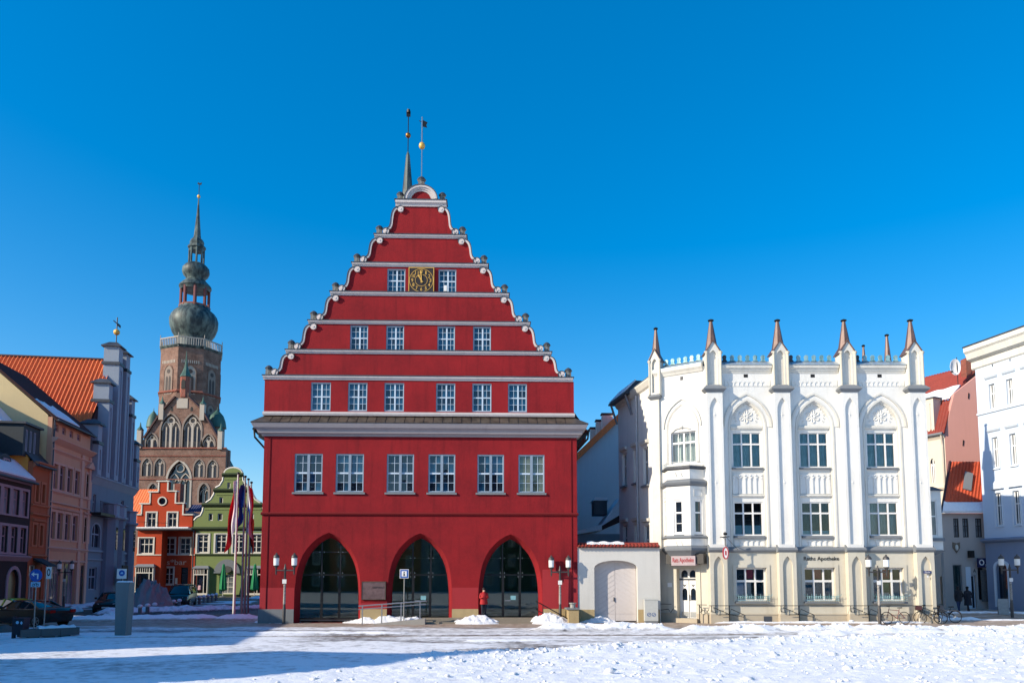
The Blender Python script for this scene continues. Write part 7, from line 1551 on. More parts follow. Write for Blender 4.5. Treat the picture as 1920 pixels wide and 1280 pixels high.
# small shop house
OY = 58.6; Of = Fr(at_depth(1772, 1100, OY).x, OY); q = lambda u, v, y=0: Of.px(u, v, y)
def qrect(u0, u1, v0, v1): a = q(u0, (v0 + v1) / 2)[0]; b_ = q(u1, (v0 + v1) / 2)[0]; return a, b_, q((u0 + u1) / 2, v1)[1], q((u0 + u1) / 2, v0)[1]
OH2 = thing('shop_house', 'small pale shop house with steep orange roof and navy phone shop sign', 'house', Of.w(1.6, 0, 0)); OW = plaster('shop_house_plaster', lin(176, 168, 162), 0.2, 0.3)
wn = [qrect(1788, 1798, 974, 1008), qrect(1805, 1816, 972, 1008), qrect(1829, 1841, 970, 1007)]; zb = min(w[2] for w in wn); zt = max(w[3] for w in wn); wn = [(a, b_, zb + 0.05, zt - 0.05) for a, b_, c, d in wn]
dr_ = qrect(1788, 1805, 1058, 1140); d2 = qrect(1822, 1831, 1078, 1141); d3 = qrect(1834, 1846, 1062, 1120); xe = Nb.w(0, 0, 0).x - Of.o.x + 0.6; ze = q(1800, 962)[1]
part('wall', MB().wall(rect(0, xe, 0, ze), [rect(*w) for w in wn] + [rect(dr_[0], dr_[1], 0.9, dr_[3]), rect(d2[0], d2[1], 0.25, d2[3]), rect(d3[0], min(d3[1], xe - 0.1), 0.9, d3[3])], 0, 0.35), OW, OH2, Of)
DKW = simple('dark_window_frame', lin(40, 34, 32), 0.6)
for w in wn: window(OH2, Of, *w, 0.06, [(0.5, 0.07)], [(0.6, 0.06)], 0.08, DKW, GGREY)
window(OH2, Of, dr_[0], dr_[1], 0.9, dr_[3], 0.1, [], [], 0.08, GREYS, glassy('shop_green_glass', (0.01, 0.03, 0.03)), name='shop_window'); window(OH2, Of, d2[0], d2[1], 0.25, d2[3], 0.2, [], [], 0.06, LBT, GDARK, name='door'); window(OH2, Of, d3[0], min(d3[1], xe - 0.1), 0.9, d3[3], 0.1, [], [], 0.06, GREYS, GDARK, name='shop_window')
part('door_panel', MB().box(q(1812, 1100)[0], d2[0] - 0.02, -0.04, -0.003, 0.25, q(1815, 1062)[1]), LBT, OH2, Of)
sq = qrect(1826, 1843, 1046, 1063); NAVY = simple('navy_sign', lin(16, 22, 74), 0.4, var=0.03); sg_ = part('shop_sign', MB().box(sq[0], sq[1], -0.5, -0.38, sq[2], sq[3]), NAVY, OH2, Of)
lettering('sign_lettering', 'O', WWHITE, sg_, Of, (sq[0] + sq[1]) / 2 - 0.06, -0.51, (sq[2] + sq[3]) / 2 + 0.02, 0.40, 0.46, 0.006, 0.015); lettering('sign_lettering', '2', WWHITE, sg_, Of, sq[1] - 0.12, -0.51, sq[2] + 0.15, 0.10, 0.15, 0.006)
lettering('door_lettering', 'A', BLACK, OH2, Of, q(1827, 1069)[0], -0.01, q(1827, 1069)[1], 0.2, 0.28)
sh = qrect(1786, 1799, 1016, 1036); m = MB().prism([(sh[0], sh[3]), (sh[0] + 0.0, sh[2] + 0.4), ((sh[0] + sh[1]) / 2, sh[2]), (sh[1], sh[2] + 0.4), (sh[1], sh[3]), ((sh[0] + sh[1]) / 2, sh[3] - 0.08)], -0.1, -0.003); cr = part('crest', m, simple('crest_bronze', lin(112, 100, 86), 0.6), OH2, Of); part('crest_field', MB().ball(((sh[0] + sh[1]) / 2, -0.1, (sh[2] + sh[3]) / 2), 0.12, 8, 6, 2.0), OFFW, cr, Of)
part('wall_lamp', MB().box(q(1813, 1040)[0], q(1820, 1040)[0], -0.5, -0.1, q(1817, 1045)[1], q(1817, 1032)[1]), IRON, OH2, Of)
A = Of.w(-0.15, -0.3, ze + 0.05); U = Vector((2.75, 3.2, q(1838, 866, 2.9)[1] - ze)); ro = tile_slope('roof', A, Vector((xe + 0.5, 0, 0)), U, TILEM, OH2, 0.26, 0.36)
part('verge_tile', MB().tube([A, A + U], 0.1, 6), TILED, OH2)
m = MB(); E = Vector((xe + 0.3, 0, 0)); U1 = U * 0.17; n = 14; nn = E.cross(U).normalized(); nn = nn if nn.z > 0 else -nn
m.loft([[A + E * (i / n) + nn * 0.05 - U * 0.02, A + E * (i / n) + nn * 0.22, A + E * (i / n) + U1 * random.uniform(0.7, 1.2) + nn * 0.14, A + E * (i / n) + U1 * 1.1 + nn * 0.05] for i in range(n + 1)]); part('roof_snow', m, SNOW, OH2)
B = A + E * 0.45 + U * 0.42 + nn * 0.08; m = MB().bar(B, B + U * 0.3 + Vector((0, 0, 0.15)), 0.6, 0.12, nn); part('skylight', m, GREYS, OH2)
part('awning_board', MB().box(q(1836, 1090)[0], xe - 0.08, -0.25, -0.2, 0.8, q(1838, 1068)[1]), simple('striped_grey_board', lin(92, 90, 88), 0.7, var=0.3, scale=8), OH2, Of)

# pink gable house with cream front on the lane
PY = 64.0; Pf = Fr(at_depth(1770, 1000, PY).x, PY); pk = lambda u, v, y=0: Pf.px(u, v, y)
PH = thing('pink_gable_house', 'pink gabled house with cream front and red tiled mansard roof on the side lane', 'house', Pf.w(2, 0, 0)); PNK = plaster('pink_plaster', lin(206, 152, 140), 0.12, 0.25); CRM = plaster('cream_front', lin(214, 202, 184), 0.15, 0.25)
g_ = [pk(*t) for t in ((1771, 1100), (1771, 813), (1793, 746), (1831, 716), (1872, 684), (1872, 1100))]; g_[0] = (g_[1][0], 0); g_[5] = (g_[4][0], 0); ze0, zm0 = g_[1][1], g_[2][1]; g_[2:5] = [(x - 0.15, z + 0.4) for x, z in g_[2:5]]; part('gable_wall', MB().prism(g_, 0, 0.4), PNK, PH, Pf)
Cf0 = Pf.w(g_[1][0], 0, 0); Cl = 9.0; Cf = Fr(Cf0.x - 0.4472 * Cl, Cf0.y + 0.8944 * Cl, 0.4472, -0.8944); cf = lambda u, v, y=0: Cf.px(u, v, y)
ze, zm = ze0, zm0
cw = [(cf(1744.5, 875)[0], cf(1753, 875)[0], cf(1748, 905)[1], cf(1748, 858)[1])]; cw += [(cw[0][0] - 2.2, cw[0][1] - 2.2, cw[0][2], cw[0][3])]
dw_ = [(cf(1764, 1110)[0], cf(1771, 1110)[0] - 0.15, 0.3, cf(1768, 1080)[1])]
part('front_wall', MB().wall(rect(0, Cl - 0.01, 0, ze), [rarch(a, b_, d - 0.5, 0.45, 8, c) for a, b_, c, d in cw] + [rect(a, b_, c - 5.2, d - 4.6) for a, b_, c, d in cw] + [rect(*d) for d in dw_], 0, 0.4), CRM, PH, Cf)
for a, b_, c, d in cw:
    o = part('arch_window', MB().prism(rarch(a, b_, d - 0.5, 0.45, 8, c), 0.15, 0.18), GDARK, PH, Cf); part('window_bar', MB().box((a + b_) / 2 - 0.05, (a + b_) / 2 + 0.05, 0.1, 0.149, c, d - 0.1).box(a, b_, 0.09, 0.145, d - 0.7, d - 0.58).box(a, a + 0.1, 0.08, 0.14, c, d - 0.5).box(b_ - 0.1, b_, 0.08, 0.14, c, d - 0.5), WWHITE, o, Cf)
    window(PH, Cf, a, b_, c - 5.2, d - 4.6, 0.12, [(0.5, 0.08)], [(0.6, 0.08)], 0.08, WWHITE, GDARK)
window(PH, Cf, *dw_[0], 0.3, [], [], 0.08, CRM, GDARK, name='door')
for z_ in (ze - 0.1, cw[0][2] - 0.5, cw[0][2] - 4.0): part('cornice', MB().prismx([(-0.003, z_ - 0.3), (-0.2, z_ - 0.05), (-0.2, z_ + 0.03), (-0.003, z_ + 0.1)], 0.0, Cl), CRM, PH, Cf)
iy = 1.1
P = Cf.w(0, -0.25, ze); mro = tile_slope('mansard', P, Cf.t * (Cl + 0.15), Cf.w(0, iy, zm) - P, TILER, PH, 0.28, 0.36); P2 = Cf.w(0, iy - 0.15, zm - 0.02); zr_ = g_[4][1] + 0.6
tile_slope('roof', P2, Cf.t * (Cl + 0.15), Cf.w(0, 6.0, zr_) - P2, TILER, PH, 0.28, 0.36)
m = MB(); U = Cf.w(0, 6.0, zr_) - P2; m.loft([[Cf.w(Cl * i / 12, iy - 0.1, zm + 0.1), Cf.w(Cl * i / 12, iy - 0.05, zm + 0.24), P2 + Cf.t * (Cl * i / 12) + U * random.uniform(0.28, 0.36) + Vector((0, 0, 0.2)), P2 + Cf.t * (Cl * i / 12) + U * 0.3 + Vector((0, 0, 0.05))] for i in range(13)]); part('roof_snow', m, SNOW, PH)
part('gutter', MB().tube([(0, -0.35, ze + 0.02), (Cl + 0.05, -0.35, ze + 0.02)], 0.12, 8), GREYS, PH, Cf); part('downpipe', MB().tube([(Cl - 0.15, -0.3, ze - 0.1), (Cl - 0.15, -0.12, ze - 0.9), (Cl - 0.15, -0.12, 0)], 0.08, 8), simple('beige_pipe', lin(190, 180, 164), 0.5), PH, Cf)
dd = (cf(1735, 790)[0], cf(1752, 790)[0]); o = part('dormer', MB().wall(rect(dd[0] - 0.3, dd[1], ze + 0.1, zm + 0.2), [rect(dd[0] + 0.5, dd[1] - 0.25, ze + 0.45, zm - 0.25)], -0.05, 0.1).box(dd[0] - 0.3, dd[1], 0.101, 1.6, ze + 0.1, zm + 0.2), CRM, PH, Cf); window(o, Cf, dd[0] + 0.5, dd[1] - 0.25, ze + 0.45, zm - 0.25, 0.0, [(0.5, 0.08)], [(0.65, 0.08)], 0.08, WWHITE, GDARK); part('dormer_roof', MB().box(dd[0] - 0.45, dd[1] + 0.15, -0.2, 1.8, zm + 0.203, zm + 0.3), GREYS, o, Cf)
ch = pk(1820, 690, 2); part('chimney', MB().box(ch[0] - 0.4, ch[0] + 0.45, 2, 2.8, ch[1] - 1.6, ch[1] + 0.95), BRICKR, PH, Pf)
ds = pk(1791, 688, 1.0); m = MB(); R_ = 0.55
m.loft([[(R_ * r * cos(t), -0.16 * (1 - r * r), R_ * r * 1.35 * sin(t)) for t in [2 * pi * k / 18 for k in range(18)]] for r in (0.05, 0.4, 0.75, 1.0)] + [[(R_ * r * cos(t), -0.16 * (1 - r * r) + 0.03, R_ * r * 1.35 * sin(t)) for t in [2 * pi * k / 18 for k in range(18)]] for r in (1.0, 0.5, 0.05)])
m.v = [(x * 0.85 + y * 0.3 + ds[0], 1.0 - y, z + ds[1]) for x, y, z in m.v]; dsh = part('satellite_dish', m, WWHITE, PH, Pf, 50); part('dish_arm', MB().tube([(ds[0] - 0.2, 0.95, ds[1] - 0.5), (ds[0] - 0.75, 0.3, ds[1] - 0.62)], 0.03, 6).box(ds[0] - 0.82, ds[0] - 0.7, 0.2, 0.34, ds[1] - 0.68, ds[1] - 0.55).tube([(ds[0] + 0.2, 1.05, ds[1] - 1.6), (ds[0] + 0.2, 1.05, ds[1] + 0.9)], 0.035, 6), IRON, dsh, Pf)
for (u, v) in ((1815, 742), (1805, 830)): x, z = pk(u, v); part('wall_anchor', MB().bar((x, -0.03, z - 0.25), (x + 0.06, -0.03, z + 0.25), 0.06, 0.05), IRON, PH, Pf)
# far closing house of the lane
_q = at_depth(1760, 1090, 80); FH = thing('lane_house', 'shaded house closing the narrow lane behind the corner house', 'house', (_q.x, 80, 0)); part('wall', MB().box(_q.x - 9, _q.x + 2, 80, 86, 0, 9), OW, FH); part('roof', MB().prism([(_q.x - 9.4, 9), (_q.x + 2.4, 9), (_q.x - 3.5, 13)], 79.7, 86), TILED, FH)
for k in range(4): 
    for j in range(2): window(FH, WORLD, _q.x - 8 + k * 2.4, _q.x - 7 + k * 2.4, 1.2 + j * 4, 3 + j * 4, 79.93, [(0.5, 0.06)], [], 0.08, WWHITE, GDARK, panes=False)

# ---------------------------------------------------------------- street furniture
def gp(u, v):
    """ground point under a photo pixel, on the sloping ground"""
    z = 0.0
    for _ in range(6): p = on_ground(u, v, z); z = gzf(p.x, p.y)
    return p
STICK = simple('pole_stickers', lin(150, 146, 140), 0.7, var=0.7, scale=14)
def lamp_proto(loc, label):
    t = thing('street_lamp', label, 'street lamp', loc, 'twin-lantern street lamps'); f = Fr(loc[0], loc[1], 1, 0, loc[2])
    part('pole', MB().lathe([(0.095, -0.1), (0.095, 0.9), (0.075, 1.0), (0.06, 3.15), (0.09, 3.2), (0.05, 3.35), (0.03, 3.5)], 10), LAMPM, t, f, 40)
    part('pole_sticker', MB().lathe([(0.078, 1.15), (0.068, 2.35)], 10, cap=False), STICK, t, f, 40)
    part('small_plate', MB().box(-0.12, 0.12, -0.10, -0.085, 2.35, 2.6), WWHITE, t, f)
    m = MB().tube([(-0.52, 0, 2.95), (-0.5, 0, 3.12), (0, 0, 3.12), (0.5, 0, 3.12), (0.52, 0, 2.95)], 0.045, 8); part('arm', m, LAMPM, t, f)
    for x in (-0.53, 0.53):
        part('lantern_holder', MB().lathe([(0.02, 2.85), (0.05, 2.95), (0.05, 3.25), (0.15, 3.38), (0.165, 3.42)], 10, (x, 0, 0)), LAMPM, t, f, 40)
        part('lantern_glass', MB().lathe([(0.16, 3.42), (0.168, 3.85)], 12, (x, 0, 0)), MILK, t, f, 40); part('lantern_cap', MB().lathe([(0.185, 3.85), (0.185, 3.93), (0.13, 4.03), (0.05, 4.08), (0.05, 4.15)], 12, (x, 0, 0)), LAMPM, t, f, 40)
    return t
p = gp(532, 1169); lamp0 = lamp_proto(p, 'twin-lantern street lamp before the left arch of the red town hall')
def lamp(u, v, label, dy=None, s=1.0):
    p = gp(u, v) if dy is None else Vector((at_depth(u, 1100, dy).x, dy, gzf(at_depth(u, 1100, dy).x, dy)))
    return copy_tree(lamp0, Matrix.Translation(p) @ Matrix.Scale(s, 4), label=label)
lamp(1050, 1162, 'twin-lantern street lamp between the right arch and the courtyard gate', 45.0, 0.97); lamp(1647, 1163, 'twin-lantern street lamp beside the bicycles at the white corner house', 43.4, 0.97)
lamp(1895, 1148, 'twin-lantern street lamp with garland before the pale blue house', 49.5, 1.0); lamp(121, 1133, 'twin-lantern street lamp before the salmon house shop windows', 60.0, 0.95)
# traffic and information signs
BLUE = simple('traffic_blue', lin(22, 84, 170), 0.4, var=0.04); PALEB = simple('pale_sign', lin(150, 196, 222), 0.5, var=0.05)
def disc(r, n=24): return [(r * cos(2 * pi * k / n), r * sin(2 * pi * k / n)) for k in range(n)]
def post_sign(label, u, v, ztop, name='traffic_sign', r=0.03):
    p = gp(u, v); t = thing(name, label, 'sign', p); f = Fr(p.x, p.y, 1, 0, p.z); part('post', MB().tube([(0, 0, -0.1), (0, 0, ztop)], r, 8), GALV, t, f); return t, f
t, f = post_sign('round blue left-turn arrow sign with small panel on a thin post', 63, 1182, 2.9); z = f.z(67, 1078)
pl = part('sign_plate', MB().prism([(x, z + y) for x, y in disc(0.32)], -0.06, -0.035), BLUE, t, f); m = MB().bar((0.10, -0.066, z - 0.18), (0.10, -0.066, z + 0.06), 0.065, 0.008).bar((0.13, -0.066, z + 0.06), (-0.10, -0.066, z + 0.06), 0.065, 0.009).prism([(-0.24, z + 0.06), (-0.09, z + 0.18), (-0.09, z - 0.06)], -0.07, -0.0605); part('arrow', m, WWHITE, pl, f)
z2 = f.z(65, 1095); pp = part('lower_panel', MB().box(-0.24, 0.24, -0.06, -0.04, z2 - 0.13, z2 + 0.13), PALEB, t, f); m = MB()
for dx in (-0.1, 0.1): m.arc_band([(dx + 0.075 * cos(a), z2 - 0.03 + 0.075 * sin(a)) for a in [pi * k / 6 for k in range(13)]], [(dx + 0.055 * cos(a), z2 - 0.03 + 0.055 * sin(a)) for a in [pi * k / 6 for k in range(13)]], -0.066, -0.0602)
m.bar((-0.1, -0.064, z2 - 0.03), (0.02, -0.064, z2 + 0.08), 0.02, 0.004); m.bar((0.1, -0.064, z2 - 0.03), (0.04, -0.064, z2 + 0.08), 0.02, 0.005); part('bicycle_symbol', m, BLACK, pp, f)
t, f = post_sign('tall white parking notice seen edge-on behind the arrow sign', 82, 1180, 2.9); z = f.z(88, 1073); part('sign_plate', MB().box(0.0, 0.27, -0.06, -0.04, z - 0.32, z + 0.30), WWHITE, t, f); part('symbol', MB().arc_band([(0.135 + 0.09 * cos(a), z + 0.02 + 0.19 * sin(a)) for a in [pi * k / 8 for k in range(17)]], [(0.135 + 0.05 * cos(a), z + 0.02 + 0.12 * sin(a)) for a in [pi * k / 8 for k in range(17)]], -0.066, -0.0605), BLACK, t, f)
t, f = post_sign('white square sign with blue round cycle symbol at the dark house', 2, 1150, 2.6); z = f.z(6, 1080); part('sign_plate', MB().box(-0.1, 0.42, -0.06, -0.04, z - 0.26, z + 0.26), WWHITE, t, f); part('blue_disc', MB().prism([(0.14 + x, z + 0.03 + y) for x, y in disc(0.17)], -0.066, -0.0605), BLUE, t, f)
t, f = post_sign('thin pale striped snow pole beside the stele', 249, 1159, 2.75, 'marker_pole', 0.035)
t, f = post_sign('square blue information sign on a slim post before the middle arch', 757, 1168, 2.95, 'information_sign'); z = f.z(758, 1075)
part('sign_rim', MB().box(-0.265, 0.265, -0.06, -0.035, z - 0.265, z + 0.265), WWHITE, t, f); pl = part('sign_plate', MB().box(-0.235, 0.235, -0.068, -0.061, z - 0.235, z + 0.235), BLUE, t, f); part('white_field', MB().box(-0.15, 0.15, -0.074, -0.069, z - 0.16, z + 0.16), WWHITE, pl, f); part('letter_i', MB().box(-0.035, 0.035, -0.08, -0.0745, z - 0.11, z + 0.02).box(-0.065, 0.03, -0.079, -0.0746, z - 0.01, z + 0.022).box(-0.07, 0.07, -0.0795, -0.0747, z - 0.12, z - 0.095).prism([(x, z + 0.085 + y) for x, y in disc(0.04, 12)], -0.08, -0.0745), BLACK, pl, f)
# concrete stele with a sign on top
p = gp(230, 1192); t = thing('stele', 'tall grey concrete stele with snow on top at the edge of the square', 'stele', p); f = Fr(p.x, p.y, 1, 0, p.z); hh = f.z(232, 1091)
CONC = plaster('stele_concrete', lin(112, 122, 124), 0.35, 0.4)
m = MB().loft([[(-0.26, -0.22, -0.1), (0.22, -0.22, -0.1), (0.30, 0.2, -0.1), (-0.2, 0.2, -0.1)], [(-0.32, -0.22, hh), (0.32, -0.22, hh), (0.36, 0.2, hh), (-0.28, 0.2, hh)]]); part('shaft', m, CONC, t, f); part('snow_cap', MB().loft([[(-0.3, -0.2, hh + 0.002), (0.3, -0.2, hh + 0.002), (0.33, 0.18, hh + 0.002), (-0.26, 0.18, hh + 0.002)], [(-0.26, -0.15, hh + 0.06), (0.25, -0.16, hh + 0.05), (0.28, 0.13, hh + 0.06), (-0.2, 0.14, hh + 0.07)]]), SNOW, t, f)
t, f = post_sign('square white sign with blue round cycle symbol above the stele', 226, 1176, 2.95, r=0.025); z = f.z(223, 1075); part('sign_plate', MB().box(-0.30, 0.22, -0.06, -0.04, z - 0.27, z + 0.27), WWHITE, t, f); part('blue_disc', MB().prism([(-0.03 + x, z + 0.04 + y) for x, y in disc(0.165)], -0.068, -0.061), BLUE, t, f); part('bicycle_symbol', MB().prism([(-0.12, z - 0.01), (-0.03, z - 0.01), (0.06, z - 0.01), (0.03, z + 0.09), (-0.06, z + 0.09)], -0.073, -0.069), PALEB, t, f)
# stone bench and litter bin
p0, p1 = gp(38, 1199), gp(149, 1193); d = p1 - p0; t = thing('stone_bench', 'long low stone bench topped with snow beside the litter bin', 'bench', p0.lerp(p1, 0.5)); f = Fr(p0.x, p0.y, d.x, d.y, 0.0); L = d.length
DST = plaster('dark_bench_stone', lin(94, 92, 92), 0.35, 0.5)
for k in range(3): part('bench_block', MB().box(L * k / 3 + 0.008, L * (k + 1) / 3 - 0.008, 0, 0.62, 0.10, 0.44), DST, t, f)
for x in (0.35, L * 0.5 - 0.2, L - 0.75): part('bench_foot', MB().box(x, x + 0.4, 0.08, 0.54, -0.08, 0.099), DST, t, f)
m = MB(); n = 22; m.loft([[(0.7 + (L - 0.85) * i / n, 0.03, 0.442), (0.7 + (L - 0.85) * i / n, 0.06, 0.50 + 0.03 * sin(i * 1.3)), (0.7 + (L - 0.85) * i / n, 0.4, 0.55 + 0.025 * sin(i * 0.9)), (0.7 + (L - 0.85) * i / n, 0.6, 0.445)] for i in range(n + 1)]); part('bench_snow', m, SNOW, t, f, 60)
p = gp(38, 1198); t = thing('litter_bin', 'dark blue litter bin on a square post next to the stone bench', 'bin', p); f = Fr(p.x, p.y, 1, 0, p.z); NAV = simple('bin_navy', lin(20, 28, 44), 0.5)
part('bin_body', MB().loft([[(-0.17, -0.2, 0.22), (0.2, -0.2, 0.22), (0.2, 0.2, 0.22), (-0.17, 0.2, 0.22)], [(-0.2, -0.23, 0.9), (0.25, -0.23, 0.9), (0.25, 0.23, 0.9), (-0.2, 0.23, 0.9)]]), NAV, t, f); part('post', MB().box(-0.36, -0.24, -0.06, 0.06, -0.2, 1.0), NAV, t, f); part('bin_lid', MB().box(-0.22, 0.27, -0.25, 0.25, 0.902, 0.95), NAV, t, f); part('bin_sticker', MB().prism([(x * 0.22 - 0.02, 0.76 + y * 0.22) for x, y in disc(0.32, 10)], -0.235, -0.228).prism([(0.16 + x, 0.74 + y) for x, y in ((0, -0.08), (0.06, 0), (0, 0.08), (-0.06, 0))], -0.235, -0.228), PALEB, t, f)
p = gp(4, 1186); t = thing('boulder', 'brown boulder lying in the snow left of the litter bin', 'boulder', p); m = MB().ball((0, 0, 0.1), 0.45, 12, 8, 0.6); m.v = [(x * (1 + 0.15 * sin(7 * y + 3 * z)), y, z + 0.05 * sin(9 * x)) for x, y, z in m.v]; part('stone', m, DST, t, Fr(p.x, p.y, 1, 0, p.z), 50)
# ramp, railing, stair wall at the town hall
RA = thing('ramp', 'low access ramp with steel railing before the town hall plaque', 'ramp', R.w(R.x(735, 1150), -1.0, 0)); ra0, ra1 = R.x(700, 1150, -1.6), R.x(797, 1150, -1.6)
part('ramp_slab', MB().prism([(ra0, 0.0), (ra1, 0.0), (ra1, 0.34), (ra0, 0.03)], -1.65, -1.06), plaster('ramp_concrete', lin(160, 156, 150), 0.3, 0.4), RA, R)
rl0, rl1 = R.px(672, 1135.5, -1.6), R.px(799.5, 1126, -1.6); rm = MB()
part('handrail', MB().tube([(rl0[0], -1.6, rl0[1]), (rl1[0], -1.6, rl1[1]), (rl1[0], -1.5, rl1[1] - 0.03)], 0.035, 8), STEEL, RA, R); part('lower_rail', MB().tube([(rl0[0], -1.6, rl0[1] - 0.19), (rl1[0], -1.6, rl1[1] - 0.19)], 0.028, 8), STEEL, RA, R)
for u in (679.5, 716, 752, 787.5): x = R.x(u, 1145, -1.6); tt_ = (x - rl0[0]) / (rl1[0] - rl0[0]); part('rail_post', MB().box(x - 0.03, x + 0.03, -1.63, -1.57, 0.0, rl0[1] + (rl1[1] - rl0[1]) * tt_), STEEL, RA, R)
SW = thing('stair_wall', 'buff stone stair parapet with sloping iron handrail right of the third arch', 'wall', R.w(R.x(1075, 1150), -0.8, 0)); wx0, wx1 = R.x(1066, 1150, -1.4), R.x(1085, 1150, -1.4)
part('parapet', MB().box(wx0, wx1, -1.5, -0.08, -0.05, R.z(1075, 1142, -1.4)), BUFF, SW, R); part('parapet_cap', MB().box(wx0 - 0.12, wx1 + 0.05, -1.56, -0.075, R.z(1075, 1142, -1.4) + 0.001, R.z(1075, 1139.5, -1.4)), GREYS, SW, R); m = MB().tube([(R.x(1010, 1130, -0.8), -0.8, R.z(1010, 1129, -0.8)), (R.x(1064, 1158, -0.8), -0.8, R.z(1064, 1159, -0.8))], 0.03, 8).tube([(R.x(1010, 1140, -0.8), -0.8, R.z(1010, 1145, -0.8)), (R.x(1040, 1150, -0.8), -0.8, R.z(1036, 1159, -0.8))], 0.025, 8).tube([(R.x(1018, 1140, -0.8), -0.8, 0.1), (R.x(1018, 1140, -0.8), -0.8, R.z(1018, 1134, -0.8))], 0.025, 8); part('handrail', m, IRON, SW, R); part('ash_bin', MB().lathe([(0.16, 0), (0.16, 0.22), (0.22, 0.24), (0.22, 0.3)], 10, (wx1 - 0.3, -1.0, R.z(1075, 1139.5, -1.4))), simple('ash_bin_steel', lin(150, 150, 146), 0.5), SW, R)
# shovelled snow piles
def snow_pile(label, u0, u1, v, hgt, y=None, seed=0, dep=0.9, dirty=False):
    a = gp(u0, v); b_ = gp(u1, v) if y is None else gp(u1, v)
    c = a.lerp(b_, 0.5); L = (b_ - a).length / 2; rs = random.Random(seed); n, k = 60, 22; vs_, fs = [], []
    for i in range(n + 1):
        for j in range(k + 1):
            x = -1 + 2 * i / n; yy = -1 + 2 * j / k; r2 = x * x + yy * yy
            nz = float(fbm(np.array(x * L * 1.6 + seed * 7.1), np.array(yy * dep * 1.6 + seed), 4, 0.6))
            h = max(0.0, (1 - r2)) ** 0.8 * (0.35 + 1.25 * nz) * hgt
            lump = float(np.clip(fbm(np.array(x * L * 4.5 + seed), np.array(yy * dep * 4.5), 2) - 0.45, 0, 1)) * 0.6 * (h > 0.02)
            vs_.append((x * L, yy * dep, h + lump * hgt - 0.04))
    for i in range(n):
        for j in range(k): q0 = i * (k + 1) + j; fs.append((q0, q0 + k + 1, q0 + k + 2, q0 + 1))
    o = part('snow_pile', MB().add(vs_, fs), DSNOW if dirty else SNOW, None, Fr(c.x, c.y, 1, (b_.y - a.y) / max(0.1, (b_.x - a.x)), c.z), 70); return tag(o, label, 'snow pile', 'shovelled snow piles')
DSNOW = plaster('dirty_snow', lin(142, 146, 148), 0.5, 0.8)
snow_pile('low snow pile round the foot of the lamp at the left arch', 478, 566, 1166, 0.34, seed=1); snow_pile('long snow pile along the access ramp', 640, 815, 1167, 0.42, seed=2, dep=0.6); snow_pile('rounded snow pile before the pier between middle and right arch', 846, 944, 1168, 0.45, seed=3); snow_pile('snow pile heaped round the lamp at the stair wall', 992, 1074, 1168, 0.52, seed=4)
snow_pile('small snow pile before the courtyard gate', 1082, 1156, 1166, 0.34, seed=5, dep=0.6); snow_pile('thin snow heap at the foot of the utility cabinet', 1196, 1236, 1161, 0.3, seed=6, dep=0.4); snow_pile('white snow pile behind the bicycles at the lane corner', 1752, 1798, 1161, 0.36, seed=7, dep=0.5)
snow_pile('big dirty grey snow pile before the orange-red stepped house', 245, 318, 1146, 2.3, seed=8, dep=2.2, dirty=True); snow_pile('snow pile along the left kerb of the side street', 185, 246, 1160, 0.4, seed=9, dep=0.7); snow_pile('snow pile in the shade beside the dark hatchback', 132, 150, 1146, 0.5, seed=10, dep=1.0)
# row of snow-capped bollards along the side street
ba, bb = gp(262, 1154), gp(405, 1126); bm0 = None
for k in range(15):
    t_ = k / 14; p = ba.lerp(bb, t_); p.z = gzf(p.x, p.y); f = Fr(p.x, p.y, 1, 0, p.z)
    if bm0 is None: bm0 = (MB().lathe([(0.13, -0.1), (0.13, 0.55), (0.1, 0.6)], 8).mesh('bollard_post', CONC), MB().ball((0, 0, 0.66), 0.2, 8, 6, 0.7).mesh('snow_cap', SNOW))
    t = thing('bollard', 'short stone bollard capped with snow along the side street kerb', 'bollard', p, 'bollards along the side street'); part('bollard_post', bm0[0], CONC, t, f); part('snow_cap', bm0[1], SNOW, t, f)
# flagpoles
def flag(fr, x0, z0, w, h, cols, seed, par, twist=0.5):
    n, k = 18, 34
    def P(i, j):
        s, q = i / n, j / k; drop = q * h; fold = 0.30 * sin(s * 7 + seed + q * 1.5) * s; x = x0 + w * s * (0.35 + 0.45 * q) * (1 if seed % 2 else -1) + 0.06 * sin(q * 9 + s * 5 + seed); z = z0 - drop * (0.80 + 0.25 * s) - s * w * 0.55; return (x, fold, z)
    bounds = [0.0] + [sum(c[1] for c in cols[:i + 1]) for i in range(len(cols))]
    o = None
    m = MB()
    V = [P(i, j) for i in range(n + 1) for j in range(k + 1)]
    F_ = [(i * (k + 1) + j, (i + 1) * (k + 1) + j, (i + 1) * (k + 1) + j + 1, i * (k + 1) + j + 1) for i in range(n) for j in range(k)]
    m.add(V, F_); m.m = []
    for i in range(n):
        for j in range(k):
            q = (i + 0.5) / n; idx = 0
            for b_i in range(len(cols)):
                if bounds[b_i] <= q < bounds[b_i + 1]: idx = b_i
            m.m.append(idx)
    return part('flag', m, [c[0] for c in cols], par, fr, 80)
FRED = simple('flag_red', lin(214, 46, 54), 0.8, var=0.08); FWHT = simple('flag_white', lin(222, 216, 216), 0.8, var=0.05); FBLU = simple('flag_blue', lin(36, 86, 168), 0.8, var=0.06); FLBL = simple('flag_pale_blue', lin(90, 130, 190), 0.8, var=0.06); FNAV = simple('flag_black', lin(22, 24, 34), 0.8, var=0.1); FGLD = simple('flag_gold', lin(200, 160, 60), 0.8)
WPOLE = simple('white_pole', lin(214, 206, 198), 0.45, var=0.05)
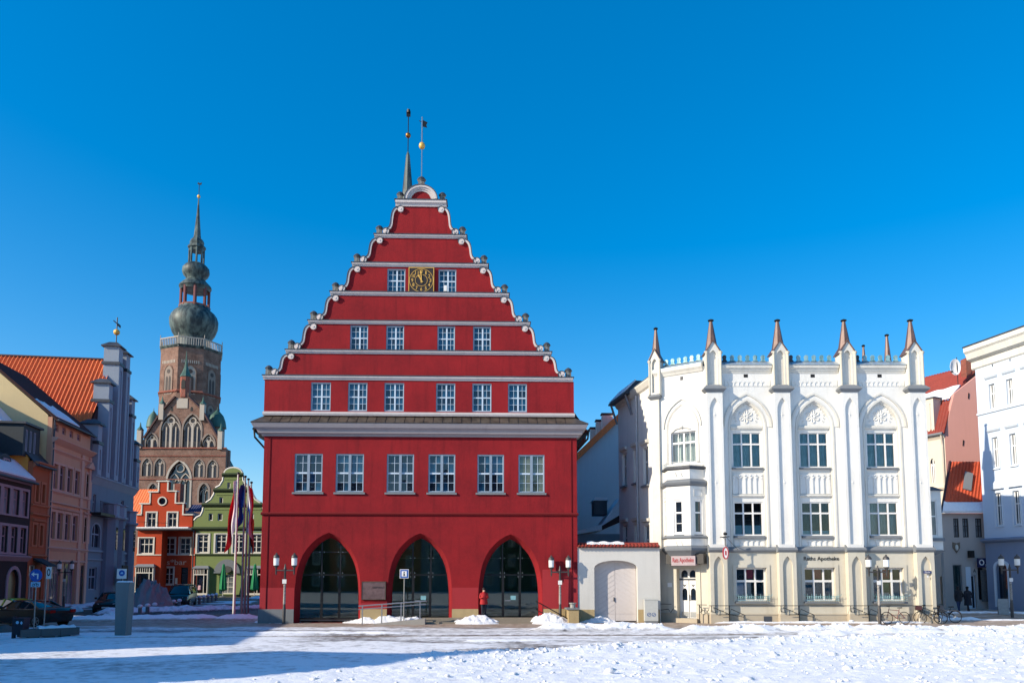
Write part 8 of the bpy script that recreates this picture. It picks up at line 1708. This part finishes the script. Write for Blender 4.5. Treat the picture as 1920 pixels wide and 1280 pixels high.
for (u, v, ut, vt, cols, w, h, seed, lab) in ((438, 1158, 445.5, 889, [(FWHT, 0.45), (FRED, 0.55)], 0.75, 4.4, 2, 'white flagpole with drooping red and white flag'), (452, 1153, 459, 895, [(FBLU, 1.0)], 0.5, 3.2, 4, 'flagpole with drooping plain blue flag'), (458, 1151, 464, 900, [(FLBL, 0.3), (FWHT, 0.4), (FRED, 0.3)], 0.5, 4.0, 1, 'flagpole with drooping pale blue, white and red flag'), (464, 1149, 468, 906, [(FNAV, 0.34), (FRED, 0.33), (FGLD, 0.33)], 0.4, 2.6, 3, 'flagpole with drooping black, red and gold flag')):
    p = gp(u, v); f = Fr(p.x, p.y, 1, 0, p.z); hh = f.z(ut - 1, vt); t = thing('flagpole', lab, 'flagpole', p, 'flagpoles beside the town hall'); wp = WPOLE if u < 450 else GALV
    part('pole', MB().lathe([(0.10, -0.1), (0.09, 1.0), (0.055, hh)], 10), wp, t, f, 40); part('finial', MB().lathe([(0.06, hh), (0.11, hh + 0.05), (0.11, hh + 0.12), (0.03, hh + 0.16)], 8), IRON, t, f)
    flag(f.sub(0, -0.02), -0.06 if seed % 2 == 0 else 0.06, hh - 0.3 - (2.2 if seed == 3 else 0), w, h, cols, seed, t)
# closed green parasols
GRNC = simple('green_canvas', lin(20, 130, 78), 0.8, var=0.15, scale=3)
for (u, v, lab) in ((417.5, 1124, 'closed green parasol before the door of the green gabled house'), (476.5, 1124, 'closed green parasol beside the corner of the red town hall')):
    p = gp(u, v); p = Vector((at_depth(u, 1120, 86.8).x, 86.8, gzf(-33, 86.8))); f = Fr(p.x, p.y, 1, 0, p.z); t = thing('parasol', lab, 'parasol', p, 'closed parasols before the green house'); hh = f.z(u, 1056)
    part('pole', MB().tube([(0, 0, 0), (0, 0, hh)], 0.035, 8), WPOLE, t, f); part('base', MB().lathe([(0.35, 0), (0.35, 0.08), (0.06, 0.12)], 12), CONC, t, f)
    prof = [(0.12, 0.72), (0.30, 0.78), (0.42, 0.86), (0.40, 1.3), (0.34, 2.0), (0.24, 2.8), (0.13, hh - 0.15), (0.03, hh)]; m = MB().loft([[(r * (1 + 0.10 * cos(k * pi)) * cos(2 * pi * k / 16), r * (1 + 0.10 * cos(k * pi)) * sin(2 * pi * k / 16), z + 0.06 * sin(k * 1.9) * (z < 0.9)) for k in range(16)] for r, z in prof]); part('folded_canopy', m, GRNC, t, f)

# ---------------------------------------------------------------- vehicles
CARB = simple('black_car_paint', lin(16, 17, 20), 0.35, 0.0, 0.1, 2, 0.3, coat=0.45); CARL = simple('lime_car_paint', lin(140, 180, 40), 0.3, 0.0, 0.1, 2, coat=1.0); CARN = simple('dark_navy_car_paint', lin(14, 16, 20), 0.35, 0.0, 0.1, 2, 0.3, coat=0.4)
GCAR = glassy('car_glass', (0.012, 0.014, 0.016)); RIM = simple('alloy_rim', lin(150, 152, 154), 0.3, 0.9); TAILR = simple('tail_light_red', lin(120, 14, 14), 0.2); HEADL = simple('headlight_glass', lin(196, 204, 210), 0.1); CHROME = simple('chrome_trim', lin(190, 192, 194), 0.15, 0.95)
def car(label, loc, heading, paint, L=4.6, Wd=1.82, prof='sedan'):
    """x along the car (front at +x), y across, origin on the ground under the middle"""
    t = thing('parked_car', label, 'car', loc); f = Fr(loc[0], loc[1], cos(heading), sin(heading), loc[2])
    hl = L / 2
    if prof == 'sedan': up = [(-hl, 0.62, 0.86), (-hl + 0.15, 0.28, 1.0), (-hl + 0.7, 0.22, 1.06), (-hl + 1.2, 0.2, 1.05), (0.0, 0.2, 1.0), (hl - 1.55, 0.2, 0.97), (hl - 0.9, 0.2, 0.90), (hl - 0.25, 0.22, 0.76), (hl, 0.40, 0.62)]; gh = [(-hl + 0.75, 1.03), (-hl + 1.55, 1.38), (-0.35, 1.45), (0.35, 1.40), (hl - 1.35, 0.94)]
    elif prof == 'hatch': up = [(-hl, 0.55, 1.0), (-hl + 0.12, 0.28, 1.08), (-hl + 0.9, 0.2, 1.06), (0.0, 0.2, 1.03), (hl - 1.3, 0.2, 1.0), (hl - 0.75, 0.2, 0.92), (hl - 0.2, 0.22, 0.78), (hl, 0.40, 0.62)]; gh = [(-hl + 0.05, 1.06), (-hl + 0.55, 1.48), (-0.6, 1.53), (0.3, 1.46), (hl - 1.2, 0.97)]
    else: up = [(-hl, 0.5, 1.2), (-hl + 0.1, 0.3, 1.25), (-hl + 1.0, 0.25, 1.22), (0.2, 0.25, 1.18), (hl - 1.0, 0.25, 1.12), (hl - 0.5, 0.25, 1.05), (hl - 0.12, 0.28, 0.92), (hl, 0.42, 0.75)]; gh = [(-hl + 0.05, 1.22), (-hl + 0.25, 1.86), (-0.5, 1.92), (0.7, 1.84), (hl - 0.85, 1.12)]
    w = Wd / 2
    def ring(x, zb, zt):
        k = 1 - 0.10 * max(0, abs(x) / hl - 0.7) / 0.3; a = w * k; mid = zb + (zt - zb) * 0.55
        return [(x, -a * 0.86, zb), (x, -a * 0.97, zb + 0.12), (x, -a, mid), (x, -a * 0.95, zt - 0.08), (x, -a * 0.82, zt), (x, 0, zt + 0.03), (x, a * 0.82, zt), (x, a * 0.95, zt - 0.08), (x, a, mid), (x, a * 0.97, zb + 0.12), (x, a * 0.86, zb)]
    xs_ = []
    for i in range(len(up) - 1):
        for s in range(3): a, b_ = up[i], up[i + 1]; q = s / 3; xs_.append(tuple(a[j] + (b_[j] - a[j]) * q for j in range(3)))
    xs_.append(up[-1]); body = part('body', MB().loft([ring(*x) for x in xs_]), paint, t, f, 45)
    g = []
    for x, z in gh: g.append((x, z))
    def gring(x, z, zb): k = w * (0.90 - 0.20 * (z - zb) / 0.5); return [(x, -w * 0.90, zb), (x, -k, z - 0.05), (x, -k * 0.85, z), (x, k * 0.85, z), (x, k, z - 0.05), (x, w * 0.90, zb)]
    zb = 0.96 if prof != 'van' else 1.12
    GX = []
    for i in range(len(g) - 1):
        for s in range(4): q = s / 4; GX.append((g[i][0] + (g[i + 1][0] - g[i][0]) * q, g[i][1] + (g[i + 1][1] - g[i][1]) * q))
    GX.append(g[-1])
    part('cabin_glass', MB().loft([gring(x, max(z, zb + 0.03), zb) for x, z in GX]), GCAR, t, f, 40)
    ro = [(x, z) for x, z in GX if z > g[2][1] - 0.12]; part('roof', MB().loft([[(x, -w * 0.66, z - 0.045), (x, -w * 0.6, z + 0.012), (x, 0, z + 0.03), (x, w * 0.6, z + 0.012), (x, w * 0.66, z - 0.045)] for x, z in ro]), paint, t, f, 45)
    for sy in (-1, 1):
        for (xa, za), (xb, zb2) in ((g[0], g[1]), (g[4], g[3])): part('pillar', MB().bar((xa, sy * w * 0.885, zb), (xb, sy * w * 0.70, zb2 + 0.0), 0.09, 0.05), paint, t, f)
        part('pillar', MB().bar((-0.1, sy * w * 0.905, zb), (-0.2, sy * w * 0.72, g[2][1] - 0.04), 0.08, 0.04), paint, t, f)
    wx = (hl - 0.82, -hl + 0.85); wr = 0.33 if prof != 'van' else 0.36
    for x in wx:
        for sy in (-1, 1):
            part('wheel_arch', MB().prism([(x + (wr + 0.06) * cos(a), wr + (wr + 0.06) * sin(a)) for a in [2 * pi * k / 18 for k in range(18)]], sy * w * 0.93 - 0.06, sy * w * 0.93 + 0.06), BLACK, t, f)
            wh = part('wheel', MB().prism([(x + wr * cos(a), wr + wr * sin(a)) for a in [2 * pi * k / 20 for k in range(20)]], sy * w * 0.96 - 0.10, sy * w * 0.96 + 0.055), RUBBER, t, f)
            m = MB(); y0 = sy * w * 0.96 + sy * 0.06
            for k in range(5): a = 2 * pi * k / 5 + 0.3; m.bar((x, y0, wr), (x + wr * 0.66 * cos(a), y0, wr + wr * 0.66 * sin(a)), 0.06, 0.02)
            m.arc_band([(x + wr * 0.72 * cos(a), wr + wr * 0.72 * sin(a)) for a in [2 * pi * k / 20 for k in range(21)]], [(x + wr * 0.62 * cos(a), wr + wr * 0.62 * sin(a)) for a in [2 * pi * k / 20 for k in range(21)]], y0 - 0.015, y0 + 0.015); part('rim', m, RIM, wh, f)
    zh = up[-2][2] - 0.06
    for sy in (-1, 1):
        part('headlight', MB().loft([[(hl - 0.28, sy * w * 0.50, zh - 0.10), (hl - 0.05, sy * w * 0.50, zh - 0.14), (hl - 0.02, sy * w * 0.5, zh - 0.02), (hl - 0.3, sy * w * 0.5, zh + 0.04)], [(hl - 0.45, sy * w * 0.93, zh - 0.06), (hl - 0.2, sy * w * 0.90, zh - 0.12), (hl - 0.2, sy * w * 0.90, zh + 0.0), (hl - 0.5, sy * w * 0.92, zh + 0.08)]]), HEADL, t, f)
        part('tail_light', MB().box(-hl - 0.01, -hl + 0.35, sy * w * 0.55 if sy > 0 else -w * 0.93, w * 0.93 if sy > 0 else -w * 0.55, 0.78, 0.94), TAILR, t, f)
        part('wing_mirror', MB().ball((hl - 1.55 if prof != 'van' else hl - 1.0, sy * (w + 0.1), zb + 0.12), 0.11, 8, 6, 0.8), paint, t, f, 60)
        part('window_trim', MB().tube([(-hl + 1.0, sy * w * 0.915, zb + 0.02), (hl - 1.5, sy * w * 0.915, zb + 0.02)], 0.012, 5), CHROME, t, f)
    part('grille', MB().box(hl - 0.12, hl + 0.015, -0.42, 0.42, 0.48, 0.66), BLACK, t, f); part('number_plate', MB().box(hl + 0.0, hl + 0.03, -0.26, 0.26, 0.38, 0.48), WWHITE, t, f); part('bumper_intake', MB().box(hl - 0.1, hl + 0.005, -0.65, 0.65, 0.24, 0.36), BLACK, t, f)
    return t
car('black saloon car parked in the shade behind the litter bin', (at_depth(52, 1170, 42.3).x, 42.3, 0.0), pi - 0.25, CARB, 4.75, 1.84, 'sedan')
car('lime green car partly hidden behind the black saloon', (at_depth(20, 1170, 45.2).x, 45.2, 0.0), pi - 0.25, CARL, 4.4, 1.8, 'sedan')
p = gp(186, 1149); car('dark hatchback facing the square before the blue-grey gabled house', (p.x, p.y + 1.8, p.z), radians(-74), CARN, 4.3, 1.85, 'hatch')
p = gp(323, 1138); car('dark compact van parked before the orange-red bar house', (p.x, p.y + 1.8, p.z), radians(-78), CARN, 4.3, 1.85, 'van')
def bicycle(label, loc, heading, paint, kind=0, tilt=0.12):
    t = thing('bicycle', label, 'bicycle', loc, 'parked bicycles'); M = Matrix.Translation(Vector(loc)) @ Matrix.Rotation(heading, 4, 'Z') @ Matrix.Rotation(tilt, 4, 'X'); r = 0.34; a0, a1 = -0.53, 0.53
    for x in (a0, a1):
        wh = part('wheel', MB().tube([(x + r * cos(q), 0, r + r * sin(q)) for q in [2 * pi * k / 28 for k in range(28)]], 0.022, 6, closed=True), RUBBER, t, M)
        m = MB()
        for k in range(14): q = 2 * pi * k / 14; m.tube([(x, 0, r), (x + r * cos(q), 0, r + r * sin(q))], 0.0028, 3)
        m.lathe([(0.03, -0.04), (0.03, 0.04)], 8); m.v[-16:] = [(x + p_[0], p_[2], r + p_[1]) for p_ in m.v[-16:]]; part('spokes', m, STEEL, wh, M)
    bb, hd, st = (-0.08, 0, 0.30), (0.36 * 1, 0, 0.80), (-0.24, 0, 0.76); m = MB(); low = kind == 1
    m.tube([bb, (0.40, 0, 0.68)], 0.02, 6); m.tube([(0.36, 0, 0.86), (0.43, 0, 0.62)], 0.022, 6)
    m.tube([st, (0.37, 0, 0.82)] if not low else [(-0.16, 0, 0.52), (0.40, 0, 0.76)], 0.018, 6); m.tube([bb, (-0.27, 0, 0.86)], 0.018, 6)
    for sy in (-0.045, 0.045): m.tube([bb, (a0, sy, r)], 0.012, 5); m.tube([(-0.23, 0, 0.72), (a0, sy, r)], 0.011, 5); m.tube([(0.43, 0, 0.62), (0.46, sy, 0.5), (a1, sy, r)], 0.014, 5)
    part('frame', m, paint, t, M); part('saddle', MB().loft([[(-0.42, -0.08, 0.90), (-0.42, 0.08, 0.90), (-0.42, 0.06, 0.96), (-0.42, -0.06, 0.96)], [(-0.15, -0.025, 0.90), (-0.15, 0.025, 0.90), (-0.15, 0.02, 0.94), (-0.15, -0.02, 0.94)]]), BLACK, t, M)
    part('handlebar', MB().tube([(0.34, 0, 0.86), (0.33, 0, 1.0 + 0.06 * kind)], 0.016, 6).tube([(0.24 if kind else 0.32, -0.28, 1.04), (0.36, -0.1, 1.02 + 0.05 * kind), (0.36, 0.1, 1.02 + 0.05 * kind), (0.24 if kind else 0.32, 0.28, 1.04)], 0.014, 6), IRON, t, M)
    part('pedals', MB().tube([(-0.08, -0.07, 0.30), (-0.02, -0.09, 0.14)], 0.012, 5).tube([(-0.08, 0.07, 0.30), (-0.14, 0.09, 0.46)], 0.012, 5).box(-0.08, 0.04, -0.17, -0.09, 0.12, 0.15).box(-0.2, -0.08, 0.09, 0.17, 0.45, 0.48), STEEL, t, M)
    if kind: part('basket', MB().wall(rect(0.42, 0.74, 0.78, 1.0), [], -0.17, -0.15).wall(rect(0.42, 0.74, 0.78, 1.0), [], 0.15, 0.17).box(0.42, 0.44, -0.15, 0.15, 0.78, 1.0).box(0.72, 0.74, -0.15, 0.15, 0.78, 1.0).box(0.44, 0.72, -0.149, 0.149, 0.78, 0.8), simple('basket_dark', lin(60, 26, 30), 0.7), t, M); part('mudguard', MB().tube([(a0 + 0.38 * cos(q), 0, r + 0.38 * sin(q)) for q in [0.2 + 2.4 * k / 10 for k in range(11)]], 0.02, 5), BLACK, t, M)
    return t
bicycle('dark red bicycle leaning on the iron rail next to the street lamp', (at_depth(1680, 1150, 43.7).x, 43.7, 0.03), pi + 0.05, simple('dark_red_bike_paint', lin(112, 30, 24), 0.35, coat=0.6), 0); bicycle('black step-through bicycle with basket at the corner of the white house', (at_depth(1744, 1140, 43.9).x, 43.9, 0.03), pi - 0.35, simple('black_bike_paint', lin(20, 20, 22), 0.35, coat=0.6), 1)
bicycle('dark bicycle with red basket standing at the lane behind the step-through bicycle', (at_depth(1772, 1140, 45.2).x, 45.2, 0.03), pi - 0.9, simple('grey_bike_paint', lin(60, 56, 58), 0.35), 1)
p = gp(103, 1134); bicycle('dark bicycle in the shade before the salmon house, nearer the orange house', (p.x, p.y, p.z), 1.2, BLACK, 1); p = gp(131, 1131); bicycle('dark bicycle in the shade before the salmon house, nearer the grey gabled house', (p.x, p.y, p.z), 1.0, BLACK, 1)
p = gp(1885, 1147); t = thing('sandwich_board', 'folding sandwich board leaning beside the lamp at the pale blue house', 'signboard', (at_depth(1881, 1140, 51).x, 51, 0.2)); f = Fr(at_depth(1881, 1140, 51).x, 51, 1, -0.5, 0.2); part('board', MB().loft([[(-0.3, -0.3, 0), (0.3, -0.3, 0), (0.3, -0.27, 0), (-0.3, -0.27, 0)], [(-0.3, -0.02, 1.05), (0.3, -0.02, 1.05), (0.3, 0.01, 1.05), (-0.3, 0.01, 1.05)]]), simple('board_grey', lin(150, 152, 150), 0.6), t, f); part('board', MB().loft([[(-0.3, 0.27, 0), (0.3, 0.27, 0), (0.3, 0.3, 0), (-0.3, 0.3, 0)], [(-0.3, 0.02, 1.05), (0.3, 0.02, 1.05), (0.3, 0.05, 1.05), (-0.3, 0.05, 1.05)]]), GREYS, t, f)

# ---------------------------------------------------------------- people
def person(label, loc, heading, coat, trousers, hair, coat_len=0.50, height=1.75, stride=0.12, arms='down', hood=False):
    """one continuous skinned body; faces coloured by height and region"""
    k = height / 1.75; V, E, Rr = [], [], []
    def v(x, y, z, r, par=None, r2=None):
        V.append((x * k, y * k, z * k)); Rr.append((r * k, (r2 or r) * k))
        if par is not None: E.append((par, len(V) - 1))
        return len(V) - 1
    pel = v(0, 0, 0.93, 0.155, None, 0.12); wai = v(0, 0.0, 1.10, 0.15, pel, 0.115); che = v(0, 0.0, 1.30, 0.185, wai, 0.13); shd = v(0, 0, 1.44, 0.15, che, 0.10); nek = v(0, 0.01, 1.51, 0.058, shd); hd0 = v(0, 0.02, 1.58, 0.078, nek, 0.085); hd1 = v(0, 0.02, 1.66, 0.086, hd0, 0.10); hd2 = v(0, 0.005, 1.72, 0.062, hd1, 0.075)
    for s in (-1, 1):
        st = stride * s
        hp = v(0.095 * s, 0, 0.86, 0.105, pel); kn = v(0.10 * s, st * 0.7 + 0.02, 0.50, 0.068, hp); an = v(0.10 * s, st * 1.2 - 0.02, 0.10, 0.046, kn); ft = v(0.11 * s, st * 1.2 + 0.0, 0.045, 0.045, an); to = v(0.12 * s, st * 1.2 + 0.16, 0.03, 0.034, ft)
        sh = v(0.185 * s, 0, 1.41, 0.082, shd)
        if arms == 'up': el = v(0.26 * s, 0.02, 1.16, 0.056, sh); wr = v(0.16 * s, 0.24, 1.22, 0.040, el); hn = v(0.10 * s, 0.30, 1.26, 0.036, wr)
        elif arms == 'pocket': el = v(0.31 * s, -0.08, 1.14, 0.062, sh); wr = v(0.21 * s, 0.06, 0.95, 0.046, el); hn = v(0.17 * s, 0.10, 0.90, 0.04, wr)
        else: el = v(0.25 * s, -0.03 - st * 0.4, 1.14, 0.058, sh); wr = v(0.26 * s, 0.03 - st * 0.8, 0.90, 0.042, el); hn = v(0.25 * s, 0.05 - st * 0.9, 0.80, 0.036, wr)
    me = bpy.data.meshes.new('person'); me.from_pydata(V, E, []); o = bpy.data.objects.new('person_tmp', me); col.objects.link(o)
    md = o.modifiers.new('skin', 'SKIN'); md.use_smooth_shade = True
    for i, d in enumerate(me.skin_vertices[0].data): d.radius = Rr[i]; d.use_root = (i == 0)
    sb_ = o.modifiers.new('sub', 'SUBSURF'); sb_.levels = 2; sb_.render_levels = 2
    dg = bpy.context.evaluated_depsgraph_get(); body = bpy.data.meshes.new_from_object(o.evaluated_get(dg)); bpy.data.objects.remove(o)
    SKIN_ = MATS.get('skin') or simple('skin', lin(206, 160, 136), 0.6, var=0.05); SHOE = MATS.get('boots') or simple('boots', lin(26, 24, 24), 0.6)
    body.materials.clear()
    for m_ in (coat, trousers, SKIN_, hair, SHOE): body.materials.append(m_)
    zc = (0.93 - coat_len + 0.12) * k
    for p_ in body.polygons:
        c = p_.center; ax = abs(c.x) / k; zz_ = c.z / k
        if zz_ < 0.12: i = 4
        elif zz_ > 1.50: i = 3 if (zz_ > 1.645 or c.y < 0.0 or hood) else 2
        elif ax > 0.15 and (zz_ < 0.87) and arms == 'down' and ax > 0.2: i = 2
        elif zz_ < 0.93 and ax < 0.2: i = 1
        else: i = 0
        p_.material_index = i
    t = thing('person', label, 'person', loc); f = Fr(loc[0], loc[1], cos(heading), sin(heading), loc[2])
    part('body', body, coat, t, f)
    cl = MB().loft([[(r * 1.02 * cos(a) * k, 0.78 * r * sin(a) * k, z * k) for a in [2 * pi * q / 20 for q in range(20)]] for r, z in ((0.235 + 0.02 * (coat_len > 0.5), 0.93 - coat_len + 0.18), (0.23, 0.90), (0.205, 1.08), (0.222, 1.28), (0.20, 1.40), (0.12, 1.475), (0.085, 1.50))], cap=False); part('coat', cl, coat, t, f, 70)
    part('scarf', MB().lathe([(0.09 * k, 1.46 * k), (0.11 * k, 1.50 * k), (0.085 * k, 1.54 * k)], 12, (0, 0.01, 0), cap=False), hair if hood else coat, t, f, 60)
    hp_ = [(0.098, 1.66), (0.106, 1.685), (0.104, 1.72), (0.085, 1.76), (0.05, 1.785), (0.01, 1.795)]
    part('cap' if not hood else 'hood', MB().lathe([(r * k, z * k) for r, z in hp_], 14, (0, 0.01 * k, 0)), hair, t, f, 60)
    part('nose', MB().ball((0, 0.115 * k, 1.615 * k), 0.017 * k, 6, 5), SKIN_, t, f)
    return t
JRED = simple('red_jacket', lin(170, 26, 30), 0.75, var=0.12); JEAN = simple('dark_jeans', lin(30, 34, 48), 0.85, var=0.15); DKC = simple('black_coat', lin(18, 18, 26), 0.8, var=0.15); NVC = simple('navy_coat', lin(16, 20, 34), 0.8, var=0.15); DKH = simple('dark_hair', lin(24, 20, 20), 0.7); BLJ = simple('blue_jeans', lin(40, 54, 88), 0.85, var=0.15)
q = R.w(R.x(907, 1140, -0.35), -0.35, 0.34); person('person in red jacket and dark cap standing in the right arch', q, radians(200), JRED, JEAN, DKH, 0.32, 1.72, 0.03, 'up')
for (u, lab, ct, tr, cl_, ar, h_, st) in ((1797.5, 'person in black jacket and jeans walking away on the left of the pair', DKC, BLJ, 0.36, 'pocket', 1.84, 0.10), (1815, 'person in long navy coat walking away on the right of the pair', NVC, DKC, 0.62, 'pocket', 1.80, 0.16)):
    x = at_depth(u, 1130, 53).x; person(lab, (x, 53, gzf(x, 53)), radians(8), ct, tr, DKH, cl_, h_, st, ar, True)
